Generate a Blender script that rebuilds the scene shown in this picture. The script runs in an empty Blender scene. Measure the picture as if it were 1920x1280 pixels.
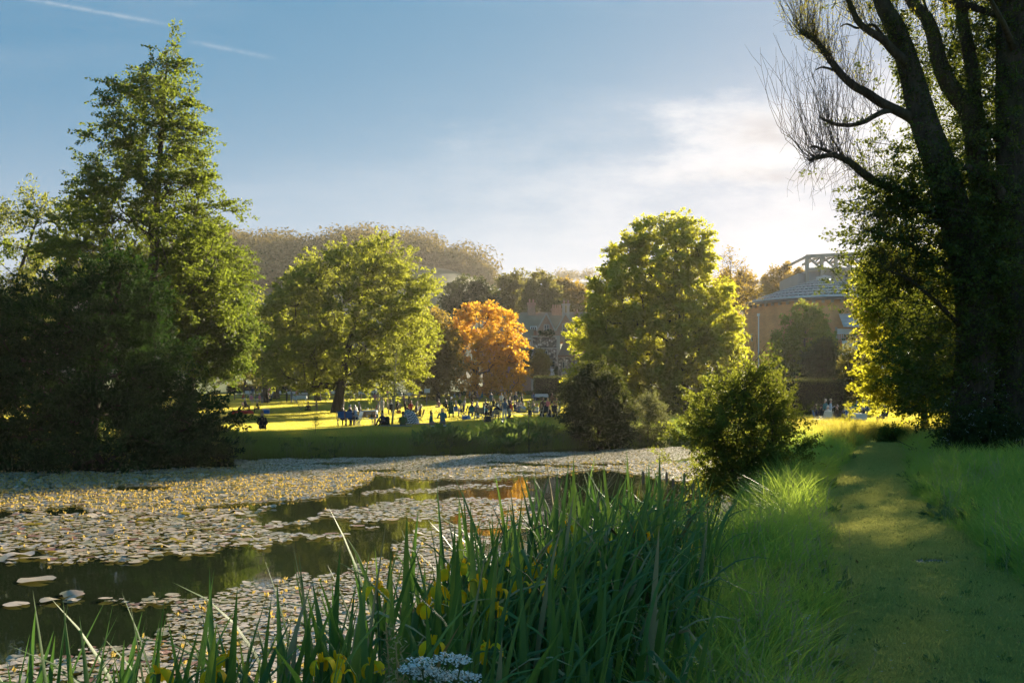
import bpy, bmesh, math, random
import numpy as np
from mathutils import Vector, Matrix, Euler

scene = bpy.context.scene
COL = scene.collection
R = math.radians
PI = math.pi
F = 1867.0            # focal length in photograph pixels (35 mm on a 36 mm wide frame)
HZ = 755.0            # horizon row
EYE = 1.7
WATER_Z = -0.7

# ------------------------------------------------------------------ camera
cam_d = bpy.data.cameras.new("camera")
cam = bpy.data.objects.new("camera", cam_d)
COL.objects.link(cam)
cam.location = (0, 0, EYE)
cam.rotation_euler = (R(90), 0, 0)
cam_d.sensor_width = 36.0
cam_d.lens = F / 1920 * 36.0
cam_d.shift_y = (HZ - 640) / 1920
cam_d.clip_start = 0.05
cam_d.clip_end = 6000
scene.camera = cam

# ------------------------------------------------------------------ light
SUN_AZ, SUN_EL = 23.4, 14.2      # degrees, azimuth clockwise from +Y
scene.view_settings.view_transform = 'Standard'
scene.view_settings.look = 'None'
scene.view_settings.gamma = 1
scene.view_settings.exposure = 2.36
scene.view_settings.use_curve_mapping = False
cy = scene.cycles
cy.max_bounces = 8
cy.diffuse_bounces = 5
cy.glossy_bounces = 3
cy.transmission_bounces = 5
cy.transparent_max_bounces = 6
cy.volume_bounces = 0
cy.caustics_reflective = False
cy.caustics_refractive = False
cy.sample_clamp_indirect = 6
cy.use_adaptive_sampling = True
cy.adaptive_threshold = 0.01
cy.use_denoising = True
cy.denoiser = 'OPENIMAGEDENOISE'
cy.denoising_prefilter = 'NONE'
scene.render.use_persistent_data = False

sun_d = bpy.data.lights.new("sun", 'SUN')
sun_d.energy = 4.0
sun_d.angle = R(1.0)
sun_d.color = (1.0, 0.86, 0.62)
sun = bpy.data.objects.new("sun", sun_d)
COL.objects.link(sun)
sv = Vector((math.sin(R(SUN_AZ)) * math.cos(R(SUN_EL)), math.cos(R(SUN_AZ)) * math.cos(R(SUN_EL)), math.sin(R(SUN_EL))))
sun.rotation_euler = (-sv).to_track_quat('-Z', 'Y').to_euler()
sun.location = sv * 300

HAZE_DENSITY = 0.00010
SKY_STRENGTH = 0.05
SKY_BASE = (0.35, 2.0, 3.75)
SKY_WHITE = (7.6, 7.9, 9.2)
SKY_SHOULDER = (3.0, 6.6, 4.6)
SKY_CURVE = (3.84, 2.14, 2.99)
world = bpy.data.worlds.new("World")
scene.world = world
world.use_nodes = True
wn, wl = world.node_tree.nodes, world.node_tree.links
wn.clear()
wo = wn.new('ShaderNodeOutputWorld')
bg = wn.new('ShaderNodeBackground')
bg.inputs['Strength'].default_value = SKY_STRENGTH
sky = wn.new('ShaderNodeTexSky')
sky.sky_type = 'NISHITA'
sky.sun_disc = False
sky.sun_elevation = R(SUN_EL)
sky.sun_rotation = R(SUN_AZ)
sky.altitude = 50
sky.air_density = 1.0
sky.dust_density = 0.5
sky.ozone_density = 2.5


def wmath(op, a, b=None, c=None, clamp=False):
    n = wn.new('ShaderNodeMath'); n.operation = op; n.use_clamp = clamp
    for i, v in enumerate((a, b, c)):
        if v is None: continue
        if isinstance(v, (int, float)): n.inputs[i].default_value = v
        else: wl.new(v, n.inputs[i])
    return n.outputs[0]


def wstep(v, a, b):
    n = wn.new('ShaderNodeMapRange'); n.interpolation_type = 'SMOOTHSTEP'
    wl.new(v, n.inputs[0])
    n.inputs[1].default_value = a; n.inputs[2].default_value = b
    n.inputs[3].default_value = 0; n.inputs[4].default_value = 1
    return n.outputs[0]


def wnoise(vec, scale, detail=6, rough=0.6, sc=(1, 1, 1), loc=(0, 0, 0)):
    m = wn.new('ShaderNodeMapping'); wl.new(vec, m.inputs[0])
    m.inputs['Scale'].default_value = sc; m.inputs['Location'].default_value = loc
    n = wn.new('ShaderNodeTexNoise'); wl.new(m.outputs[0], n.inputs['Vector'])
    n.inputs['Scale'].default_value = scale; n.inputs['Detail'].default_value = detail
    n.inputs['Roughness'].default_value = rough
    return n.outputs['Fac']


def wmix(fac, a, b):
    n = wn.new('ShaderNodeMix'); n.data_type = 'RGBA'
    if isinstance(fac, (int, float)): n.inputs[0].default_value = fac
    else: wl.new(fac, n.inputs[0])
    for s, v in ((6, a), (7, b)):
        if isinstance(v, tuple): n.inputs[s].default_value = (*v, 1)
        else: wl.new(v, n.inputs[s])
    return n.outputs[2]


tc = wn.new('ShaderNodeTexCoord')
gen = tc.outputs['Generated']
sep = wn.new('ShaderNodeSeparateXYZ'); wl.new(gen, sep.inputs[0])
fy = wmath('MAXIMUM', sep.outputs[1], 0.05)
u = wmath('DIVIDE', sep.outputs[0], fy)          # heading of a sky direction, tangent units
v = wmath('DIVIDE', sep.outputs[2], fy)          # height of a sky direction, tangent units
front = wstep(sep.outputs[1], 0.1, 0.3)
uvn = wn.new('ShaderNodeCombineXYZ'); wl.new(u, uvn.inputs[0]); wl.new(v, uvn.inputs[1])
uv = uvn.outputs[0]


def gauss(cu, cv, ru, rv, pw=1.0):
    a = wmath('POWER', wmath('ABSOLUTE', wmath('DIVIDE', wmath('SUBTRACT', u, cu), ru)), 2)
    b = wmath('POWER', wmath('ABSOLUTE', wmath('DIVIDE', wmath('SUBTRACT', v, cv), rv)), 2)
    return wmath('EXPONENT', wmath('MULTIPLY', wmath('ADD', a, b), -pw))


# clear evening blue, brightening towards the sun with a soft shoulder
srgb = wn.new('ShaderNodeSeparateXYZ'); wl.new(sky.outputs[0], srgb.inputs[0])
cbx = wn.new('ShaderNodeCombineXYZ')
for k_ in range(3):
    q_ = wmath('DIVIDE', srgb.outputs[k_], wmath('ADD', srgb.outputs[k_], SKY_SHOULDER[k_]))
    wl.new(wmath('MULTIPLY_ADD', wmath('POWER', q_, SKY_CURVE[k_]), SKY_WHITE[k_] - SKY_BASE[k_], SKY_BASE[k_]), cbx.inputs[k_])
skycol = cbx.outputs[0]
# cloud bank by the sun: bright body, grey undersides, feathered edge
n1 = wnoise(uv, 9, 8, 0.62, (1.0, 2.6, 1), (3.1, 0.7, 0))
n2 = wnoise(uv, 16, 8, 0.6, (0.8, 2.4, 1), (1.4, 2.2, 4))
bank = wmath('ADD', gauss(0.235, 0.262, 0.12, 0.048), gauss(0.44, 0.27, 0.16, 0.075))
cl = wmath('MULTIPLY', wstep(wmath('ADD', wmath('MULTIPLY', bank, 0.55), wmath('SUBTRACT', n1, 0.66)), 0.0, 0.5), front)
cl_soft = wmath('MULTIPLY', wmath('MULTIPLY', gauss(0.2, 0.2, 0.24, 0.075), wstep(n1, 0.3, 0.7)), 0.5)
thin = wmath('MULTIPLY', gauss(-0.04, 0.268, 0.055, 0.02), wstep(n2, 0.42, 0.72))
veil = wmath('MULTIPLY', wstep(wnoise(uv, 3.2, 6, 0.55, (0.5, 2.8, 1), (7.7, 0, 0)), 0.45, 0.8), wmath('MULTIPLY', wmath('SUBTRACT', 1, wstep(v, 0.5, 1.1)), 0.16))
grey = wmath('MULTIPLY', wmath('ADD', gauss(0.285, 0.228, 0.09, 0.010), gauss(0.262, 0.272, 0.05, 0.016)), wstep(n2, 0.3, 0.66))


def trail(x0, y0, x1, y1, w):
    a = ((x0 - 960) / F, (HZ - y0) / F); b = ((x1 - 960) / F, (HZ - y1) / F)
    L = math.hypot(b[0] - a[0], b[1] - a[1]); d = ((b[0] - a[0]) / L, (b[1] - a[1]) / L)
    du = wmath('SUBTRACT', u, a[0]); dv = wmath('SUBTRACT', v, a[1])
    t = wmath('DIVIDE', wmath('ADD', wmath('MULTIPLY', du, d[0]), wmath('MULTIPLY', dv, d[1])), L)
    s = wmath('ABSOLUTE', wmath('ADD', wmath('MULTIPLY', du, -d[1]), wmath('MULTIPLY', dv, d[0])))
    m = wmath('EXPONENT', wmath('MULTIPLY', wmath('POWER', wmath('DIVIDE', s, w), 2), -1))
    k = wmath('MULTIPLY', wstep(t, -0.25, 0.1), wmath('SUBTRACT', 1, wstep(t, 0.75, 1.05)))
    return wmath('MULTIPLY', wmath('MULTIPLY', m, k), wstep(wnoise(uv, 60, 4, 0.6), 0.2, 0.62))


tr = wmath('ADD', trail(-60, -22, 345, 52, 0.0019), wmath('MULTIPLY', trail(375, 82, 520, 111, 0.0021), 0.7))
CLOUD = (8.1, 8.1, 8.5)
low = wmath('MULTIPLY', wmath('EXPONENT', wmath('MULTIPLY', wmath('POWER', wmath('DIVIDE', sep.outputs[2], 0.172), 2), -1)), 0.78)
skycol = wmix(low, skycol, (7.2, 7.3, 8.2))
c = wmix(wmath('MINIMUM', wmath('ADD', cl_soft, wmath('MULTIPLY', veil, front)), 1), skycol, (8.0, 8.0, 8.5))
c = wmix(wmath('MULTIPLY', thin, 0.22), c, CLOUD)
c = wmix(wmath('MULTIPLY', cl, 0.8), c, CLOUD)
c = wmix(wmath('MULTIPLY', wmath('MULTIPLY', grey, 0.85), front), c, (4.8, 4.7, 5.1))
c = wmix(wmath('MULTIPLY', wmath('MULTIPLY', tr, 0.22), front), c, (9.0, 8.8, 8.6))
fin = wn.new('ShaderNodeVectorMath'); fin.operation = 'SCALE'; fin.inputs['Scale'].default_value = 0.42; wl.new(c, fin.inputs[0])
wl.new(fin.outputs[0], bg.inputs['Color'])
wl.new(bg.outputs[0], wo.inputs['Surface'])

# ------------------------------------------------------------------ helpers


def at(px, py, Y):
    return np.array(((px - 960) / F * Y, Y, EYE - (py - HZ) / F * Y))


def sstep(a, b, x):
    t = np.clip((np.asarray(x, float) - a) / (b - a), 0, 1)
    return t * t * (3 - 2 * t)


def nrm(a):
    a = np.asarray(a, float)
    return a / np.maximum(np.linalg.norm(a, axis=-1, keepdims=True), 1e-9)


class MB:
    """collects vertices and faces and links them as one mesh object"""
    def __init__(self):
        self.v, self.f, self.n = [], [], 0

    def add(self, V, Fc, mi=0):
        V = np.asarray(V, float).reshape(-1, 3)
        Fc = np.asarray(Fc, np.int64)
        self.v.append(V); self.f.append((Fc + self.n, mi)); self.n += len(V)
        return self

    def box(self, c, s, rz=0.0, mi=0, M=None):
        x, y, z = s[0] / 2, s[1] / 2, s[2] / 2
        V = np.array([(-x, -y, -z), (x, -y, -z), (x, y, -z), (-x, y, -z), (-x, -y, z), (x, -y, z), (x, y, z), (-x, y, z)])
        if rz:
            ca, sa = math.cos(rz), math.sin(rz)
            V = V @ np.array(((ca, sa, 0), (-sa, ca, 0), (0, 0, 1)))
        if M is not None: V = V @ np.asarray(M).T
        self.add(V + np.asarray(c, float), [(0, 3, 2, 1), (4, 5, 6, 7), (0, 1, 5, 4), (1, 2, 6, 5), (2, 3, 7, 6), (3, 0, 4, 7)], mi)
        return self

    def beam(self, a, b, w, h=None, mi=0):
        """square bar from a to b"""
        a, b = np.asarray(a, float), np.asarray(b, float)
        h = h or w
        d = nrm(b - a); up = np.array((0, 0, 1.0)) if abs(d[2]) < 0.95 else np.array((0, 1.0, 0))
        s = nrm(np.cross(d, up)); t = np.cross(s, d)
        V = [p + s * sx * w / 2 + t * sy * h / 2 for p in (a, b) for sx, sy in ((-1, -1), (1, -1), (1, 1), (-1, 1))]
        self.add(V, [(0, 1, 2, 3), (7, 6, 5, 4), (0, 4, 5, 1), (1, 5, 6, 2), (2, 6, 7, 3), (3, 7, 4, 0)], mi)
        return self

    def tube(self, P, r, sides=6, cap=True, mi=0, wob=0.0):
        P = np.asarray(P, float); n = len(P)
        r = np.broadcast_to(np.asarray(r, float), (n,))
        T = np.gradient(P, axis=0); T = nrm(T)
        up = np.array((0.0, 0, 1)) if abs(T[0][2]) < 0.9 else np.array((0.0, 1, 0))
        A = nrm(np.cross(T, up)); B = np.cross(T, A)
        an = np.linspace(0, 2 * PI, sides, endpoint=False)
        rr = r[:, None] * np.ones(sides)
        if wob: rr = rr * (1 + wob * np.sin(an * 3 + P[:, 2:3] * 1.3) + wob * .6 * np.sin(an * 5 - P[:, 2:3] * 2.1))
        V = P[:, None] + rr[..., None] * (np.cos(an)[None, :, None] * A[:, None] + np.sin(an)[None, :, None] * B[:, None])
        i = np.arange(n - 1)[:, None] * sides; j = np.arange(sides)[None]; k = (j + 1) % sides
        Q = np.stack([i + j, i + k, i + sides + k, i + sides + j], -1).reshape(-1, 4)
        base = self.n
        self.add(V.reshape(-1, 3), Q, mi)
        if cap and sides > 2:
            self.f.append((np.array([base + np.arange(sides)[::-1]]), mi))
            self.f.append((np.array([base + (n - 1) * sides + np.arange(sides)]), mi))
        return self

    def lathe(self, prof, c=(0, 0, 0), sides=16, mi=0, a0=0, a1=2 * PI):
        prof = np.asarray(prof, float); full = abs(a1 - a0 - 2 * PI) < 1e-6
        an = np.linspace(a0, a1, sides, endpoint=not full); m = len(an)
        V = np.stack([prof[:, 0:1] * np.cos(an), prof[:, 0:1] * np.sin(an), prof[:, 1:2] * np.ones(m)], -1)
        i = np.arange(len(prof) - 1)[:, None] * m
        j = np.arange(m if full else m - 1)[None]; k = (j + 1) % m
        Q = np.stack([i + j, i + k, i + m + k, i + m + j], -1).reshape(-1, 4)
        self.add(V.reshape(-1, 3) + np.asarray(c, float), Q, mi)
        return self

    def prism(self, poly, a, b, mi=0):
        """closed outline (list of 3-D points) swept from offset a to offset b"""
        poly = np.asarray(poly, float); n = len(poly)
        V = np.concatenate([poly + np.asarray(a, float), poly + np.asarray(b, float)])
        base = self.n
        j = np.arange(n); k = (j + 1) % n
        self.add(V, np.stack([j, k, n + k, n + j], -1), mi)
        self.f.append((np.array([base + np.arange(n)[::-1]]), mi))
        self.f.append((np.array([base + n + np.arange(n)]), mi))
        return self

    def mesh(self, name, mats, smooth=False):
        me = bpy.data.meshes.new(name)
        V = np.concatenate(self.v) if self.v else np.zeros((0, 3))
        me.vertices.add(len(V)); me.vertices.foreach_set('co', V.astype(np.float32).ravel())
        loops, starts, mis, pos = [], [], [], 0
        for Fc, mi in self.f:
            m, k = Fc.shape
            loops.append(Fc.ravel()); starts.append(pos + np.arange(m) * k); pos += m * k
            mis.append(np.full(m, mi))
        if loops:
            L = np.concatenate(loops); S = np.concatenate(starts)
            me.loops.add(len(L)); me.loops.foreach_set('vertex_index', L.astype(np.int32))
            me.polygons.add(len(S)); me.polygons.foreach_set('loop_start', S.astype(np.int32))
            me.polygons.foreach_set('material_index', np.concatenate(mis).astype(np.int32))
            me.polygons.foreach_set('use_smooth', np.full(len(S), smooth))
        for m in (mats if isinstance(mats, (list, tuple)) else [mats]):
            me.materials.append(m)
        me.update(calc_edges=True)
        me.validate()
        return me

    def build(self, name, mats, parent=None, smooth=False, kind=None, label=None):
        o = bpy.data.objects.new(name, self.mesh(name, mats, smooth))
        COL.objects.link(o)
        if parent is not None: o.parent = parent
        if kind: o['kind'] = kind
        if label: o['label'] = label
        return o


def tag(o, label=None, cat=None, group=None, kind=None):
    if label: o['label'] = label
    if cat: o['category'] = cat
    if group: o['group'] = group
    if kind: o['kind'] = kind
    return o


def thing(name, label, cat, loc=(0, 0, 0), rz=0.0, group=None):
    o = bpy.data.objects.new(name, None)
    COL.objects.link(o)
    o.empty_display_size = 0.3
    o.location = loc; o.rotation_euler = (0, 0, rz)
    return tag(o, label, cat, group)


def copy_tree(o, parent=None):
    c = o.copy(); COL.objects.link(c)
    if parent is not None: c.parent = parent
    for ch in list(o.children): copy_tree(ch, c)
    return c


# ------------------------------------------------------------------ materials
_M = {}


def new_mat(name):
    m = bpy.data.materials.new(name); m.use_nodes = True
    nt = m.node_tree; nt.nodes.clear()
    out = nt.nodes.new('ShaderNodeOutputMaterial')
    return m, nt, out


def nmix(nt, fac, a, b, blend='MIX'):
    n = nt.nodes.new('ShaderNodeMix'); n.data_type = 'RGBA'; n.blend_type = blend
    if isinstance(fac, (int, float)): n.inputs[0].default_value = fac
    else: nt.links.new(fac, n.inputs[0])
    for s, vv in ((6, a), (7, b)):
        if isinstance(vv, tuple): n.inputs[s].default_value = (*vv[:3], 1)
        else: nt.links.new(vv, n.inputs[s])
    return n.outputs[2]


def nnoise(nt, scale, detail=4, rough=0.6, coord='Object', sc=(1, 1, 1), out='Fac'):
    t = nt.nodes.new('ShaderNodeTexCoord'); mp = nt.nodes.new('ShaderNodeMapping')
    mp.inputs['Scale'].default_value = sc
    nt.links.new(t.outputs[coord], mp.inputs[0])
    n = nt.nodes.new('ShaderNodeTexNoise'); nt.links.new(mp.outputs[0], n.inputs['Vector'])
    n.inputs['Scale'].default_value = scale; n.inputs['Detail'].default_value = detail; n.inputs['Roughness'].default_value = rough
    return n.outputs[out]


def nramp(nt, fac, stops):
    n = nt.nodes.new('ShaderNodeValToRGB'); nt.links.new(fac, n.inputs[0])
    while len(n.color_ramp.elements) < len(stops): n.color_ramp.elements.new(0.5)
    for e, (p, c_) in zip(n.color_ramp.elements, stops):
        e.position = p; e.color = (*c_, 1) if isinstance(c_, tuple) else (c_, c_, c_, 1)
    return n.outputs[0]


def principled(nt, out, col, rough=0.6, spec=0.5, metal=0.0, bump=None, bs=0.3, bd=0.02):
    p = nt.nodes.new('ShaderNodeBsdfPrincipled')
    if isinstance(col, tuple): p.inputs['Base Color'].default_value = (*col[:3], 1)
    else: nt.links.new(col, p.inputs['Base Color'])
    p.inputs['Roughness'].default_value = rough
    p.inputs['Specular IOR Level'].default_value = spec
    p.inputs['Metallic'].default_value = metal
    if bump is not None:
        b = nt.nodes.new('ShaderNodeBump'); nt.links.new(bump, b.inputs['Height'])
        b.inputs['Strength'].default_value = bs; b.inputs['Distance'].default_value = bd
        nt.links.new(b.outputs[0], p.inputs['Normal'])
    nt.links.new(p.outputs[0], out.inputs['Surface'])
    return p


def plain(name, col, rough=0.7, spec=0.4, metal=0.0, var=0.25, scale=6.0):
    """a painted, woven or wooden surface with mild blotches"""
    key = (name,)
    if key in _M: return _M[key]
    m, nt, out = new_mat(name)
    n = nnoise(nt, scale, 4)
    lo = tuple(x * (1 - var) for x in col); hi = tuple(min(1, x * (1 + var)) for x in col)
    principled(nt, out, nmix(nt, n, lo, hi), rough, spec, metal)
    _M[key] = m
    return m


def leaf_mat(name, c1, c2, tr, tmix=0.45, rough=0.45, spec=0.35, patch=0.35, c3=None):
    """thin leaf: every leaf its own shade between c1 and c2, part of the light passes through"""
    m, nt, out = new_mat(name)
    g = nt.nodes.new('ShaderNodeNewGeometry')
    col = nmix(nt, g.outputs['Random Per Island'], c1, c2)
    pn = nramp(nt, nnoise(nt, patch, 3, 0.6), [(0.38, (0.62, 0.68, 0.62)), (0.62, (1.2, 1.15, 1.0))])
    col = nmix(nt, 0.8, col, pn, 'MULTIPLY')
    if c3 is not None:
        th = nt.nodes.new('ShaderNodeMath'); th.operation = 'GREATER_THAN'; th.inputs[1].default_value = 0.93
        nt.links.new(g.outputs['Random Per Island'], th.inputs[0])
        col = nmix(nt, th.outputs[0], col, c3)
    p = nt.nodes.new('ShaderNodeBsdfPrincipled')
    nt.links.new(col, p.inputs['Base Color'])
    p.inputs['Roughness'].default_value = min(.8, rough + .15); p.inputs['Specular IOR Level'].default_value = spec * .6
    t = nt.nodes.new('ShaderNodeBsdfTranslucent')
    tcol = nmix(nt, g.outputs['Random Per Island'], tuple(x * 0.75 for x in tr), tr)
    nt.links.new(tcol, t.inputs['Color'])
    mx = nt.nodes.new('ShaderNodeMixShader'); mx.inputs[0].default_value = tmix
    nt.links.new(p.outputs[0], mx.inputs[1]); nt.links.new(t.outputs[0], mx.inputs[2])
    nt.links.new(mx.outputs[0], out.inputs['Surface'])
    return m


def bark_mat(name, c1, c2, scale=9.0):
    m, nt, out = new_mat(name)
    n = nnoise(nt, scale, 6, 0.7, 'Object', (1, 1, 0.22))
    n2 = nnoise(nt, scale * 0.25, 3, 0.5)
    col = nmix(nt, nramp(nt, n, [(0.32, (0, 0, 0)), (0.68, (1, 1, 1))]), c1, c2)
    col = nmix(nt, nramp(nt, n2, [(0.45, (0, 0, 0)), (0.75, (.5, .5, .5))]), col, (0.06, 0.075, 0.03))
    principled(nt, out, col, 0.9, 0.2, 0, n, 0.9, 0.06)
    return m


BARK = bark_mat("bark", (0.035, 0.027, 0.018), (0.13, 0.10, 0.07))
BARK_DARK = bark_mat("dark_bark", (0.02, 0.016, 0.011), (0.10, 0.078, 0.055), 6.0)
# ------------------------------------------------------------------ ground, water, hills
POND = np.array([(-60, 3.8), (-14, 3.5), (-4, 3.7), (-1.6, 4.2), (-1.0, 5.3), (-0.6, 7.0), (0.0, 9.0), (0.9, 10.8), (2.3, 12.0), (3.0, 14.5),
                 (3.9, 19), (5.4, 26), (7.4, 34), (9.8, 43), (12.5, 52), (16, 61), (19, 67), (17.5, 68.5), (12.5, 63), (9, 58.5), (6, 55.2),
                 (3, 52.6), (0, 49.2), (-5, 46), (-11, 43), (-16, 40.5), (-25, 38.5), (-60, 37)], float)
LAWN_Y = np.array([0, 30, 42, 45, 52, 60, 76, 98, 115, 128, 150, 180, 250, 320, 420, 3000], float)
LAWN_PX = np.array([0, 0, 0, 0, 0, 0, 792, 775, 764, 757, 748, 738, 722, 0, 0, 0], float)
LAWN_Z = np.array([0, 0, 0.05, 0.10, 0.14, 0.17, 0.19, 0.65, 1.145, 1.56, 2.26, 3.34, 6.1, 10, 18, 40], float)


def pond_d(x, y):
    """signed distance to the shore, positive on the water"""
    x = np.asarray(x, float); y = np.asarray(y, float)
    d = np.full(np.broadcast(x, y).shape, 1e9); ins = np.zeros(d.shape, bool)
    for a, b in zip(POND, np.roll(POND, -1, 0)):
        ab = b - a
        t = np.clip(((x - a[0]) * ab[0] + (y - a[1]) * ab[1]) / (ab @ ab), 0, 1)
        d = np.minimum(d, np.hypot(x - a[0] - t * ab[0], y - a[1] - t * ab[1]))
        cr = (a[1] > y) != (b[1] > y)
        with np.errstate(divide='ignore', invalid='ignore'):
            xi = a[0] + (y - a[1]) * ab[0] / (ab[1] if ab[1] != 0 else 1e-9)
        ins ^= cr & (x < xi)
    return np.where(ins, d, -d)


PATH_Y = np.array([-6, 0, 3, 6, 10.4, 15, 21.9, 30, 38, 43, 47, 52, 60], float)
PATH_XL = np.array([0.7, 0.9, 1.25, 1.97, 3.36, 4.75, 7.06, 10.3, 13.3, 15.4, 17.6, 20.6, 25.5], float)
PATH_W = np.array([1.6, 1.6, 1.6, 1.6, 1.62, 1.55, 1.5, 1.5, 1.5, 1.5, 1.45, 1.4, 1.4], float)


def path_x(y):
    return np.interp(y, PATH_Y, PATH_XL), np.interp(y, PATH_Y, PATH_W)


def path_d(x, y):
    """distance inside the mown path (positive inside)"""
    xl, w = path_x(y)
    wob = 0.10 * np.sin(y * 1.7) + 0.07 * np.sin(y * 4.1 + 1)
    return np.where((y > -6) & (y < 58), np.minimum(x - xl - wob, xl + w + wob * 0.7 - x), -9)


HILL_PX = np.array([-900, -400, 0, 300, 450, 520, 600, 700, 800, 850, 890, 930, 980, 1100, 1400, 2400], float)
HILL_PY = np.array([640, 600, 540, 520, 506, 502, 499, 492, 492, 500, 520, 548, 580, 640, 680, 700], float)


def gz(x, y):
    """height of the ground"""
    x = np.asarray(x, float); y = np.asarray(y, float)
    b = np.interp(y, LAWN_Y, LAWN_Z)
    b = b + 0.05 * np.sin(x * 0.35 + 1) * np.sin(y * 0.27) * sstep(6, 20, np.abs(y) + 6)
    b = b + sstep(16, 30, x - 0.36 * np.maximum(y - 30, 0)) * 0.25 * sstep(10, 25, y)
    b = b + 0.10 * sstep(1.5, 5, x - path_x(y)[0]) * sstep(0, 6, y) * (1 - sstep(40, 55, y))
    # wooded hill beyond the park
    px = 960 + F * x / np.maximum(y, 60)
    hp = np.interp(px, HILL_PX, HILL_PY)
    crest = EYE + (HZ - hp) / F * 600 + 3 * np.sin(x * 0.03) + 2 * np.sin(x * 0.071 + 1)
    up = sstep(290, 600, y)
    h = b * (1 - up) + crest * up
    h = np.where(y > 600, crest - (y - 600) * 0.10, h)
    far = EYE + (HZ - 552) / F * 1000 + 10 * np.sin(x * 0.006 + 0.5) + 4 * np.sin(x * 0.02)
    u2 = sstep(700, 1000, y)
    h = np.where(y > 700, np.maximum(h, h * (1 - u2) + far * u2), h)
    h = np.where(y > 1000, h - (y - 1000) * 0.16, h)
    b = np.where(y > 290, np.maximum(h, 2), b)
    d = pond_d(x, y)
    wb = np.where(y > 30, 2.1, 1.25)
    t = sstep(0, 1, (d + wb) / wb)
    z = b * (1 - t) + WATER_Z * t
    z = np.where(d > 0, WATER_Z - 1.1 * sstep(-0.2, 2.0, d), z)
    return z


def axis_pts(segs):
    out = []
    for a, b, s in segs:
        out.append(np.arange(a, b, s))
    out.append(np.array([segs[-1][1]]))
    return np.concatenate(out)


def ground_mat():
    m, nt, out = new_mat("grass_ground")
    n1 = nnoise(nt, 0.35, 5, 0.6); n2 = nnoise(nt, 7.0, 6, 0.7); n3 = nnoise(nt, 42.0, 3, 0.7)
    col = nmix(nt, nramp(nt, n1, [(0.35, (0, 0, 0)), (0.65, (1, 1, 1))]), (0.075, 0.12, 0.026), (0.13, 0.16, 0.04))
    col = nmix(nt, nramp(nt, n2, [(0.35, (0, 0, 0)), (0.75, (.8, .8, .8))]), col, (0.03, 0.04, 0.014))
    ad = nt.nodes.new('ShaderNodeMath'); ad.operation = 'ADD'; nt.links.new(n2, ad.inputs[0]); nt.links.new(n3, ad.inputs[1])
    p = principled(nt, out, col, 0.95, 0.15, 0, ad.outputs[0], 1.0, 0.05)
    return m


def hill_mat():
    m, nt, out = new_mat("hill_pasture")
    n1 = nnoise(nt, 0.02, 5, 0.6); n2 = nnoise(nt, 0.3, 5, 0.7)
    col = nmix(nt, nramp(nt, n1, [(0.35, (0, 0, 0)), (0.62, (1, 1, 1))]), (0.10, 0.12, 0.04), (0.20, 0.17, 0.10))
    col = nmix(nt, nramp(nt, n2, [(0.4, (0, 0, 0)), (0.7, (.6, .6, .6))]), col, (0.10, 0.11, 0.04))
    principled(nt, out, col, 1.0, 0.1)
    return m


def grid_sheet(xs, ys, zf, name, mat, smooth=True):
    X, Y = np.meshgrid(xs, ys)
    Z = zf(X, Y)
    nx, ny = len(xs), len(ys)
    i = np.arange(ny - 1)[:, None] * nx; j = np.arange(nx - 1)[None]
    Q = np.stack([i + j, i + j + 1, i + nx + j + 1, i + nx + j], -1).reshape(-1, 4)
    return MB().add(np.stack([X, Y, Z], -1).reshape(-1, 3), Q).build(name, mat, smooth=smooth)


gx = axis_pts([(-900, -200, 50), (-200, -64, 8), (-64, -20, 1.2), (-20, -8, 0.6), (-8, 14, 0.25), (14, 34, 0.7), (34, 90, 2.5), (90, 250, 10), (250, 900, 50)])
gy = axis_pts([(-30, -6, 2), (-6, 1, 0.5), (1, 16, 0.25), (16, 40, 0.5), (40, 76, 0.6), (76, 160, 3), (160, 300, 7)])
ground = tag(grid_sheet(gx, gy, gz, "ground", ground_mat()), kind='structure')
gy2 = axis_pts([(300, 1000, 14), (1000, 1500, 50)])
hill = tag(grid_sheet(axis_pts([(-900, -420, 30), (-420, 420, 8), (420, 900, 30)]), gy2, gz, "hill", hill_mat()), kind='structure')


def path_mat():
    m, nt, out = new_mat("mown_grass_path")
    n1 = nnoise(nt, 1.2, 5, 0.65); n2 = nnoise(nt, 26, 5, 0.75)
    col = nmix(nt, nramp(nt, n1, [(0.38, (0, 0, 0)), (0.6, (1, 1, 1))]), (0.22, 0.25, 0.06), (0.36, 0.33, 0.13))
    col = nmix(nt, nramp(nt, n2, [(0.38, (0, 0, 0)), (0.72, (.9, .9, .9))]), col, (0.13, 0.12, 0.07))
    principled(nt, out, col, 0.95, 0.15, 0, n2, 0.9, 0.03)
    return m


ys_p = axis_pts([(-6, 50, 0.25)])
t_p = np.linspace(0, 1, 9)
xl, w = path_x(ys_p)
PX = xl[:, None] - 0.05 + (w[:, None] + 0.1) * t_p[None]
PY = np.repeat(ys_p[:, None], 9, 1)
PZ = gz(PX, PY) + 0.012
i = np.arange(len(ys_p) - 1)[:, None] * 9; j = np.arange(8)[None]
path = MB().add(np.stack([PX, PY, PZ], -1).reshape(-1, 3), np.stack([i + j, i + j + 1, i + 10 + j, i + 9 + j], -1).reshape(-1, 4)).build("path", path_mat(), smooth=True)
tag(path, kind='structure')
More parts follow.
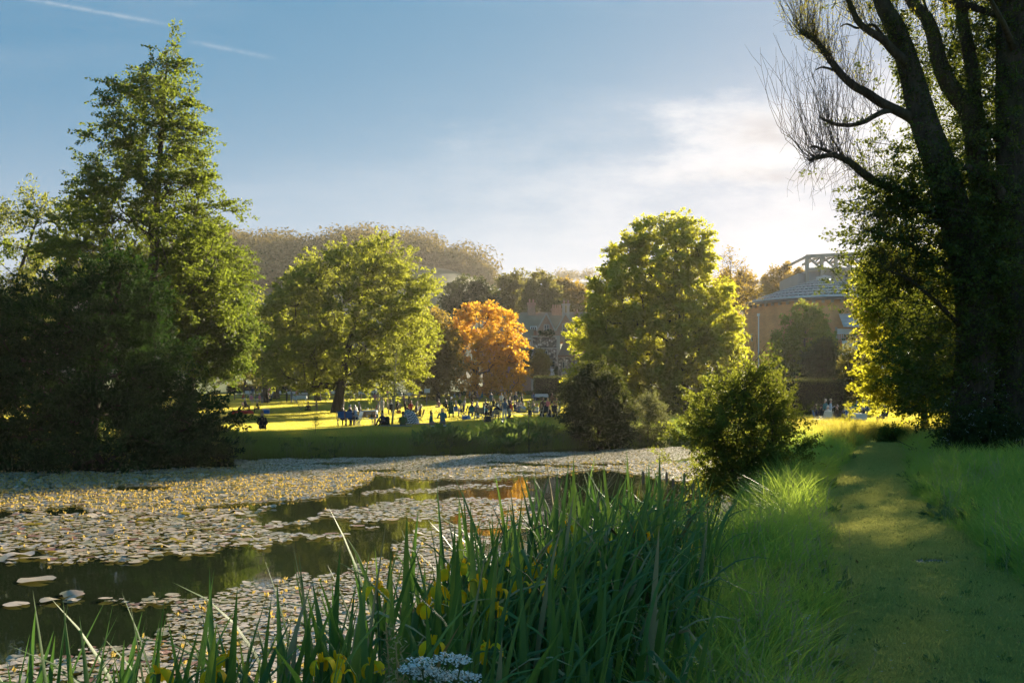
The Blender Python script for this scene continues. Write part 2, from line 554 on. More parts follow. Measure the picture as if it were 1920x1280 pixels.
# bare earth showing where the path is worn
sm, nt_, out_ = new_mat("damp_soil")
ns_ = nnoise(nt_, 14, 6, 0.7)
principled(nt_, out_, nmix(nt_, ns_, (0.05, 0.045, 0.04), (0.22, 0.22, 0.24)), 0.6, 0.5, 0, ns_, 0.8, 0.03)
rs = np.random.default_rng(5)
soil = MB()
for cx_, cy_, a_, b_ in ((2.5, 6.2, .12, .09), (3.0, 5.6, .08, .07), (4.9, 13.2, .22, .12), (6.9, 19.2, .3, .12), (3.9, 8.6, .1, .06), (5.9, 15.4, .16, .09), (4.42, 10.55, .30, .16), (4.28, 10.2, .12, .10), (4.78, 10.6, .13, .08)):
    an = np.linspace(0, 2 * PI, 22, endpoint=False)
    rr = 1 + 0.25 * np.sin(an * 3 + cx_) + 0.2 * rs.normal(size=22)
    vx = cx_ + a_ * rr * np.cos(an); vy = cy_ + b_ * rr * np.sin(an)
    V = np.stack([np.r_[vx, cx_], np.r_[vy, cy_], np.zeros(23)], -1)
    V[:, 2] = gz(V[:, 0], V[:, 1]) + np.r_[np.full(22, 0.016), 0.02]
    soil.add(V, [(k, (k + 1) % 22, 22) for k in range(22)])
soil.build("bare_soil", sm, kind='structure', smooth=True)


def water_mat():
    m, nt, out = new_mat("pond_water")
    n1 = nnoise(nt, 1.1, 3, 0.5, 'Object', (1, 0.45, 1)); n2 = nnoise(nt, 6.0, 2, 0.5, 'Object', (1, 0.5, 1))
    ad = nt.nodes.new('ShaderNodeMath'); ad.operation = 'MULTIPLY_ADD'; ad.inputs[1].default_value = 0.12
    nt.links.new(n2, ad.inputs[0]); nt.links.new(n1, ad.inputs[2])
    p = principled(nt, out, (0.012, 0.018, 0.008), 0.03, 0.5, 0, ad.outputs[0], 0.05, 0.08)
    p.inputs['IOR'].default_value = 1.33
    return m


water = MB().add([(-60, 2.0, WATER_Z), (24, 2.0, WATER_Z), (24, 72, WATER_Z), (-60, 72, WATER_Z)], [(0, 1, 2, 3)]).build("water", water_mat(), kind='structure')

# far wood on the hill: one mass of crowns
def wood_on_hill():
    rng = np.random.default_rng(11)
    mb = MB()
    lm = leaf_mat("wood_leaf", (0.09, 0.11, 0.026), (0.17, 0.17, 0.045), (0.22, 0.16, 0.04), 0.35, .9, .0, patch=0.11)
    pts = []
    for k in range(950):
        y = rng.uniform(445, 660); px = rng.uniform(150, 925)
        x = (px - 960) / F * y
        low = np.interp(px, [150, 700, 760, 800, 850, 925], [425, 425, 500, 540, 545, 560])
        if y < low: continue
        pts.append((x, y))
    for k in range(200):
        y = rng.uniform(955, 1010); px = rng.uniform(950, 1700)
        if rng.random() < 0.5: pts.append(((px - 960) / F * y, y))
    P = np.array(pts); Z = gz(P[:, 0], P[:, 1])
    for (x, y), z in zip(P, Z):
        h = rng.choice([8, 10, 13, 16, 21]) * rng.uniform(.85, 1.15); r = h * rng.uniform(0.4, 0.62)
        if y > 900: h *= .8
        n = 300
        u_ = rng.normal(size=(n, 3)); u_ = nrm(u_) * (rng.random((n, 1)) ** 0.35)
        u_[:, 2] = np.abs(u_[:, 2]) * 1.0 - 0.15
        c_ = np.array((x, y, z + h * 0.42)) + u_ * np.array((r, r, h * 0.58)) * (1 + 0.07 * rng.normal(size=(n, 1)))
        s_ = nrm(np.cross(u_ + .25 * rng.normal(size=(n, 3)), rng.normal(size=(n, 3)))); d_ = nrm(np.cross(u_ + .25 * rng.normal(size=(n, 3)), s_))
        L = rng.uniform(0.6, 1.9, (n, 1))
        V = np.stack([c_ - d_ * L * .5, c_ + s_ * L * .45, c_ + d_ * L * .5, c_ - s_ * L * .45], 1).reshape(-1, 3)
        mb.add(V, np.arange(n * 4).reshape(-1, 4))
    return mb.build("hillside_wood", lm, kind='stuff')


wood = tag(wood_on_hill(), "hazy broadleaf wood covering the hill beyond the park", None)
# ------------------------------------------------------------------ trees


def leaf_quads(rng, base, dirs, L, Wd, flat=0.6, fold=0.12):
    """one folded rhombus per leaf"""
    n = len(base)
    up = nrm(np.array((0, 0, 1.0)) + rng.normal(size=(n, 3)) * flat)
    s = nrm(np.cross(dirs, up)); t = np.cross(s, dirs)
    Ls = L * rng.uniform(0.7, 1.25, (n, 1)); Ws = Ls * (Wd / L)
    V = np.stack([base, base + dirs * Ls * .45 + s * Ws * .5 + t * Ws * fold, base + dirs * Ls, base + dirs * Ls * .45 - s * Ws * .5 + t * Ws * fold], 1)
    return V.reshape(-1, 3), np.arange(n * 4).reshape(-1, 4)


def sprays(rng, C, D, n, Ls, ws, L, Wd, droop=0.0, flat=0.6, flatz=0.7, spread=0.75, hang=-0.15, tpow=0.8):
    """leafy twigs: n leaves along each twig that starts at C and runs along D"""
    m = len(C)
    t = rng.random((m, n, 1)) ** tpow
    ln = Ls * rng.uniform(0.6, 1.25, (m, 1, 1))
    g = rng.normal(size=(m, n, 3)); g[..., 2] *= flatz
    B = C[:, None] + D[:, None] * t * ln + g * ws * (1 - 0.65 * t)
    B[..., 2] -= droop * (t[..., 0] ** 2) * ln[..., 0]
    d = D[:, None] * 0.7 + rng.normal(size=(m, n, 3)) * spread
    d[..., 2] += hang
    return leaf_quads(rng, B.reshape(-1, 3), nrm(d).reshape(-1, 3), L, Wd, flat)


def branch_net(mb, rng, trunk, tr, C, r_tip, sides=5, upsweep=0.25, sag=0.08, rmax=0.6, power=0.45, zpen=1.2):
    """limbs from the trunk to every bough centre, thickness by how much each one carries"""
    nodes = [p for p in trunk]; par = [-1] * len(trunk); rad = list(tr)
    axis = trunk[:, :2]
    ti = np.array([np.argmin(np.abs(trunk[:, 2] - c[2])) for c in C]) if len(C) else np.zeros(0, int)
    dist = np.hypot(*(C[:, :2] - axis[ti]).T) + 0.15 * np.abs(C[:, 2] - trunk[ti, 2])
    order = np.argsort(dist)
    NP = np.zeros((len(trunk) + len(C), 3)); NP[:len(trunk)] = trunk; cnt = len(trunk)
    depth = np.zeros(len(NP)); own = {}
    for k in order:
        c = C[k]; dv = c - NP[:cnt]; dl = np.linalg.norm(dv, axis=1)
        hor = np.hypot(dv[:, 0], dv[:, 1])
        cost = dl + zpen * np.maximum(0, upsweep * hor - dv[:, 2]) + 0.12 * depth[:cnt]
        p = int(np.argmin(cost))
        NP[cnt] = c; par.append(p); depth[cnt] = depth[p] + dl[p]; cnt += 1
    load = np.ones(cnt)
    for q in range(cnt - 1, len(trunk) - 1, -1):
        load[par[q]] += load[q]
    rr = np.zeros(cnt); rr[:len(trunk)] = tr
    for q in range(len(trunk), cnt):
        p = par[q]
        rq = r_tip * load[q] ** power
        rq = min(rq, rr[p] * rmax if p < len(trunk) else rr[p] * 0.97)
        rr[q] = max(rq, r_tip * 0.6)
        a, b = NP[p], NP[q]; ln = np.linalg.norm(b - a)
        m1 = a + (b - a) * .35 + rng.normal(size=3) * ln * .06 + np.array((0, 0, -sag * ln * .6))
        m2 = a + (b - a) * .7 + rng.normal(size=3) * ln * .05 + np.array((0, 0, -sag * ln))
        mb.tube([a, m1, m2, b], [rr[q] * 1.25, rr[q] * 1.05, rr[q] * .95, rr[q] * .75], sides, cap=False)
    return NP[:cnt], rr


def crown_points(rng, rows, Y, n, depth=1.0, shell=0.42, rough=0.14, inset=0.0, top=1.0):
    """bough centres inside a crown of revolution whose outline at distance Y runs through rows (row, left, right)"""
    rows = np.asarray(rows, float)
    py = np.linspace(rows[0, 0], rows[-1, 0], 300)
    xl = np.interp(py, rows[:, 0], rows[:, 1]); xr = np.interp(py, rows[:, 0], rows[:, 2])
    wgt = (xr - xl) ** 1.55 + 1; cdf = np.cumsum(wgt) / wgt.sum()
    u_ = (np.arange(n) + rng.random(n)) / n
    q = np.interp(u_, cdf, np.arange(300)).astype(int)
    th = rng.random(n) * 2 * PI
    ra = rng.random(n) ** shell
    half = (xr - xl)[q] / 2 / F * Y - inset; half = np.maximum(half, 0.05)
    cx_ = ((xl + xr)[q] / 2 - 960) / F * Y
    lump = 1 + rough * (np.sin(th * 3 + py[q] * .05) + .6 * np.sin(th * 5 - py[q] * .11)) * .7
    r = half * ra * lump
    X = cx_ + r * np.cos(th); YY = Y + depth * r * np.sin(th)
    Z = EYE - (py[q] - HZ) / F * Y
    out = np.stack([np.cos(th), np.sin(th), np.zeros(n)], -1)
    return np.stack([X, YY, Z], -1), out, ra


def tree(name, label, cat, rows, Y, bpx, leafm, barkm=None, seed=1, n=220, k=4, m=50, Ls=1.2, ws=0.28, L=0.14, Wd=0.09, rise=0.15,
         droop=0.1, tr=0.3, ttop=None, depth=1.0, shell=0.42, r_tip=0.012, lean=0.0, group=None, upsweep=0.25, base_z=None, sides=5,
         flat=0.6, flatz=0.7, hang=-0.15, inset=None, spread=0.75, twigs=False, bare=0.0, zpen=1.2, rough=0.14, tpow=0.8, crown_name="crown"):
    rng = np.random.default_rng(seed)
    C, O, ra = crown_points(rng, rows, Y, n, depth, shell, inset=Ls * 0.55 if inset is None else inset, rough=rough)
    bx = (bpx - 960) / F * Y
    bz = float(gz(bx, Y)) if base_z is None else base_z
    root = thing(name, label, cat, (bx, Y, bz), group=group)
    off = np.array((bx, Y, bz))
    ztop = C[:, 2].max() if ttop is None else EYE - (ttop - HZ) / F * Y
    topc = C[np.argsort(-C[:, 2])[:6]].mean(0)
    nt = 9
    s = np.linspace(0, 1, nt)
    cxs = np.interp(s, [0, 1], [0, 1])
    T = np.stack([bx + (topc[0] - bx) * cxs ** 1.3 + np.cumsum(rng.normal(size=nt)) * 0.04 * tr, Y + np.cumsum(rng.normal(size=nt)) * .04 * tr, bz - 0.2 + (ztop - bz + 0.2) * s], -1)
    rt = tr * (1 - 0.93 * s ** 0.9); rt[0] *= 1.45; rt[1] *= 1.02
    tm = MB().tube(T - off, rt, 12, wob=0.05); tm.build("trunk", barkm or BARK, root, smooth=True)
    bm_ = MB()
    start = 2
    branch_net(bm_, rng, T[start:] - off, rt[start:], C - off, r_tip, sides, upsweep, zpen=zpen)
    lv = MB()
    keep = rng.random(n) >= bare
    Ck = np.repeat(C[keep], k, 0); Ok = np.repeat(O[keep], k, 0); rk = np.repeat(ra[keep], k)[:, None]
    D = nrm(Ok * (0.35 + 0.65 * rk) + rng.normal(size=(len(Ck), 3)) * 0.55 + np.array((0, 0, rise)))
    V, Q = sprays(rng, Ck + rng.normal(size=Ck.shape) * ws * .6, D, m, Ls, ws, L, Wd, droop, flat, flatz, spread, hang, tpow)
    lv.add(V - off, Q)
    if twigs:
        for c_, d_ in zip(Ck - off, D):
            e = c_ + d_ * Ls * .8 - np.array((0, 0, droop * Ls * .5))
            bm_.tube([c_, (c_ + e) / 2 + np.array((0, 0, .04 * Ls)), e], [r_tip * .7, r_tip * .5, r_tip * .25], 3, cap=False)
    bm_.build("branches", barkm or BARK, root, smooth=True, kind='stuff')
    lv.build(crown_name, leafm, root)
    return root


LM = {}
LM['alder'] = leaf_mat("alder_leaf", (0.026, 0.052, 0.010), (0.058, 0.095, 0.018), (0.28, 0.35, 0.035), 0.42, spec=.2)
LM['yew'] = leaf_mat("yew_needle", (0.012, 0.032, 0.010), (0.032, 0.07, 0.017), (0.06, 0.13, 0.016), 0.18, .6, .12, patch=0.5)
LM['lime'] = leaf_mat("lime_leaf", (0.034, 0.066, 0.012), (0.075, 0.115, 0.022), (0.52, 0.55, 0.055), 0.45, spec=.2)
LM['pale'] = leaf_mat("pale_leaf", (0.05, 0.08, 0.02), (0.09, 0.12, 0.03), (0.42, 0.44, 0.07), 0.45)
LM['chestnut'] = leaf_mat("broad_leaf", (0.055, 0.09, 0.016), (0.11, 0.15, 0.026), (0.78, 0.76, 0.055), 0.5, spec=.2)
LM['orange'] = leaf_mat("copper_leaf", (0.42, 0.17, 0.014), (0.60, 0.30, 0.03), (1.0, 0.58, 0.05), 0.5)
LM['golden'] = leaf_mat("golden_leaf", (0.09, 0.085, 0.016), (0.16, 0.12, 0.025), (0.55, 0.38, 0.05), 0.45)
LM['maple'] = leaf_mat("maple_leaf", (0.06, 0.085, 0.014), (0.11, 0.13, 0.018), (0.76, 0.72, 0.05), 0.52, spec=.2)
LM['dark'] = leaf_mat("dark_leaf", (0.026, 0.046, 0.014), (0.055, 0.08, 0.022), (0.16, 0.18, 0.03), 0.3)
LM['grey'] = leaf_mat("grey_leaf", (0.05, 0.065, 0.03), (0.085, 0.10, 0.05), (0.25, 0.26, 0.08), 0.4)
LM['haw'] = leaf_mat("hawthorn_leaf", (0.026, 0.05, 0.015), (0.055, 0.09, 0.022), (0.42, 0.46, 0.05), 0.4, spec=.2)
LM['ivy'] = leaf_mat("ivy_leaf", (0.020, 0.042, 0.010), (0.055, 0.09, 0.02), (0.24, 0.28, 0.03), 0.3, rough=0.35, spec=0.4)
LM['shade'] = leaf_mat("shade_leaf", (0.04, 0.085, 0.018), (0.085, 0.14, 0.028), (0.24, 0.32, 0.04), 0.35, spec=.2)  # darkness of shaded crowns put into the leaf by weak translucency
LM['willow'] = leaf_mat("willow_leaf", (0.035, 0.05, 0.012), (0.07, 0.085, 0.02), (0.40, 0.36, 0.04), 0.45)
LM['dist'] = leaf_mat("park_leaf", (0.045, 0.062, 0.016), (0.09, 0.10, 0.028), (0.34, 0.31, 0.05), 0.42, patch=0.12)

PARK = "trees of the park beyond the pond"
tree("alder_tree", "tall cone-shaped alder with an open top, highest tree on the far bank", "tree",
     [(84, 300, 345), (100, 280, 345), (125, 246, 350), (160, 205, 362), (190, 205, 402), (230, 190, 400), (290, 152, 392), (350, 128, 420), (400, 100, 430), (440, 70, 462), (470, 40, 464), (520, 80, 448), (560, 200, 450), (600, 250, 440)],
     48, 275, LM['alder'], BARK_DARK, seed=3, n=420, k=5, m=38, Ls=1.2, ws=.13, L=.15, Wd=.10, flatz=.45, rise=.14, droop=.12, tr=.42, ttop=112, r_tip=.014, shell=.5, upsweep=.1, twigs=True, group=PARK, rough=.22)
tree("oak_tree", "shady spreading tree between the yew and the sunlit lime, its limbs showing", "tree",
     [(505, 320, 440), (540, 290, 486), (590, 280, 482), (640, 290, 474), (680, 320, 460), (705, 350, 440)],
     53, 350, LM['shade'], BARK_DARK, seed=66, n=260, k=5, m=40, Ls=1.2, ws=.14, L=.16, Wd=.11, rise=.0, droop=.15, tr=.35, flatz=.4, upsweep=.05, twigs=True, group=PARK, rough=.25)
tree("yew_tree", "dense blackish yew drooping down over the water's edge", "tree",
     [(500, 190, 265), (530, 90, 300), (570, -30, 312), (640, -130, 322), (720, -160, 348), (770, -170, 380), (810, -175, 412), (845, -170, 420), (868, -150, 412), (888, -120, 380)],
     38.5, 150, LM['yew'], BARK_DARK, seed=4, n=800, k=5, m=44, Ls=.95, ws=.13, L=.17, Wd=.075, rise=.25, droop=-.05, tr=.45, depth=.75, shell=.3, flatz=.5, upsweep=0, group=PARK, hang=.1, tpow=.6, rough=.2)
tree("ash_tree", "feathery pale green ash rising left of the tall alder", "tree",
     [(362, 40, 100), (385, 20, 170), (420, -30, 170), (460, -90, 150), (520, -160, 140), (600, -180, 120), (700, -180, 60)],
     56, -40, LM['pale'], seed=5, n=150, k=4, m=36, Ls=1.5, ws=.18, L=.2, Wd=.09, rise=.35, droop=.2, tr=.3, group=PARK, twigs=True)
tree("lime_tree", "broad round lime with a single stout trunk on the sunlit lawn", "tree",
     [(455, 690, 742), (475, 630, 778), (495, 570, 796), (530, 522, 806), (570, 498, 812), (620, 490, 826), (660, 484, 822), (690, 496, 812), (710, 524, 800), (728, 560, 782)],
     98, 632, LM['lime'], BARK_DARK, seed=6, n=480, k=5, m=48, Ls=1.9, ws=.2, L=.27, Wd=.15, rise=.3, droop=.10, tr=.52, ttop=480, r_tip=.022, group=PARK, upsweep=.3, shell=.42)
tree("copper_tree", "orange leaved round tree glowing in front of the manor house", "tree",
     [(570, 880, 930), (585, 850, 965), (610, 836, 984), (640, 830, 992), (670, 828, 998), (700, 832, 994), (728, 850, 985), (742, 875, 950)],
     150, 893, LM['orange'], seed=7, n=210, k=4, m=22, Ls=1.5, ws=.26, L=.42, Wd=.28, rise=.2, droop=.1, tr=.34, r_tip=.03, group=PARK, shell=.36)
tree("bronze_tree", "bronze green tree squeezed between the lime and the orange tree", "tree",
     [(585, 790, 830), (610, 770, 845), (650, 760, 868), (690, 765, 878), (725, 775, 870), (742, 790, 850)],
     135, 822, LM['golden'], seed=8, n=170, k=4, m=26, Ls=1.5, ws=.4, L=.36, Wd=.22, rise=.2, tr=.26, group=PARK)
for i_, (bpx, Y_, sd, rw) in enumerate([
        (498, 132, 21, [(560, 450, 520), (600, 430, 555), (650, 428, 560), (690, 436, 556), (716, 450, 545)]),
        (518, 148, 22, [(580, 480, 560), (620, 470, 575), (680, 474, 570), (715, 490, 556)]),
        (596, 138, 23, [(600, 560, 640), (650, 548, 655), (700, 555, 650), (722, 565, 640)])]):
    tree("maple_tree", ["sunlit maple whose brown trunk stands nearest the yew", "thin trunked maple just right of another maple by the fence", "maple standing close behind the lime's trunk"][i_], "tree",
         rw, Y_, bpx, LM['lime'], seed=sd, n=110, k=4, m=26, Ls=1.6, ws=.4, L=.36, Wd=.22, rise=.15, droop=.25, tr=.42, group=PARK)
tree("chestnut_tree", "huge domed chestnut between the pond and the manor", "tree",
     [(405, 1240, 1296), (430, 1172, 1318), (470, 1150, 1350), (500, 1118, 1352), (540, 1092, 1362), (580, 1082, 1385), (620, 1074, 1402), (660, 1070, 1404), (710, 1080, 1398), (745, 1110, 1370), (775, 1180, 1330)],
     100, 1275, LM['chestnut'], BARK_DARK, seed=9, n=800, k=5, m=42, Ls=1.45, ws=.22, L=.27, Wd=.19, rise=.12, droop=.15, tr=.75, ttop=430, r_tip=.024, group=PARK, shell=.38, rough=.15)
tree("holly_bush", "rounded dark bush overhanging the pond before the chestnut", "bush",
     [(682, 1105, 1135), (700, 1075, 1160), (730, 1058, 1172), (770, 1048, 1185), (800, 1062, 1190), (825, 1076, 1185), (836, 1085, 1175)],
     53.5, 1125, LM['dark'], BARK_DARK, seed=10, n=260, k=4, m=50, Ls=.6, ws=.14, L=.12, Wd=.07, rise=.15, tr=.16, r_tip=.008, shell=.33, group="bushes at the pond's edge")
tree("willow_shrub", "soft grey green shrub at the water's end beside the dark bush", "bush",
     [(745, 1195, 1235), (770, 1182, 1252), (800, 1180, 1258), (830, 1188, 1252)],
     57, 1215, LM['grey'], seed=12, n=80, k=4, m=36, Ls=.8, ws=.12, L=.13, Wd=.04, rise=.5, tr=.07, r_tip=.006, group="bushes at the pond's edge")
tree("hawthorn_bush", "big hawthorn by the path with long upright shoots", "bush",
     [(692, 1385, 1450), (720, 1340, 1476), (755, 1300, 1494), (785, 1272, 1514), (830, 1262, 1526), (870, 1275, 1520), (905, 1290, 1500), (935, 1320, 1470)],
     21.5, 1410, LM['haw'], BARK_DARK, seed=13, n=330, k=5, m=34, Ls=.5, ws=.055, L=.055, Wd=.036, rise=.35, droop=.02, tr=.07, r_tip=.005, shell=.5, upsweep=.5, twigs=True, group="bushes at the pond's edge", rough=.4)
# long shoots that stand above the hawthorn
def shoots(root, rng, Y, items, leafm, r0=.012, L=.055, n=26):
    off = np.array(root.location); mb = MB(); lv = MB()
    for (x0, y0, x1, y1) in items:
        a = at(x0, y0, Y + rng.uniform(-.6, .6)); b = at(x1, y1, Y + rng.uniform(-.8, .8))
        t = np.linspace(0, 1, 6)[:, None]
        P = a + (b - a) * t + np.cumsum(rng.normal(size=(6, 3)) * .03, 0)
        mb.tube(P - off, np.linspace(r0, r0 * .25, 6), 4, cap=False)
        tt = rng.random((n, 1)) * .85 + .15
        B = a + (b - a) * tt + rng.normal(size=(n, 3)) * .06
        V, Q = leaf_quads(rng, B - off, nrm(rng.normal(size=(n, 3)) + (b - a) * .5), L, L * .65); lv.add(V, Q)
    mb.build("shoots", BARK_DARK, root, smooth=True, kind='stuff'); lv.build("leaves", leafm, root)


haw = [o for o in COL.objects if o.name.startswith("hawthorn_bush")][0]
rg = np.random.default_rng(33)
shoots(haw, rg, 21.5, [(1405 + rg.uniform(-90, 70), 800 + rg.uniform(-50, 40), 1405 + s_, 620 + abs(s_ - 10) * .9 + rg.uniform(-15, 50)) for s_ in rg.uniform(-125, 100, 54)], LM['haw'])
tree("field_maple", "sunlit yellow green maple leaning over the path end", "tree",
     [(470, 1640, 1760), (500, 1610, 1775), (540, 1605, 1790), (590, 1610, 1800), (630, 1622, 1805), (680, 1605, 1800), (710, 1600, 1800), (745, 1625, 1790), (770, 1660, 1770)],
     50, 1736, LM['maple'], BARK_DARK, seed=14, n=300, k=4, m=40, Ls=1.05, ws=.17, L=.15, Wd=.11, rise=.05, droop=.12, tr=.19, r_tip=.01, upsweep=.0, twigs=True, flatz=.35, group=PARK)
tree("hornbeam_tree", "green leaved tree shading the trunk at the path end", "tree",
     [(560, 1690, 1800), (600, 1665, 1830), (650, 1655, 1850), (700, 1650, 1860), (740, 1665, 1850), (775, 1690, 1830)],
     44, 1800, LM['shade'], BARK_DARK, seed=15, n=230, k=4, m=38, Ls=.9, ws=.16, L=.12, Wd=.08, rise=.0, tr=.18, r_tip=.01, flatz=.4, group=PARK)
FARG = "background trees around the house"
for nm, lb, rw, Y_, bpx, lm, sd, kw in [
    ("conical_tree", "conical olive green tree right in front of the round brick theatre", [(562, 1500, 1512), (590, 1478, 1545), (630, 1452, 1562), (665, 1440, 1568), (705, 1440, 1572)], 140, 1505, 'lime', 31, dict(n=190, m=30)),
    ("laurel_tree", "low rounded green tree beside the hedge", [(640, 1530, 1560), (665, 1505, 1578), (700, 1500, 1585), (715, 1510, 1580)], 120, 1545, 'dark', 32, dict(n=90, m=30)),
    ("cherry_tree", "small green tree standing under the theatre's white terrace", [(640, 1590, 1625), (680, 1575, 1640), (720, 1570, 1650), (748, 1580, 1640)], 100, 1610, 'dist', 34, dict(n=110, m=30)),
    ("beech_tree", "golden green tree rising behind the theatre's left eave", [(500, 1450, 1500), (520, 1430, 1515), (545, 1420, 1530), (575, 1420, 1530)], 240, 1470, 'golden', 35, dict(n=120, m=26)),
    ("beech_tree", "golden tree between the chestnut and the theatre roof", [(510, 1350, 1400), (530, 1335, 1425), (560, 1330, 1430), (600, 1335, 1425)], 230, 1385, 'golden', 36, dict(n=120, m=26)),
    ("oak_tree", "dark rounded oak above the orange tree's left shoulder", [(525, 855, 900), (545, 835, 935), (570, 822, 950), (595, 830, 950)], 240, 890, 'dark', 37, dict(n=130, m=28)),
    ("oak_tree", "tall oak with two tufts standing on the skyline behind the house", [(515, 950, 985), (535, 925, 1000), (565, 915, 1010), (600, 925, 1005)], 260, 962, 'dist', 38, dict(n=130, m=28)),
    ("oak_tree", "bushy oak behind the manor's tall chimney", [(515, 1005, 1030), (535, 985, 1045), (570, 975, 1058), (610, 985, 1050)], 235, 1018, 'dist', 39, dict(n=130, m=28)),
    ("oak_tree", "golden lit oak between manor roof and chestnut", [(528, 1040, 1080), (550, 1025, 1098), (590, 1025, 1105)], 250, 1062, 'golden', 40, dict(n=110, m=28)),
    ("yew_sapling", "slim upright tree against the manor's flint wall", [(660, 1008, 1018), (675, 998, 1026), (705, 996, 1030)], 158, 1012, 'golden', 41, dict(n=50, m=24, Ls=.6)),
    ("oak_tree", "distant oak behind the lime's left side", [(590, 430, 480), (630, 400, 520), (690, 400, 520), (720, 420, 510)], 190, 460, 'dist', 42, dict(n=100, m=26)),
    ("oak_tree", "distant oak seen behind the lime's right side", [(590, 740, 800), (630, 720, 820), (690, 720, 825), (722, 740, 810)], 195, 770, 'dist', 43, dict(n=100, m=26)),
    ("oak_tree", "shady tree left of the yew across the lawn", [(600, -60, 60), (660, -80, 80), (720, -80, 80), (745, -60, 60)], 130, 0, 'dist', 44, dict(n=100, m=26)),
]:
    kk = dict(k=4, Ls=1.7 * Y_ / 200, ws=.42 * Y_ / 200, L=.48 * Y_ / 200, Wd=.3 * Y_ / 200, rise=.25, tr=.3, r_tip=.02, sides=4, group=FARG, shell=.36)
    kk.update(kw)
    tree(nm, lb, "tree", rw, Y_, bpx, LM[lm], seed=sd, **kk)
tree("bare_tree", "half bare tree with thin twigs right of the chestnut", "tree",
     [(470, 1350, 1385), (500, 1340, 1410), (540, 1340, 1425), (580, 1345, 1420)], 120, 1372, LM['golden'], BARK, seed=45, n=110, k=2, m=5, Ls=1.2, ws=.2, L=.25, Wd=.14, rise=.5, tr=.22, r_tip=.02, group=FARG, twigs=True)

# ------------------------------------------------------------------ the old ivy-clad trees by the path


def limb(mb, P, r0, r1, Y, rng, off, dy=0.0, sides=8, wob=.04):
    """a limb through the given outline points, its depth swinging by dy"""
    P = np.asarray(P, float); n = len(P)
    t = np.linspace(0, 1, n)
    tt = np.linspace(0, 1, n * 4)
    px = np.interp(tt, t, P[:, 0]); py = np.interp(tt, t, P[:, 1])
    ker = np.array((.25, .5, .25))
    for _ in range(2):
        px[1:-1] = np.convolve(px, ker, 'same')[1:-1]; py[1:-1] = np.convolve(py, ker, 'same')[1:-1]
    Yd = Y + dy * tt + .12 * np.sin(tt * 7 + rng.uniform(0, 6))
    Q = np.stack([(px - 960) / F * Yd, Yd, EYE - (py - HZ) / F * Yd], -1)
    mb.tube(Q - off, np.linspace(r0, r1, len(Q)), sides, wob=wob)
    return Q


def whips(mb, rng, starts, off, n, L, up=0.9, out=(-.5, 0, 0), r=.011, curl=.5, leaves=None, m=14, leafL=.07, spread=.45):
    """long thin shoots that leave a limb sideways and bend upwards"""
    for _ in range(n):
        s = starts[rng.integers(len(starts))]
        ln = L * rng.uniform(.5, 1.25)
        d0 = nrm(np.array(out) + rng.normal(size=3) * spread)
        t = np.linspace(0, 1, 7)[:, None]
        d1 = nrm(np.array((rng.normal() * .18, rng.normal() * .18, up)))
        P = s + d0 * ln * curl * (t - .5 * t ** 2) * 1.3 + d1 * ln * (t ** 1.7) * .85 + np.cumsum(rng.normal(size=(7, 3)) * .030 * ln, 0) * np.minimum(1, t * 3)
        mb.tube(P - off, np.linspace(r, r * .3, 7), 3, cap=False)
        for q in (2, 3, 4, 5):
            if rng.random() < .5:
                e = P[q] + nrm(rng.normal(size=3) * .7 + d1) * ln * .22
                mb.tube([P[q] - off, (P[q] + e) / 2 - off + rng.normal(size=3) * .02, e - off], [r * .5, r * .4, r * .2], 3, cap=False)
        if leaves is not None:
            tt = rng.random((m, 1)); k_ = (tt[:, 0] * 5.99).astype(int)
            B = P[k_] + (P[k_ + 1] - P[k_]) * (tt * 5.99 - k_[:, None]) + rng.normal(size=(m, 3)) * .05
            V, Q = leaf_quads(rng, B - off, nrm(rng.normal(size=(m, 3))), leafL, leafL * .42); leaves.add(V, Q)


def ivy_on(lv, rng, P, rad, off, n, thick=.16, L=.085, hang=.0):
    """leaves all over a stem"""
    P = np.asarray(P); k_ = rng.integers(0, len(P) - 1, n); t = rng.random((n, 1))
    c_ = P[k_] + (P[k_ + 1] - P[k_]) * t
    rr = np.interp(k_ + t[:, 0], np.arange(len(P)), rad)[:, None]
    an = rng.random(n) * 2 * PI
    o = np.stack([np.cos(an), np.sin(an), rng.normal(size=n) * .3], -1)
    B = c_ + o * (rr + np.abs(rng.normal(size=(n, 1))) * thick)
    V, Q = leaf_quads(rng, B - off, nrm(o + rng.normal(size=(n, 3)) * .6 + np.array((0, 0, -.4))), L, L * .85, flat=1.0); lv.add(V, Q)


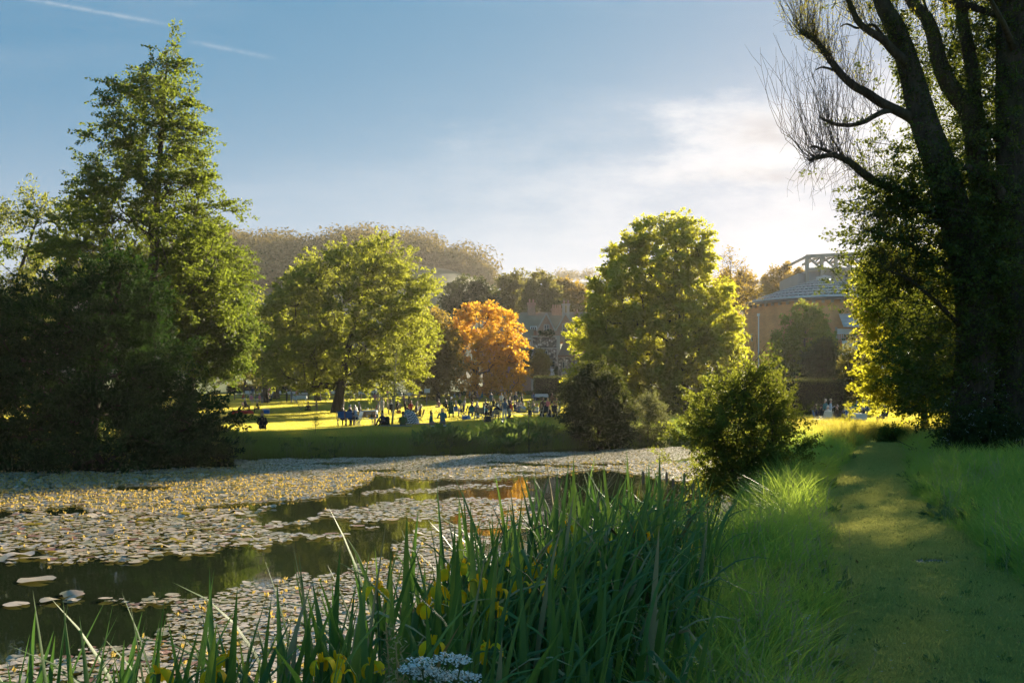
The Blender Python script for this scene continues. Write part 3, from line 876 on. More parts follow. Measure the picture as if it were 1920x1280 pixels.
def old_tree():
    Y = 30.0; rng = np.random.default_rng(77)
    bx = (1895 - 960) / F * Y; bz = float(gz(bx, Y))
    root = thing("poplar_tree", "giant ivy-clad poplar with gnarled limbs beside the grass path", "tree", (bx, Y, bz), group="old trees by the path")
    off = np.array((bx, Y, bz))
    tk, br, tw, ivy, lf = MB(), MB(), MB(), MB(), MB()
    T = limb(tk, [(1900, 880), (1902, 780), (1908, 600), (1910, 400), (1908, 150), (1905, 0), (1905, -220), (1900, -420)], .86, .40, Y, rng, off, 0, 18, .05)
    T2 = limb(tk, [(1826, 872), (1822, 760), (1832, 640), (1822, 520), (1800, 420), (1765, 320), (1738, 250), (1722, 190), (1712, 150), (1694, 90), (1678, 45), (1655, 12), (1640, -40), (1632, -130)], .62, .16, Y - .4, rng, off, 0, 14, .05)
    T3 = limb(br, [(1862, 560), (1842, 400), (1826, 250), (1815, 205), (1780, 165), (1762, 120), (1752, 70), (1738, 32), (1712, 12), (1690, -30)], .36, .14, Y + .5, rng, off, .3, 10)
    T4 = limb(br, [(1835, 330), (1830, 220), (1822, 120), (1800, 20), (1790, -120), (1770, -260)], .26, .12, Y + .9, rng, off, .5, 9)
    B1 = limb(br, [(1742, 256), (1712, 222), (1680, 206), (1650, 192), (1622, 172), (1602, 163), (1578, 142), (1560, 118), (1547, 98), (1532, 78), (1518, 70), (1502, 60)], .17, .06, Y - .3, rng, off, -1.2)
    C1 = limb(br, [(1718, 226), (1690, 206), (1660, 208), (1642, 216), (1622, 229), (1596, 236), (1566, 234), (1553, 228), (1541, 222)], .10, .035, Y - .3, rng, off, -1.0, 7)
    D1 = limb(br, [(1778, 420), (1740, 392), (1706, 372), (1668, 350), (1640, 340), (1622, 328), (1608, 316), (1594, 304), (1578, 296), (1562, 290), (1548, 292), (1532, 296), (1517, 300)], .17, .05, Y - .2, rng, off, -1.6)
    D2 = limb(br, [(1562, 290), (1552, 283), (1540, 280), (1528, 274), (1520, 276)], .06, .03, Y - 1.4, rng, off, .2, 6)
    E1 = limb(br, [(1712, 146), (1700, 118), (1676, 98), (1656, 74), (1634, 62), (1612, 46), (1600, 24), (1588, -10), (1580, -60)], .15, .06, Y - .4, rng, off, -.9)
    E2 = limb(br, [(1660, 76), (1640, 46), (1622, 50), (1606, 54), (1588, 44), (1576, 50)], .055, .02, Y - .6, rng, off, -.5, 6)
    E3 = limb(br, [(1568, 134), (1552, 128), (1540, 126), (1530, 131)], .045, .02, Y - .9, rng, off, -.2, 6)
    G1 = limb(br, [(1885, 380), (1862, 342), (1838, 330), (1812, 312)], .2, .1, Y - .8, rng, off, -.5, 7)
    H1 = limb(br, [(1820, 520), (1780, 500), (1730, 470), (1690, 452), (1655, 440), (1625, 432)], .1, .025, Y - .4, rng, off, -1.0, 7)
    H2 = limb(br, [(1840, 640), (1800, 610), (1750, 560), (1700, 520), (1660, 505)], .09, .02, Y - .4, rng, off, -1.3, 7)
    # whip-like shoots
    W = np.concatenate
    whips(tw, rng, D1[28:], off, 95, 3.0, .95, (-.75, -.1, .05), .011, .42)
    whips(tw, rng, D1[10:30], off, 50, 2.0, .7, (-.55, -.1, -.3), .010, .55, lf, 5)
    whips(tw, rng, C1[8:], off, 55, 1.9, .9, (-.4, 0, .1), .009, .4)
    whips(tw, rng, B1[14:30], off, 46, 1.8, .9, (-.3, 0, .2), .010, .35, lf, 9)
    whips(tw, rng, B1[30:], off, 105, 2.2, .95, (-.5, 0, .2), .010, .4, lf, 22)
    whips(tw, rng, E1[8:], off, 90, 2.0, 1, (-.4, 0, .4), .010, .4, lf, 22)
    whips(tw, rng, T2[36:], off, 55, 2.0, .8, (-.3, 0, .4), .010, .4, lf, 18)
    whips(tw, rng, W([T3[18:], T4[8:], T2[24:36]]), off, 130, 2.1, .9, (-.1, -.2, .4), .010, .45, lf, 22)
    whips(tw, rng, W([H1[6:], H2[6:]]), off, 90, 1.1, .6, (-.45, -.2, .0), .009, .6, lf, 22)
    whips(tw, rng, T[4:24], off, 60, 1.6, .2, (-.3, -.9, .1), .010, .8, lf, 16)
    # hanging curved twigs round the lower limb ends
    whips(tw, rng, D1[20:], off, 40, 1.1, -.25, (-.6, -.1, -.2), .008, .9)
    # ivy sleeves
    def rad(P, a, b): return np.linspace(a, b, len(P))
    ivy_on(ivy, rng, T[:26], rad(T[:26], .86, .52), off, 7000, .2)
    ivy_on(ivy, rng, T[20:], rad(T[20:], .56, .40), off, 3000, .3)
    ivy_on(ivy, rng, T2[:26], rad(T2[:26], .6, .3), off, 6500, .28)
    ivy_on(ivy, rng, T2[26:44], rad(T2[26:44], .3, .22), off, 2200, .14)
    ivy_on(ivy, rng, T3[:26], rad(T3[:26], .36, .2), off, 2600, .3)
    ivy_on(ivy, rng, T4, rad(T4, .26, .12), off, 2200, .4)
    ivy_on(ivy, rng, D1[:18], rad(D1[:18], .17, .13), off, 2000, .3)
    ivy_on(ivy, rng, W([G1, H1]), .1 * np.ones(len(G1) + len(H1)), off, 2500, .4)
    # leafy masses between the stems: (row, column, spread in m, sprays)
    for px, py, sx, sz, k_, yo in [(1690, 300, 1.0, .75, 90, 0), (1740, 340, .9, .9, 120, -.3), (1790, 300, .9, 1.2, 120, .5), (1850, 250, .8, 1.6, 130, .6), (1690, 420, 1.1, .8, 150, -.2),
                                   (1760, 470, 1.2, 1.0, 190, -.5), (1840, 480, .9, 1.5, 170, -.9), (1660, 480, .9, .6, 110, 0), (1720, 560, 1.0, .9, 150, 0), (1800, 620, .9, 1.3, 170, -.8), (1780, 130, 1.0, 1.4, 110, .8),
                                   (1850, 80, .8, 1.4, 90, .8), (1880, 560, .8, 2.2, 150, -1.1), (1655, 420, .55, .5, 60, 0), (1670, 370, .6, .4, 50, .3), (1655, 530, .5, .5, 60, .4), (1640, 250, .7, .8, 30, .2), (1770, 230, .8, .9, 60, .3), (1860, 160, .6, 1.2, 70, .6), (1900, 250, .6, 2.2, 70, -1.0), (1720, 60, 1.2, .9, 70, .3), (1770, 720, .5, .9, 70, -.5)]:
        c0 = at(px, py, Y + yo)
        k_ = int(k_ * (.40 if py < 310 else .85))
        C_ = c0 + rng.normal(size=(k_, 3)) * np.array((sx, .9, sz)) * .75
        D_ = nrm(rng.normal(size=(k_, 3)) * np.array((1, 1, .5)) + np.array((-.35, -.1, .1)))
        V, Q = sprays(rng, C_ - off, D_, 34, .75, .12, .095, .07, .12); ivy.add(V, Q)
        for c_, d_ in zip(C_[::2] - off, D_[::2]):
            tw.tube([c_ - d_ * .3, c_ + d_ * .3, c_ + d_ * .7 - np.array((0, 0, .06))], [.012, .009, .004], 3, cap=False)
    # crown above: boughs and leaves up to 20 m
    for k_ in range(26):
        a = T[min(len(T) - 1, int(rng.uniform(14, 31)))]
        b = a + np.array((rng.uniform(-5.5, 5), rng.uniform(-4, 4), rng.uniform(1.5, 6)))
        if (b[2] - EYE) / b[1] < .40: continue
        br.tube([a - off, (a + b) / 2 + rng.normal(size=3) * .3 - off, b - off], [.13, .08, .03], 5, cap=False)
        C_ = b + rng.normal(size=(34, 3)) * 1.1; C_[:, 2] = np.maximum(C_[:, 2], EYE + .42 * C_[:, 1])
        V, Q = sprays(rng, C_ - off, nrm(rng.normal(size=(34, 3)) + np.array((0, 0, .4))), 26, 1.1, .16, .11, .06, .05); lf.add(V, Q)
    tk.build("trunk", BARK_DARK, root, smooth=True); br.build("limbs", BARK_DARK, root, smooth=True)
    tw.build("twigs", BARK_DARK, root, kind='stuff'); ivy.build("ivy", LM['ivy'], root); lf.build("crown", LM['willow'], root)
    return root


old_tree()
tree("sycamore_tree", "dark leafy tree filling the gap behind the ivy-clad poplar", "tree",
     [(-60, 1780, 2030), (100, 1790, 2040), (200, 1800, 2050), (400, 1790, 2050), (600, 1800, 2040), (760, 1820, 2030)],
     38, 1930, LM['ivy'], BARK_DARK, seed=51, n=170, k=4, m=34, Ls=1.3, ws=.25, L=.17, Wd=.12, rise=.1, tr=.5, r_tip=.015, group="old trees by the path")
tree("elder_bush", "dark undergrowth bush with tiny white flowers at the poplar's foot", "bush",
     [(770, 1790, 1840), (800, 1770, 1930), (830, 1762, 1990), (862, 1768, 2010)],
     28.3, 1850, LM['dark'], BARK_DARK, seed=52, n=150, k=4, m=34, Ls=.4, ws=.09, L=.075, Wd=.055, rise=.3, tr=.05, r_tip=.005, depth=.45, group="bushes at the old tree's foot")
eb = [o for o in COL.objects if o.name.startswith("elder_bush")][0]
rg = np.random.default_rng(8)
fl = MB()
for _ in range(60):
    p = at(rg.uniform(1762, 1960), rg.uniform(690, 850), 27.6 + rg.uniform(-.3, .3)) - np.array(eb.location)
    V, Q = leaf_quads(rg, p + rg.normal(size=(6, 3)) * .035, nrm(rg.normal(size=(6, 3))), .024, .02); fl.add(V, Q)
fl.build("blossom", plain("white_petal", (.55, .55, .5), .7), eb)
tree("bramble_bush", "low dark shrub in the sunny grass at the path end", "bush",
     [(806, 1655, 1690), (816, 1646, 1700), (830, 1648, 1698)], 40.5, 1672, LM['haw'], BARK_DARK, seed=53, n=60, k=4, m=26, Ls=.35, ws=.08, L=.08, Wd=.05, rise=.3, tr=.03, r_tip=.005, group="bushes at the old tree's foot")

# young trees on the lawn edge
def sapling(label, Y, bpx, bpy_, tpx, tpy, lm, n, wid, seed, r=.035, L=.09, bark=None):
    rng = np.random.default_rng(seed)
    a = at(bpx, bpy_, Y); a[2] = float(gz(a[0], Y)); b = at(tpx, tpy, Y)
    root = thing("sapling", label, "sapling", tuple(a), group="young trees on the lawn edge")
    t = np.linspace(0, 1, 7)[:, None]
    P = (b - a) * t + np.stack([.03 * np.sin(t[:, 0] * 5), 0 * t[:, 0], 0 * t[:, 0]], -1)
    MB().tube(P, np.linspace(r, r * .3, 7), 6).build("trunk", bark or BARK, root, smooth=True)
    s = rng.uniform(.35, 1, n)
    C_ = (b - a) * s[:, None]; D_ = nrm(rng.normal(size=(n, 3)) * np.array((1, 1, .3)) + np.array((0, 0, .7)))
    br = MB()
    for c_, d_, q in zip(C_, D_, s):
        br.tube([c_, c_ + d_ * wid * (1.25 - q)], [r * .35, r * .12], 3, cap=False)
    br.build("branches", bark or BARK, root, kind='stuff')
    V, Q = sprays(rng, C_, D_, 26, wid, wid * .14, L, L * .5, .1)
    MB().add(V, Q).build("crown", lm, root)
    return root


sapling("slender sapling with a pale trunk between the picnickers", 66, 735, 806, 744, 655, LM['pale'], 46, 1.0, 61, .07, .13, plain("pale_bark", (.32, .28, .2), .9))
sapling("waist high sapling with few leaves on the bank's crest", 47.5, 990, 808, 992, 752, LM['chestnut'], 12, .4, 62, .03, .09)
sapling("wispy seedling growing out of the bank grass near the lone woman", 50, 590, 812, 591, 780, LM['pale'], 16, .5, 63, .015, .05)
sapling("yellow leaved sapling before the low stone wall", 52, 1592, 818, 1594, 762, LM['maple'], 16, .45, 64, .03, .1)
# ------------------------------------------------------------------ buildings, walls, hedges, fence


def brick_mat(name, c1, c2, mortar, scale=1.0, bw=.22, bh=.075):
    m, nt, out = new_mat(name)
    t = nt.nodes.new('ShaderNodeTexCoord'); mp = nt.nodes.new('ShaderNodeMapping')
    mp.inputs['Rotation'].default_value = (R(90), 0, 0); nt.links.new(t.outputs['Object'], mp.inputs[0])
    b = nt.nodes.new('ShaderNodeTexBrick'); nt.links.new(mp.outputs[0], b.inputs['Vector'])
    b.inputs['Color1'].default_value = (*c1, 1); b.inputs['Color2'].default_value = (*c2, 1); b.inputs['Mortar'].default_value = (*mortar, 1)
    b.inputs['Scale'].default_value = scale; b.inputs['Brick Width'].default_value = bw; b.inputs['Row Height'].default_value = bh; b.inputs['Mortar Size'].default_value = .008
    n = nnoise(nt, .5, 5, .6)
    col = nmix(nt, .6, b.outputs['Color'], nramp(nt, n, [(.3, (.7, .7, .68)), (.7, (1.15, 1.1, 1.05))]), 'MULTIPLY')
    principled(nt, out, col, .9, .2)
    return m


def flint_mat():
    m, nt, out = new_mat("knapped_flint")
    t = nt.nodes.new('ShaderNodeTexCoord')
    vo = nt.nodes.new('ShaderNodeTexVoronoi'); vo.inputs['Scale'].default_value = 2.6; nt.links.new(t.outputs['Object'], vo.inputs['Vector'])
    sp = nt.nodes.new('ShaderNodeSeparateColor'); nt.links.new(vo.outputs['Color'], sp.inputs[0])
    col = nramp(nt, sp.outputs[0], [(.0, (.20, .165, .14)), (.45, (.34, .28, .23)), (.62, (.42, .34, .28)), (.72, (.78, .70, .60)), (1, (.82, .76, .68))])
    edge = nramp(nt, vo.outputs['Distance'], [(.28, (1, 1, 1)), (.42, (.55, .48, .42))])
    principled(nt, out, nmix(nt, 1.0, col, edge, 'MULTIPLY'), .85, .3)
    return m


def tile_mat(name, c1, c2, c3):
    m, nt, out = new_mat(name)
    n = nnoise(nt, .5, 5, .65); n2 = nnoise(nt, 9, 2, .5, 'Object', (1, 1, 3))
    col = nmix(nt, nramp(nt, n, [(.35, (0, 0, 0)), (.65, (1, 1, 1))]), c1, c2)
    col = nmix(nt, nramp(nt, n2, [(.45, (0, 0, 0)), (.7, (.6, .6, .6))]), col, c3)
    principled(nt, out, col, .85, .3, 0, n2, .6, .05)
    return m


BRICK = brick_mat("old_brick", (.62, .37, .25), (.54, .30, .19), (.3, .26, .21))
ORANGE_BRICK = brick_mat("theatre_brick", (.85, .42, .16), (.74, .34, .12), (.34, .27, .2))
FLINT = flint_mat()
TILE = tile_mat("clay_tile", (.36, .22, .14), (.42, .28, .18), (.34, .29, .13))
BROWN_TILE = tile_mat("brown_tile", (.24, .12, .075), (.28, .15, .09), (.16, .09, .06))
STONE = plain("dressed_stone", (.50, .44, .36), .85, .3, 0, .2, 1.5)
WHITE = plain("white_paint", (.74, .74, .72), .5, .4, 0, .05)
LEADGREY = plain("lead_sheet", (.60, .55, .52), .45, .5, .3, .12, .6)
DARKLEAD = plain("dark_lead", (.13, .12, .115), .6, .4, .2, .12, .6)
STEEL = plain("weathered_steel", (.42, .36, .28), .6, .5, .4, .15)
m_, nt_, out_ = new_mat("window_glass")
principled(nt_, out_, (.03, .035, .04), .08, .6)
GLASS = m_
m_, nt_, out_ = new_mat("dull_panel")
principled(nt_, out_, nmix(nt_, nnoise(nt_, .3, 3), (.30, .28, .26), (.44, .41, .38)), .5, .5)
PANEL = m_


def rect(mb, x0, x1, y0, y1, Y, depth, mi=0):
    """block whose front at distance Y spans these photo columns and rows"""
    a = at(x0, y1, Y); b = at(x1, y0, Y)
    mb.box(((a[0] + b[0]) / 2, Y + depth / 2, (a[2] + b[2]) / 2), (b[0] - a[0], depth, b[2] - a[2]), mi=mi)
    return mb


def window(root, x0, x1, y0, y1, Y, lights=2, rows=1, frame=STONE, off=(0, 0, 0)):
    """stone frame proud of the wall, mullions, dark panes set back"""
    a = at(x0, y1, Y) - off; b = at(x1, y0, Y) - off
    w_, h_ = b[0] - a[0], b[2] - a[2]; t = min(.16, w_ * .16)
    f = MB(); yy = a[1] - .06
    f.box((a[0] + t / 2, yy, (a[2] + b[2]) / 2), (t, .26, h_)); f.box((b[0] - t / 2, yy, (a[2] + b[2]) / 2), (t, .26, h_))
    f.box(((a[0] + b[0]) / 2, yy, b[2] - t / 2), (w_ - 2 * t, .25, t)); f.box(((a[0] + b[0]) / 2, yy, a[2] + t / 2), (w_ - 2 * t, .25, t))
    for k in range(1, lights): f.box((a[0] + t + (w_ - 2 * t) * k / lights, yy + .02, (a[2] + b[2]) / 2), (t * .5, .18, h_ - 2 * t))
    for k in range(1, rows): f.box(((a[0] + b[0]) / 2, yy + .03, a[2] + t + (h_ - 2 * t) * k / rows), (w_ - 2 * t, .14, t * .45))
    fo = f.build("window", frame, root)
    MB().box(((a[0] + b[0]) / 2, yy + .075, (a[2] + b[2]) / 2), (w_ - 2 * t, .03, h_ - 2 * t)).build("pane", GLASS, fo)
    return fo


def shifted(mb, off):
    mb.v = [v_ - off for v_ in mb.v]
    return mb


def manor():
    Y = 170.0
    base = at(1040, 707, Y); bz = float(gz(base[0], Y + 4))
    off = np.array((base[0], Y, bz))
    root = thing("manor_house", "gabled flint and brick manor house with tall chimneys half behind trees", "house", tuple(off))
    S = lambda m: shifted(m, off)
    low = bz - 1
    ylow = HZ - (low - EYE) * F / Y
    S(rect(MB(), 996.5, 1049, 632, ylow, Y, 6)).build("flint_wall", FLINT, root)
    S(rect(rect(rect(MB(), 995.8, 1050, 629, 632, Y - .12, 6.3), 996, 1049.5, 651.5, 653.5, Y - .1, .3), 1043.5, 1050, 632, ylow, Y - .14, .5)).build("stone_band", STONE, root)
    S(rect(rect(MB(), 996, 1000, 653.5, ylow, Y - .1, .4), 996, 999, 634, 651.5, Y - .08, .4)).build("quoin", STONE, root)
    # upper storey with two gables
    g = MB()
    for xa, xm, xb in ((1007, 1024.5, 1040.8), (1041.2, 1060.5, 1082)):
        P = [at(xa, 640, Y + 3.4), at(xb, 640, Y + 3.4), at(xb, 619, Y + 3.4), at(xm, 588.5, Y + 3.4), at(xa, 619, Y + 3.4)]
        g.prism(P, (0, 0, 0), (0, 7, 0))
    S(g).build("gable_wall", BRICK, root)
    cp = MB()
    for xa, xm, xb in ((1006, 1024.5, 1041.0), (1041.4, 1060.5, 1083)):
        for xe in (xa, xb): cp.beam(at(xe, 620, Y + 3.3), at(xm, 587, Y + 3.3), .3, .25)
    S(cp).build("gable_coping", STONE, root)
    rf = MB()
    for xa, xm, xb in ((1007, 1024.5, 1040.8), (1041.2, 1060.5, 1082)):
        for xe, sg in ((xa, -1), (xb, 1)):
            e = at(xe, 617.5, Y + 3.9); r_ = at(xm, 588.2, Y + 3.9)
            rf.prism([e, e + np.array((0, 0, .25)), r_ + np.array((0, 0, .25)), r_], (0, 0, 0), (0, 6.4, 0))
    S(rf).build("gable_roof", TILE, root)
    main = MB()
    P = [at(960, 622, Y + 8), at(1125, 622, Y + 8), at(1122, 588, Y + 13.5), at(976, 588, Y + 13.5)]
    main.add(P + [p + np.array((0, 0, .3)) for p in P], [(0, 1, 2, 3), (7, 6, 5, 4), (0, 4, 5, 1), (1, 5, 6, 2), (2, 6, 7, 3), (3, 7, 4, 0)])
    P = [at(905, 640, Y + 5.2), at(1000, 640, Y + 5.2), at(1000, 600, Y + 11), at(905, 600, Y + 11)]
    main.add(P + [p + np.array((0, 0, .3)) for p in P], [(0, 1, 2, 3), (7, 6, 5, 4), (0, 4, 5, 1), (1, 5, 6, 2), (2, 6, 7, 3), (3, 7, 4, 0)])
    S(main).build("roof", TILE, root)
    S(rect(rect(MB(), 960, 1007.5, 615, ylow, Y + 8.3, 6), 905, 996, 634, ylow, Y + 5.6, 2.5)).build("brick_wall", BRICK, root)
    S(rect(MB(), 1082.5, 1130, 618, ylow, Y + 8, 6)).build("brick_wall", BRICK, root)
    # low wing on the right with a steep brown roof
    S(rect(MB(), 1047.5, 1092, 668, ylow, Y - 3, 6)).build("wing_wall", FLINT, root)
    wr = MB()
    P = [at(1046, 669, Y - 3.4), at(1094, 669, Y - 3.4), at(1094, 636, Y + 1.5), at(1060, 636, Y + 1.5)]
    wr.add(P + [p + np.array((0, 0, .25)) for p in P], [(0, 1, 2, 3), (7, 6, 5, 4), (0, 4, 5, 1), (1, 5, 6, 2), (2, 6, 7, 3), (3, 7, 4, 0)])
    S(wr).build("wing_roof", BROWN_TILE, root)
    # chimneys
    def chimney(x0, x1, y0, y1, Yc, mat, pots, cap=True):
        c_ = MB(); rect(c_, x0, x1, y0 + 4, y1 + 16, Yc, (x1 - x0) / F * Yc)
        if cap:
            rect(c_, x0 - .8, x1 + .8, y0 + 1.6, y0 + 4, Yc - .12, (x1 - x0 + 1.6) / F * Yc); rect(c_, x0 - 1.6, x1 + 1.6, y0, y0 + 1.6, Yc - .25, (x1 - x0 + 3.2) / F * Yc)
        co = S(c_).build("chimney", mat, root)
        for k in range(pots):
            p = at(x0 + (x1 - x0) * (k + .5) / pots, y0, Yc + .6)
            S(MB().lathe([(.16, -.05), (.14, .5), (.18, .6), (.13, .6)], p, 8)).build("chimney_pot", BRICK, co)
    chimney(989.5, 1003.5, 567, 594, Y + 12.5, BRICK, 2)
    chimney(1034.5, 1052.5, 577.5, 588, Y + 12.5, BRICK, 4)
    chimney(1054.5, 1060, 569, 588, Y + 8, STONE, 1); chimney(1062.5, 1068, 569, 588, Y + 8, STONE, 1)
    chimney(1079, 1085, 586, 592, Y + 12, BRICK, 1)
    W = lambda *a, **k: window(root, *a, off=off, **k)
    W(1019.5, 1030, 608, 624, Y + 3.3, lights=2, rows=2); W(1054, 1064.5, 607, 624, Y + 3.3, lights=2, rows=2)
    W(994, 1007, 611.5, 620.5, Y + 8.2, lights=3, frame=WHITE)
    W(1015, 1027.5, 656.5, 672, Y - .02, lights=3, rows=1); W(1022, 1028, 674, 687, Y - .02, lights=1)
    W(1032, 1041.5, 675.5, 689, Y - .02, lights=1); W(985, 995.2, 634, 654, Y + 5.5, lights=2, rows=3, frame=WHITE)
    W(960, 970, 650, 668, Y + 5.5, lights=2, rows=3, frame=WHITE); W(1054, 1059, 678, 690, Y - 3.02, lights=1)
    dr = MB(); rect(dr, 1032.5, 1040.5, 690.5, 704, Y - .12, .2); S(dr).build("door", WHITE, root)
    rg_ = np.random.default_rng(3)
    iv = MB()
    for x0, x1, y0, y1, n_ in ((1012, 1036, 621, 628, 260), (1040, 1056, 688, 706, 380), (983, 996, 656, 690, 420)):
        c_ = np.stack([at(rg_.uniform(x0, x1), rg_.uniform(y0, y1), Y - .3) for _ in range(n_)]) + rg_.normal(size=(n_, 3)) * .15
        V, Q = leaf_quads(rg_, c_ - off, nrm(rg_.normal(size=(n_, 3))), .4, .3); iv.add(V, Q)
    iv.build("creeper", LM['dark'], root)
    return root


manor()


def theatre():
    Y = 190.0; s = Y / F
    cx = (1545 - 960) * s
    zt = lambda py: EYE - (py - HZ) * s
    bz = float(gz(cx, Y - 15)) - .5
    off = np.array((cx, Y, bz))
    root = thing("theatre", "round brick opera theatre with a stepped metal roof and steel truss tower", "building", tuple(off))
    Rr = 155 * s * (Y - 2) / Y
    S = lambda m: shifted(m, off)
    # apparent rows -> heights on the near rim: the rim nearest the camera stands at Y - r
    hz = lambda py, d: EYE - (py - HZ) * d / F
    z_eave = hz(573, Y)
    z_top = hz(524, Y)
    d = S(MB().lathe([(Rr - .9, bz), (Rr - .9, z_eave - .15)], (cx, Y, 0), 72)); d.build("drum_wall", ORANGE_BRICK, root, smooth=True)
    nb = 7
    rs = [Rr * (1 - k / nb * .93) for k in range(nb + 1)]
    zs = [z_eave + (z_top - z_eave) * (k / nb) ** .92 for k in range(nb + 1)]
    for k in range(nb):
        lift = .16
        S(MB().lathe([(rs[k] + .12, zs[k] + lift), (rs[k + 1] - .15, zs[k + 1])], (cx, Y, 0), 72)).build("roof_ring", LEADGREY, root)
        S(MB().lathe([(rs[k] + .02, zs[k] - .42), (rs[k] + .16, zs[k] + lift - .03), (rs[k] + .12, zs[k] + lift)], (cx, Y, 0), 72)).build("roof_step", DARKLEAD, root)
        seam = MB()
        n_ = max(16, int(100 * rs[k] / Rr))
        for q in range(n_):
            a = 2 * PI * q / n_
            ca, sa = math.cos(a), math.sin(a)
            seam.beam((cx + ca * (rs[k] + .1), Y + sa * (rs[k] + .1), zs[k] + lift + .04), (cx + ca * rs[k + 1], Y + sa * rs[k + 1], zs[k + 1] + .05), .09, .12)
        tag(S(seam).build("roof_seam", LEADGREY, root), kind='stuff')
    S(MB().lathe([(rs[-1] + .3, zs[-1] - .1), (rs[-1] + .3, zs[-1] + .5), (.05, zs[-1] + .8)], (cx, Y, 0), 24)).build("roof_cap", LEADGREY, root)
    br = MB()
    for q in range(60):
        a = 2 * PI * q / 60
        br.box((cx + math.cos(a) * (Rr - .6), Y + math.sin(a) * (Rr - .6), z_eave - .6), (.35, .5, .5), a)
    tag(S(br).build("eave_bracket", STEEL, root), kind='stuff')
    # lower ring roof over the foyer, on the right front
    zl0, zl1 = hz(587, Y - Rr), hz(612, Y - Rr - 3)
    for k in range(4):
        r0 = Rr + 3.6 - k * 1.1; r1 = r0 - 1.1
        z0 = zl1 + (zl0 - zl1) * k / 4; z1 = zl1 + (zl0 - zl1) * (k + 1) / 4
        S(MB().lathe([(r0 + .05, z0 - .12), (r0 + .05, z0 + .1), (r1, z1)], (cx, Y, 0), 30, a0=R(262), a1=R(330))).build("foyer_roof", LEADGREY, root)
    S(MB().lathe([(Rr + 2.6, bz), (Rr + 2.6, hz(638, Y - Rr - 3))], (cx, Y, 0), 30, a0=R(262), a1=R(330))).build("terrace_wall", WHITE, root)
    S(MB().lathe([(Rr + 2.6, hz(638, Y - Rr - 3) - .05), (Rr - .9, hz(638, Y - Rr - 3))], (cx, Y, 0), 30, a0=R(262), a1=R(330))).build("terrace_floor", STONE, root)
    Yf = Y - Rr - 2.2
    zr = hz(638, Yf)
    for k, px in enumerate((1552, 1568, 1604, 1640)):
        p = at(px, 638, Yf + .4 + (.3, 0, .6, 2.6)[k])
        S(MB().box((p[0], p[1], (zr + zl1) / 2), (.28, .28, zl1 - zr))).build("column", STEEL, root)
    S(rect(MB(), 1569.5, 1603, 616, 626, Yf + 1.0, .1)).build("screen", WHITE, root)
    ra = MB()
    for k in range(9):
        p = at(1569 + k * 4.2, 638, Yf + .1); ra.box((p[0], p[1], zr + .55), (.06, .06, 1.1))
    for zz in (1.1, .75, .4): ra.beam(at(1568, 638, Yf + .1) * (1, 1, 0) + (0, 0, zr + zz), at(1604, 638, Yf + .1) * (1, 1, 0) + (0, 0, zr + zz), .06)
    S(ra).build("railing", WHITE, root)
    # side windows and downpipe
    for x0, x1, y0, y1 in ((1408, 1417, 626, 640), (1420, 1427, 648, 656)):
        xx = ((x0 + x1) / 2 - 960) / F * (Y - 9); dx = xx - cx
        yy = Y - math.sqrt(max(1, (Rr - .9) ** 2 - min(abs(dx), Rr - 1.2) ** 2)) - .1
        window(root, x0, x1, y0, y1, yy, 2, 2, off=off)
    xx = (1437 - 960) / F * (Y - 11); yy = Y - math.sqrt((Rr - .9) ** 2 - (xx - cx) ** 2) - .25
    S(MB().tube([(xx, yy, bz), (xx, yy, hz(590, yy))], .12, 8).box((xx, yy, hz(590, yy)), (.5, .4, .5))).build("downpipe", WHITE, root)
    # fly tower: panels and an open steel truss above
    Yt = Y + 9
    S(rect(MB(), 1497, 1513, 512, 560, Yt + .5, 14)).build("tower_wall", PANEL, root)
    for k, (x0, x1) in enumerate(((1513.6, 1540.2), (1540.8, 1566.6), (1567.2, 1593.6), (1594.2, 1621.5), (1622.1, 1650), (1650.6, 1680))):
        S(rect(MB(), x0, x1, 506.5, 560, Yt + .2, 12)).build("tower_panel", PANEL, root)
    ps = (1513, 1540.5, 1567, 1594, 1622, 1650, 1680)
    top = lambda px: 481 - (px - 1513) * .05
    for Yk in (Yt - .4, Yt + 12.4):
        for px in ps:
            S(MB().beam(at(px, 560, Yk), at(px, top(px), Yk), .62)).build("tower_post", STEEL, root)
        S(MB().beam(at(1511, 481, Yk - .02), at(1682, top(1682), Yk - .02), .6, .7)).build("truss_chord", STEEL, root)
        S(MB().beam(at(1511, 505, Yk - .04), at(1682, 504, Yk - .04), .5, .6)).build("truss_chord", STEEL, root)
        for a, b in zip(ps[:-1], ps[1:]):
            S(MB().beam(at(a, top(a), Yk + .05), at(b, 504, Yk + .05), .34)).build("truss_brace", STEEL, root)
            m_ = (a + b) / 2
            S(MB().beam(at(b, top(b), Yk + .09), at(m_, 493, Yk + .09), .26)).build("truss_brace", STEEL, root)
    for px in ps: S(MB().beam(at(px, top(px), Yt - .4), at(px, top(px), Yt - .4) + np.array((0, 12.8, 0)), .4)).build("truss_beam", STEEL, root)
    return root


theatre()


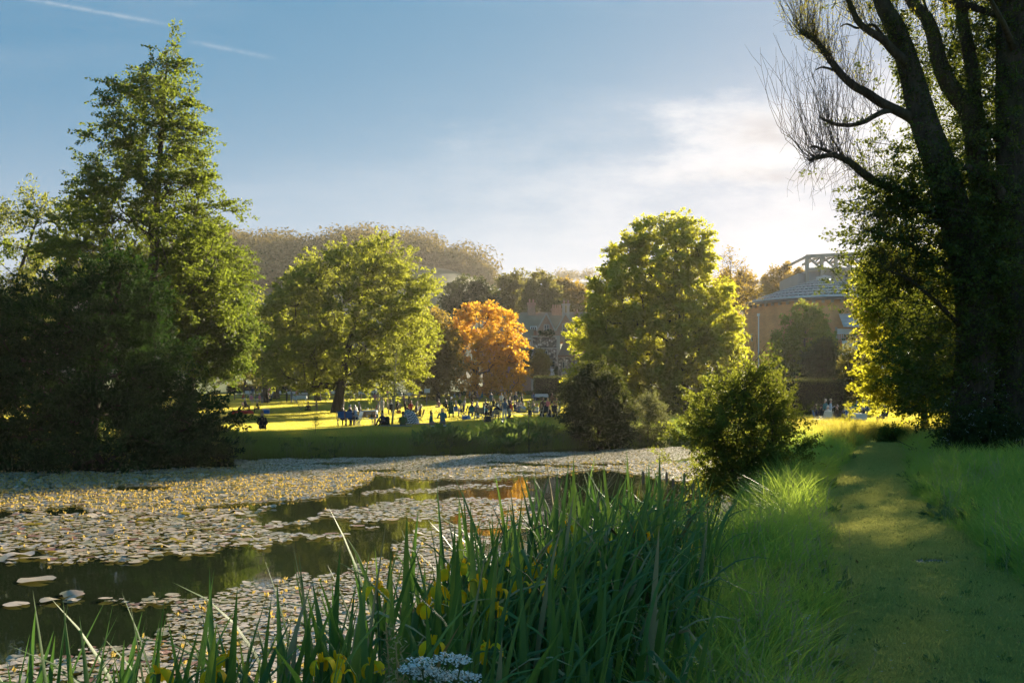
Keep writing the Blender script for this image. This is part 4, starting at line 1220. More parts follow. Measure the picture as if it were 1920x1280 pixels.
def hedge(label, x0, x1, ytop, Y, depth, leafm, seed, n=5200, L=.12):
    rng = np.random.default_rng(seed)
    xa, xb = (x0 - 960) / F * Y, (x1 - 960) / F * Y
    zt = EYE - (ytop - HZ) / F * Y
    zb = float(gz((xa + xb) / 2, Y))
    root = thing("hedge", label, "hedge", ((xa + xb) / 2, Y, zb), group="clipped hedges of the garden")
    w_, h_ = xb - xa, zt - zb
    core = plain("hedge_twig", (.012, .016, .006), 1, .1)
    MB().box((0, depth / 2, h_ / 2 - .1), (w_ - .3, depth - .3, h_ - .15)).build("twigs", core, root)
    fs = rng.random(n)
    a = w_ * depth; b = w_ * h_; c = depth * h_; tot = a + b + 2 * c
    u_, v_ = rng.random(n), rng.random(n)
    P = np.where((fs < b / tot)[:, None], np.stack([(u_ - .5) * w_, 0 * u_, v_ * h_], -1),
                 np.where((fs < (a + b) / tot)[:, None], np.stack([(u_ - .5) * w_, v_ * depth, 0 * u_ + h_], -1),
                          np.stack([np.where(u_ < .5, -.5, .5) * w_, v_ * depth, rng.random(n) * h_], -1)))
    P = P + rng.normal(size=(n, 3)) * .07
    V, Q = leaf_quads(rng, P, nrm(rng.normal(size=(n, 3))), L, L * .6)
    MB().add(V, Q).build("leaves", leafm, root)
    return root


hedge("tall clipped yew hedge behind the terrace picnickers", 1478, 1585, 713, 95, 2.2, LM['dark'], 1, 9000, .16)
hedge("square dark hedge between the manor and the dark bush", 1003, 1075, 707, 140, 2.5, LM['dark'], 2, 7000, .2)
hedge("low dark hedge along the lawn under the orange tree", 845, 1000, 735.5, 168, 1.5, LM['dark'], 3, 6000, .25)
hedge("pale clipped hedge at the far left end of the lawn", 425, 700, 722, 190, 1.5, LM['dist'], 4, 5000, .3)


def stone_wall():
    rng = np.random.default_rng(2)
    Y = 62.0
    a = at(1518, 800, Y); b = at(1632, 800, Y)
    ztop = EYE - (795.5 - HZ) / F * Y
    root = thing("stone_wall", "low rough stone wall holding up the terrace over the pond", "wall", ((a[0] + b[0]) / 2, Y, WATER_Z))
    off = np.array((((a[0] + b[0]) / 2), Y, WATER_Z))
    wm = plain("rubble_stone", (.22, .19, .16), .95, .2, 0, .45, 5)
    h_ = ztop - WATER_Z - .1
    W_ = b[0] - a[0]
    MB().box((0, .3, h_ / 2 - .3), (W_ - .1, .42, h_ + .6)).build("mortar", plain("dark_mortar", (.08, .07, .06), 1, .1), root)
    st = MB()
    for r_ in range(6):
        x = -W_ / 2
        while x < W_ / 2:
            w_ = rng.uniform(.16, .42); hh = h_ / 6
            st.box((x + w_ / 2, .08 + rng.uniform(-.03, .03), hh * (r_ + .5)), (w_ * .93, .16, hh * .9), rng.uniform(-.05, .05)); x += w_
    tag(st.build("stone", wm, root), kind='stuff')
    x = -W_ / 2; k = 0
    while x < W_ / 2 - .2:
        w_ = rng.uniform(.5, .8)
        MB().box((x + w_ / 2, .27, h_ + .05 + rng.uniform(-.01, .01)), (w_ * .97, .66, .11), rng.uniform(-.02, .02)).build("coping_stone", STONE, root); x += w_
    # ground behind is raised to the coping
    return root


stone_wall()


def rail_fence():
    rng = np.random.default_rng(4)
    Y = 142.0
    xs = np.linspace((440 - 960) / F * Y, (835 - 960) / F * Y, 21)
    x0 = xs.mean()
    root = thing("rail_fence", "low post and rail fence across the far side of the lawn", "fence", (x0, Y, float(gz(x0, Y))))
    off = np.array(root.location)
    wm = plain("old_fence_wood", (.20, .16, .11), .9, .2)
    for x in xs:
        z = float(gz(x, Y))
        MB().box(np.array((x, Y, z + .5)) - off, (.12, .12, 1.1), rng.uniform(-.1, .1)).build("post", wm, root)
    for zz in (.45, .85):
        for p, q in zip(xs[:-1], xs[1:]):
            MB().beam(np.array((p, Y - .08, float(gz(p, Y)) + zz)) - off, np.array((q, Y - .08, float(gz(q, Y)) + zz)) - off, .06, .1).build("rail", wm, root)
    return root


rail_fence()
# ------------------------------------------------------------------ people and picnic furniture
# one continuous skinned body per pose, facing -Y, standing on z = 0
SKIN, TOP, BOT, SHOE = 0, 1, 2, 3


def skeleton(pelvis, lean=0.0, legs='stand', arms='down', turn=0.0, wide=1.0):
    """joints (position, radius) and bones (a, b, material)"""
    J, B = [], []

    def j(p, r): J.append((np.array(p, float), r)); return len(J) - 1
    px, py, pz = pelvis
    up = np.array((0, -math.sin(lean), math.cos(lean)))
    fw = np.array((0, -math.cos(lean), -math.sin(lean)))
    P0 = np.array(pelvis, float)
    T = lambda h, f=0.0, x=0.0: P0 + up * h + fw * f + np.array((x, 0, 0))
    pel = j(P0, (.15 * wide, .12)); ab = j(T(.20, .01), (.135 * wide, .105)); ch = j(T(.40), (.16 * wide, .11)); nb = j(T(.53), (.075, .07))
    hup = nrm(up * .6 + np.array((0, 0, .4)))
    hb = P0 + up * .53
    hd = j(hb + hup * .13, (.078, .088)); ht = j(hb + hup * .25 + np.array((0, -.012, 0)), (.072, .085)); no = j(hb + hup * .15 + np.array((0, -.10, 0)), (.018, .018))
    B += [(pel, ab, TOP), (ab, ch, TOP), (ch, nb, TOP), (nb, hd, SKIN), (hd, ht, SKIN), (hd, no, SKIN)]
    for s in (-1, 1):
        sh = j(T(.47, 0, .18 * s * wide), (.062, .062))
        if arms == 'down': e, w_ = T(.20, -.03, .25 * s), T(-.05, .06, .26 * s)
        elif arms == 'glass': e, w_ = T(.19, .02, .25 * s), (T(.33, .26, .16 * s) if s > 0 else T(-.03, .06, .25 * s))
        elif arms == 'lap': e, w_ = T(.19, .04, .25 * s), T(.06, .28, .12 * s)
        elif arms == 'back': e, w_ = T(.22, -.13, .25 * s), np.array((px + .30 * s, py + .30, .04))
        elif arms == 'knees': e, w_ = T(.24, .18, .25 * s), T(.20, .42, .12 * s)
        else: e, w_ = T(.25, .16, .26 * s), T(.30, .38, .2 * s)
        el = j(e, (.045, .045)); wr = j(w_, (.03, .03)); d = nrm(w_ - np.array(e)); hn = j(w_ + d * .09, (.034, .022))
        B += [(ch, sh, TOP), (sh, el, TOP), (el, wr, TOP), (wr, hn, SKIN)]
        if legs == 'stand': k, a, t = (.10 * s, py - .02, .50), (.11 * s, py + .03, .09), (.12 * s, py - .13, .04)
        elif legs == 'walk': k, a, t = (.10 * s, py - .10 * s - .04, .50), (.10 * s, py - .18 * s + .05, .09), (.11 * s, py - .18 * s - .10, .04)
        elif legs == 'chair': k, a, t = (.12 * s, py - .43, pz + .03), (.12 * s, py - .42, .09), (.13 * s, py - .56, .04)
        elif legs == 'long': k, a, t = (.12 * s, py - .42, .16), (.13 * s, py - .84, .09), (.15 * s, py - .90, .18)
        elif legs == 'up': k, a, t = (.13 * s, py - .36, .46), (.12 * s, py - .60, .08), (.13 * s, py - .74, .04)
        elif legs == 'cross': k, a, t = (.34 * s, py - .30, .16), (-.08 * s, py - .40, .09), (-.16 * s, py - .42, .06)
        else: k, a, t = (.13 * s, py - .26, .08), (.15 * s, py + .16, .07), (.15 * s, py + .28, .05)
        hp = j(np.array((.095 * s * wide + px, py, pz - .03)), (.095, .095)); kn = j(k, (.062, .062)); an = j(a, (.043, .043)); to = j(t, (.042, .032))
        B += [(pel, hp, BOT), (hp, kn, BOT), (kn, an, BOT), (an, to, SHOE)]
    return J, B, (J[hd][0] + J[ht][0]) / 2, hup


def body_mesh(name, J, B):
    me = bpy.data.meshes.new(name); me.from_pydata([tuple(p) for p, _ in J], [(a, b) for a, b, _ in B], [])
    o = bpy.data.objects.new(name, me); COL.objects.link(o)
    md = o.modifiers.new("skin", 'SKIN'); md.use_smooth_shade = True
    sv_ = me.skin_vertices[0].data
    for k, (_, r) in enumerate(J): sv_[k].radius = r
    sv_[0].use_root = True
    sb = o.modifiers.new("subsurf", 'SUBSURF'); sb.levels = 1; sb.render_levels = 1
    dg = bpy.context.evaluated_depsgraph_get()
    out = bpy.data.meshes.new_from_object(o.evaluated_get(dg), depsgraph=dg)
    bpy.data.objects.remove(o)
    n = len(out.polygons); C = np.zeros(n * 3); out.polygons.foreach_get('center', C); C = C.reshape(-1, 3)
    best = np.full(n, 1e9); mi = np.zeros(n, np.int32)
    for a, b, m in B:
        p, q = J[a][0], J[b][0]; d = q - p
        t = np.clip(((C - p) @ d) / max(d @ d, 1e-9), 0, 1); ds = np.linalg.norm(C - p - t[:, None] * d, axis=1) - .35 * np.mean(J[a][1])
        s = ds < best; best[s] = ds[s]; mi[s] = m
    out.materials.clear()
    for _ in range(4): out.materials.append(None)
    out.polygons.foreach_set('material_index', mi); out.polygons.foreach_set('use_smooth', np.ones(n, bool))
    out.name = name
    return out


def hair_mesh(style):
    """cap of hair round a head centred on the origin; 'bald' is a fringe, 'long' falls to the shoulders"""
    rng = np.random.default_rng(hash(style) % 1000)
    bm = bmesh.new(); bmesh.ops.create_icosphere(bm, subdivisions=2, radius=1.0)
    dead = [v for v in bm.verts if (v.co.y < -.25 and v.co.z < .45) or v.co.z < -.75 or (style == 'bald' and v.co.z > .35)]
    bmesh.ops.delete(bm, geom=dead, context='VERTS')
    for v in bm.verts:
        v.co.x *= .092; v.co.y = v.co.y * .108 + .012; v.co.z = v.co.z * .125 + .02
        if style == 'long' and v.co.z < -.01: v.co.z -= .16 * (1 - abs(v.co.x) * 2); v.co.y += .02
        v.co += Vector(rng.normal(size=3) * .004)
    me = bpy.data.meshes.new("hair"); bm.to_mesh(me); bm.free()
    me.polygons.foreach_set('use_smooth', np.ones(len(me.polygons), bool)); me.materials.append(None)
    return me


POSES = {
    'stand': skeleton((0, 0, .93), .02, 'stand', 'down'), 'walk': skeleton((0, 0, .92), .04, 'walk', 'down'), 'drink': skeleton((0, 0, .93), .03, 'stand', 'glass'),
    'chair': skeleton((0, .05, .50), -.10, 'chair', 'lap'), 'chairfwd': skeleton((0, .05, .50), .30, 'chair', 'reach'),
    'long': skeleton((0, 0, .13), -.22, 'long', 'back'), 'up': skeleton((0, 0, .13), .22, 'up', 'knees'), 'cross': skeleton((0, 0, .13), .12, 'cross', 'lap'),
    'kneel': skeleton((0, 0, .28), .18, 'kneel', 'reach'), 'hunch': skeleton((0, 0, .13), .42, 'up', 'reach'),
}
BODY = {k: body_mesh("person", v[0], v[1]) for k, v in POSES.items()}
HAIR = {k: hair_mesh(k) for k in ('short', 'long', 'bald')}
CLOTH = {n: plain("cloth_" + n, c, .85, .2, 0, .12, 14) for n, c in dict(
    black=(.022, .021, .024), navy=(.03, .045, .09), grey=(.16, .17, .18), greyblue=(.11, .15, .20), white=(.62, .61, .58), cream=(.50, .42, .31), beige=(.36, .28, .19), teal=(.02, .15, .18), green=(.03, .09, .05), moss=(.07, .11, .03), olive=(.09, .09, .04), red=(.45, .04, .03), orange=(.55, .17, .03), pink=(.55, .20, .25), rose=(.45, .25, .22), blue=(.05, .14, .36), paleblue=(.30, .40, .52), brown=(.10, .06, .035), yellow=(.6, .48, .08), denim=(.05, .08, .15), tan=(.32, .22, .12)).items()}
SKINS = [plain("skin_fair", (.48, .30, .22), .6, .3, 0, .08), plain("skin_tanned", (.34, .20, .13), .6, .3, 0, .08)]
HAIRC = {n: plain("hair_" + n, c, .6, .4, 0, .15, 30) for n, c in dict(white=(.62, .58, .52), grey=(.30, .28, .26), blond=(.50, .33, .14), brown=(.09, .05, .03), black=(.015, .012, .011), red=(.30, .10, .04)).items()}
SHOES = CLOTH['black']
pn = [0]


def mat_slot(o, i, m):
    o.material_slots[i].link = 'OBJECT'; o.material_slots[i].material = m


def lawn_spot(px, foot, Y=None):
    """where on the ground a foot seen at this column and row stands"""
    if Y is None: Y = float(np.interp(-foot, -np.array([800, 792, 775, 764, 757, 748, 738, 722]), [66, 76, 98, 115, 128, 150, 180, 250]))
    x = (px - 960) / F * Y
    return x, Y, float(gz(x, Y))


def person(px, foot, pose, face, top, bot, hair, label, style='short', Y=None, group="picnickers on the lawn", lift=0.0, sc=1.0, shoes=None):
    """face: 0 looks at the camera, 90 to the right, 180 away, 270 to the left"""
    pn[0] += 1
    o = bpy.data.objects.new("person", BODY[pose]); COL.objects.link(o)
    x, y, z = lawn_spot(px, foot, Y)
    o.location = (x, y, z + lift); o.rotation_euler = (0, 0, R(face)); o.scale = (sc,) * 3
    mat_slot(o, 0, SKINS[pn[0] % 5 == 0]); mat_slot(o, 1, CLOTH[top]); mat_slot(o, 2, CLOTH[bot]); mat_slot(o, 3, CLOTH[shoes] if shoes else SHOES)
    tag(o, label, "person", group)
    _, _, hc, hup = POSES[pose]
    h = bpy.data.objects.new("hair", HAIR[style]); COL.objects.link(h); h.parent = o
    h.location = tuple(hc + np.array((0, .0, .035))); h.rotation_euler = Euler((-math.asin(max(-.9, min(.9, -hup[1]))) * .8, 0, 0))
    mat_slot(h, 0, HAIRC[hair])
    return o


FABW = plain("white_cloth", (.66, .66, .64), .8, .2, 0, .06)
FABB = plain("blue_canvas", (.03, .14, .42), .8, .2, 0, .1)
FABD = plain("dark_canvas", (.03, .04, .045), .85, .2, 0, .1)
FABT = plain("teal_canvas", (.03, .16, .20), .85, .2, 0, .1)
FABG = plain("grey_canvas", (.20, .23, .22), .85, .2, 0, .1)
FABR = plain("red_canvas", (.48, .035, .025), .75, .2, 0, .15)
WOOD = plain("garden_wood", (.28, .14, .05), .7, .3, 0, .25, 8)
PALEWOOD = plain("pale_wood", (.36, .29, .20), .8, .2, 0, .2, 8)
FRAME = plain("chair_frame", (.10, .10, .11), .4, .5, .6, .1)
FRAMEW = plain("pale_frame", (.55, .54, .5), .4, .5, .3, .1)


def camp_chair(px, foot, face, fab, label, frame=FRAME, Y=None, name="camp_chair", group="folding chairs on the lawn", arms=True):
    x, y, z = lawn_spot(px, foot, Y)
    root = thing(name, label, "chair", (x, y, z), R(face), group)
    MB().box((0, 0, .43), (.44, .44, .03)).build("seat", fab, root)
    b = MB(); M = Matrix.Rotation(R(-14), 3, 'X')
    b.box((0, .28, .74), (.43, .03, .44), M=M); b.build("backrest", fab, root)
    for sx in (-1, 1):
        MB().beam((.25 * sx, -.24, 0), (.25 * sx, .22, .44), .035).build("leg", frame, root)
        MB().beam((.27 * sx, .26, 0), (.27 * sx, -.22, .44), .035).build("leg", frame, root)
        MB().beam((.27 * sx, .20, .42), (.27 * sx, .36, .98), .035).build("back_post", frame, root)
        if arms: MB().beam((.29 * sx, -.24, .64), (.29 * sx, .24, .66), .06, .03).beam((.29 * sx, -.22, .44), (.29 * sx, -.22, .63), .03).build("armrest", frame, root)
    return root


def table(px, foot, label, cloth=None, size=(1.1, .7, .72), Y=None, face=0, group="picnic tables", top=FABW, load=0, seed=1):
    x, y, z = lawn_spot(px, foot, Y)
    root = thing("picnic_table", label, "table", (x, y, z), R(face), group)
    w_, d_, h_ = size
    MB().box((0, 0, h_), (w_, d_, .035)).build("table_top", top, root)
    for sx in (-1, 1):
        for sy in (-1, 1): MB().beam((sx * (w_ / 2 - .06), sy * (d_ / 2 - .06), 0), (sx * (w_ / 2 - .1), sy * (d_ / 2 - .08), h_ - .02), .035).build("leg", FRAMEW, root)
    if cloth is not None:
        mb = MB(); n = 28
        an = np.linspace(0, 1, n, endpoint=False) * 4; V = []
        for t in an:
            k = int(t); f = t - k
            c_ = [(-1, -1), (1, -1), (1, 1), (-1, 1), (-1, -1)]
            a, b = c_[k], c_[k + 1]; V.append(((a[0] + (b[0] - a[0]) * f) * w_ / 2, (a[1] + (b[1] - a[1]) * f) * d_ / 2))
        V = np.array(V); r_ = 1.03 + .05 * np.sin(np.arange(n) * 2.1)
        ring0 = np.c_[V * 1.01, np.full(n, h_ + .022)]; ring1 = np.c_[V * r_[:, None] * 1.03, h_ - .42 + .05 * np.cos(np.arange(n) * 1.6)]
        j = np.arange(n); k = (j + 1) % n
        mb.add(np.concatenate([ring0, ring1]), np.stack([j, k, n + k, n + j], -1)); mb.f.append((np.array([np.arange(n)]), 0))
        mb.build("tablecloth", cloth, root)
    rng = np.random.default_rng(seed)
    short = " ".join(label.split()[:9]); NTH = ("", "second ", "third ")
    for k in range(load):
        p = (rng.uniform(-w_ * .4, w_ * .4), rng.uniform(-d_ * .35, d_ * .35), h_ + .024)
        q = k % 3
        wp = Matrix.Rotation(R(face), 3, 'Z') @ Vector(p) + Vector((x, y, z))
        if q == 0:
            o = MB().lathe([(.002, 0), (.04, 0), (.04, .18), (.014, .23), (.014, .30), (.002, .30)], (0, 0, 0), 10).build("bottle", plain("green_glass", (.02, .06, .03), .15, .6), smooth=True); tag(o, NTH[k // 3] + "dark wine bottle on the " + short, "bottle", "bottles on the picnic tables")
        elif q == 1:
            o = MB().lathe([(.002, 0), (.09, 0), (.13, .03), (.12, .03), (.002, .012)], (0, 0, 0), 14).build("plate", FABW, smooth=True); tag(o, NTH[k // 3] + "white plate on the " + short, "plate", "plates on the picnic tables")
        else:
            o = MB().lathe([(.002, 0), (.03, 0), (.004, .01), (.004, .09), (.035, .13), (.03, .19), (.028, .19), (.03, .13), (.002, .095)], (0, 0, 0), 10).build("wine_glass", WHITE, smooth=True); tag(o, NTH[k // 3] + "wine glass on the " + short, "glass", "glasses on the picnic tables")
        o.location = wp
    return root


def rug(px, foot, label, mat_, size=(1.8, 1.5), Y=None, face=0):
    x, y, z = lawn_spot(px, foot, Y)
    n = 7; rng = np.random.default_rng(int(px))
    gx_, gy_ = np.meshgrid(np.linspace(-.5, .5, n) * size[0], np.linspace(-.5, .5, n) * size[1])
    V = np.stack([gx_, gy_, np.full(gx_.shape, .075) + rng.uniform(0, .03, gx_.shape)], -1).reshape(-1, 3)
    i = np.arange(n - 1)[:, None] * n; j = np.arange(n - 1)[None]
    Q = np.stack([i + j, i + j + 1, i + n + j + 1, i + n + j], -1).reshape(-1, 4)
    mb = MB().add(V, Q)
    W_ = V.copy(); W_[:, 2] -= .03
    mb.add(W_, Q[:, ::-1])
    o = mb.build("picnic_rug", mat_, smooth=True); o.location = (x, y, z); o.rotation_euler = (0, 0, R(face))
    return tag(o, label, "rug", "picnic rugs on the lawn")


def lump(name, label, cat, px, foot, size, mat_, Y=None, group=None, seed=1, handle=False, face=0, lidm=None):
    """soft bag or basket: a tapered rounded body with a rim, and handles where it has them"""
    x, y, z = lawn_spot(px, foot, Y)
    root = thing(name, label, cat, (x, y, z), R(face), group)
    rng = np.random.default_rng(seed)
    bm = bmesh.new(); bmesh.ops.create_cube(bm, size=1.0); bmesh.ops.subdivide_edges(bm, edges=bm.edges[:], cuts=3, use_grid_fill=True)
    for v in bm.verts:
        k = v.co.normalized() * .62; v.co = v.co.lerp(k, .45)
        v.co.x *= size[0] * (1 + .12 * (v.co.z < 0)); v.co.y *= size[1]; v.co.z = (v.co.z + .5) * size[2] + rng.normal() * .008
    me = bpy.data.meshes.new("body"); bm.to_mesh(me); bm.free(); me.materials.append(mat_)
    me.polygons.foreach_set('use_smooth', np.ones(len(me.polygons), bool))
    o = bpy.data.objects.new("body", me); COL.objects.link(o); o.parent = root
    if handle:
        an = np.linspace(0, PI, 9)
        MB().tube(np.stack([np.cos(an) * size[0] * .3, 0 * an, size[2] * .9 + np.sin(an) * size[2] * .5], -1), .014, 6).build("handle", mat_, root, smooth=True)
    return root


def cool_box(px, foot, label, mat_, Y=None, face=10, s=1.0):
    x, y, z = lawn_spot(px, foot, Y)
    root = thing("cool_box", label, "cool box", (x, y, z), R(face), "cool boxes")
    MB().box((0, 0, .18 * s), (.52 * s, .34 * s, .34 * s)).build("body", mat_, root)
    MB().box((0, 0, .385 * s), (.55 * s, .37 * s, .06 * s)).build("lid", WHITE, root)
    an = np.linspace(0, PI, 7)
    MB().tube(np.stack([np.cos(an) * .22 * s, 0 * an - .05, .40 * s + np.sin(an) * .12 * s], -1), .012, 5).build("handle", WHITE, root)
    return root


# --- left part of the lawn
person(461, 771, 'chair', 75, 'black', 'black', 'white', "white haired man in black seated left of the red bag's end, facing right")
camp_chair(461, 771, 75, WOOD, "wooden armchair under the white haired man by the red bag", WOOD, name="garden_chair")
person(484, 774, 'chairfwd', 285, 'black', 'black', 'grey', "grey haired man in a dark suit bending forward in an orange wooden armchair")
camp_chair(482, 774, 285, WOOD, "orange wooden armchair between the red bag and the cool box", WOOD, name="garden_chair")
lump("kit_bag", "long red bag lying on the grass before the two seated men", "bag", 455, 778, (1.9, .55, .42), FABR, Y=95, seed=2)
cool_box(499, 776, "blue and white cool box right of the wooden armchair", FABB, s=1.25)
person(491, 806, 'up', 20, 'black', 'black', 'blond', "blond woman in black sitting alone behind the bank grass on the left", 'long', Y=52, lift=.15)
camp_chair(564, 771, 100, FABD, "dark folding chair left of the pair sitting before the lime trunk")
person(578, 771, 'cross', 200, 'black', 'black', 'black', "dark haired man in black sitting on the grass left of the lime trunk")
person(595, 770, 'kneel', 270, 'beige', 'beige', 'blond', "blond woman in a long beige coat kneeling near the lime trunk", 'long')
# three at the bank
for px_, tp, hr, lb in ((643, 'black', 'brown', "brown haired person in black in the left blue camp chair"), (657, 'navy', 'grey', "grey haired person in navy in the right blue camp chair")):
    person(px_, 803, 'chair', 175, tp, 'black', hr, lb, Y=64)
camp_chair(641, 803, 178, FABB, "left of two bright blue camp chairs at the bank", Y=63.8)
camp_chair(656, 803, 172, FABB, "right of two bright blue camp chairs at the bank", Y=63.8)
person(668, 802, 'chairfwd', 300, 'paleblue', 'navy', 'grey', "grey haired woman in a patterned blue blouse leaning to the blue chairs", Y=64)
camp_chair(669, 802, 300, FABW, "white folding chair under the woman in the blue blouse", FRAMEW, Y=64.1)


def bench(px, foot, label, Y, face=180):
    x, y, z = lawn_spot(px, foot, Y); root = thing("garden_bench", label, "bench", (x, y, z), R(face))
    for k in range(4): MB().box((0, -.2 + k * .12, .44), (1.5, .1, .03)).build("seat_slat", WOOD, root)
    for k in range(3): MB().box((0, .26 + k * .02, .58 + k * .14), (1.5, .03, .11)).build("back_slat", WOOD, root)
    for sx in (-1, 1):
        MB().beam((sx * .68, -.2, 0), (sx * .68, -.2, .43), .06).build("leg", WOOD, root); MB().beam((sx * .68, .24, 0), (sx * .68, .31, .95), .06).build("leg", WOOD, root)
        MB().beam((sx * .70, -.24, .64), (sx * .70, .27, .64), .06, .04).build("armrest", WOOD, root)
    return root


bench(684, 800, "brown slatted wooden bench behind the white folding table", 66)
table(686, 806, "low white folding table in front of the brown bench", None, (1.0, .6, .5), Y=62.5, load=3, seed=4)
person(719, 804, 'up', 330, 'navy', 'black', 'brown', "person in navy hugging the knees left of the sapling's foot", Y=63)
lump("rucksack", "dark rucksack standing beside the person in navy", "bag", 726, 803, (.3, .25, .6), FABD, Y=63.2, seed=5)
rug(742, 806, "grey picnic rug around the sapling's foot", plain("grey_rug", (.22, .24, .27), .95, .1, 0, .35, 9), (2.0, 1.2), Y=61.5)
person(756, 803, 'hunch', 190, 'moss', 'olive', 'black', "person in a moss green top with the back turned at the bank", Y=62)
# man and table left of the standing women
person(676, 784, 'chair', 80, 'black', 'navy', 'white', "white haired man in a dark coat seated at the left end of a picnic table")
camp_chair(674, 784, 80, FABD, "dark camp chair under the white haired man at the picnic table")
table(694, 783, "picnic table with a white cloth before the man in the dark coat", FABW, (1.2, .8, .6), load=6, seed=7)
lump("picnic_basket", "black holdall under the white picnic table's edge", "bag", 698, 786, (.5, .35, .32), FABD, seed=8, handle=True)
lump("shopping_bag", "green shopping bag standing right of the white picnic table", "bag", 707, 786, (.22, .2, .4), CLOTH['teal'], seed=9, handle=True)
camp_chair(702, 779, 250, FABR, "red folding chair behind the woman in cream")
person(708, 780, 'chair', 260, 'cream', 'cream', 'blond', "blond woman in cream sitting in the red folding chair", 'long')
person(717, 783, 'stand', 240, 'cream', 'cream', 'blond', "blond woman in a cream trouser suit standing by the picnic table", 'long', shoes='cream')
person(711, 776, 'chair', 285, 'rose', 'beige', 'brown', "brown haired woman in rose behind the blond woman in cream", 'long')
camp_chair(711, 776, 285, FABD, "dark chair under the woman in rose")
person(733, 776, 'chair', 200, 'white', 'black', 'brown', "man in a white shirt with his back turned left of the sapling")
camp_chair(733, 776, 200, FABD, "black chair under the man in the white shirt")
person(728, 774, 'chair', 95, 'cream', 'beige', 'blond', "fair person in cream seen between two white shirts", 'short')
person(744, 776, 'chair', 250, 'black', 'black', 'black', "dark haired man in black right behind the sapling stem")
camp_chair(745, 776, 250, FABG, "grey chair under the man in black behind the sapling stem")
lump("shopping_bag", "orange shopping bag on the grass right of the sapling stem", "bag", 748, 776, (.4, .3, .35), CLOTH['orange'], seed=10, handle=True)
person(761, 777, 'chair', 110, 'black', 'black', 'brown', "brown haired woman in black left in the group behind the chequered cloth", 'long')
person(770, 777, 'chair', 200, 'red', 'black', 'red', "red haired woman in a red scarf and black behind the chequered cloth", 'long')
person(766, 775, 'cross', 180, 'black', 'black', 'black', "man in black sitting low in the group behind the chequered cloth")
person(779, 784, 'chair', 260, 'black', 'black', 'blond', "blond woman in black beside the orange jacket", 'long')
camp_chair(779, 784, 260, FABD, "dark chair under the blond woman beside the orange jacket")
person(786, 790, 'chair', 285, 'orange', 'navy', 'blond', "blond person in an orange jacket seated right of the chequered cloth", 'long')
camp_chair(787, 790, 285, FABG, "grey chair under the person in the orange jacket")


def chequered_chair():
    x, y, z = lawn_spot(770, 795, 68)
    root = thing("draped_chair", "low chair draped with a black and white chequered cloth", "chair", (x, y, z), R(15))
    m, nt, out = new_mat("chequered_cloth")
    t = nt.nodes.new('ShaderNodeTexCoord'); c_ = nt.nodes.new('ShaderNodeTexChecker'); c_.inputs['Scale'].default_value = 13
    mp = nt.nodes.new('ShaderNodeMapping'); mp.inputs['Rotation'].default_value = (.3, .5, .78); nt.links.new(t.outputs['Object'], mp.inputs[0])
    nt.links.new(mp.outputs[0], c_.inputs['Vector']); c_.inputs['Color1'].default_value = (.6, .6, .58, 1); c_.inputs['Color2'].default_value = (.02, .025, .05, 1)
    principled(nt, out, c_.outputs['Color'], .9, .2)
    mb = MB(); n = 16; a = np.linspace(0, 2 * PI, n, endpoint=False); V = []
    for r_, h in ((.62, .06), (.56, .3), (.42, .62), (.26, .88), (.08, .96)):
        w_ = 1 + .10 * np.sin(a * 4 + h * 3) * (1 - h)
        V.append(np.stack([r_ * w_ * np.cos(a), .6 * r_ * w_ * np.sin(a) + .15 * h, np.full(n, h)], -1))
    V = np.concatenate(V); j = np.arange(n); k = (j + 1) % n
    Q = np.concatenate([np.stack([i * n + j, i * n + k, (i + 1) * n + k, (i + 1) * n + j], -1) for i in range(4)])
    mb.add(V, Q); mb.f.append((np.array([4 * n + np.arange(n)]), 0)); mb.build("cloth", m, root, smooth=True)
    for sx in (-1, 1):
        for sy in (-1, 1): MB().beam((sx * .3, sy * .2, 0), (sx * .22, sy * .15, .5), .04).build("leg", WOOD, root)
    return root


chequered_chair()
lump("rucksack", "teal rucksack lying on top of the group's things behind the chequered cloth", "bag", 764, 784, (.5, .4, .9), CLOTH['teal'], Y=78, seed=12)
rug(784, 797, "rose coloured picnic rug right of the chequered cloth", plain("rose_rug", (.42, .25, .27), .95, .1, 0, .3, 7), (2.4, 1.4), Y=68)
person(807, 799, 'cross', 110, 'teal', 'rose', 'brown', "small brown haired person with a teal wrap sitting on the grass", 'long', Y=66)
person(830, 799, 'kneel', 195, 'teal', 'grey', 'white', "white haired man in a teal jacket kneeling near the bank", 'bald', Y=63, sc=1.12)
rug(828, 803, "white and blue cloth under the man in the teal jacket", FABW, (1.3, 1.0), Y=62)
person(693, 757, 'stand', 200, 'white', 'black', 'black', "waiter in a white shirt and black trousers standing far up the lawn")
person(767, 757, 'drink', 250, 'white', 'black', 'blond', "blond woman in a white jacket standing under the lime's right edge", 'long')
person(759, 758, 'chair', 100, 'pink', 'beige', 'black', "dark haired person in pale pink seated beside the woman in a white jacket")
camp_chair(759, 758, 100, FABG, "grey chair under the person in pale pink")
for px_, tp, hr in ((703, 'pink', 'brown'), (709, 'rose', 'black'), (715, 'beige', 'blond')):
    person(px_, 754, 'chair', 180 + px_ % 50, tp, 'rose', hr, "%s haired woman in %s seated at the far table behind the lime trunk" % ({'brown': 'brown', 'black': 'black', 'blond': 'blond'}[hr], tp), 'long')


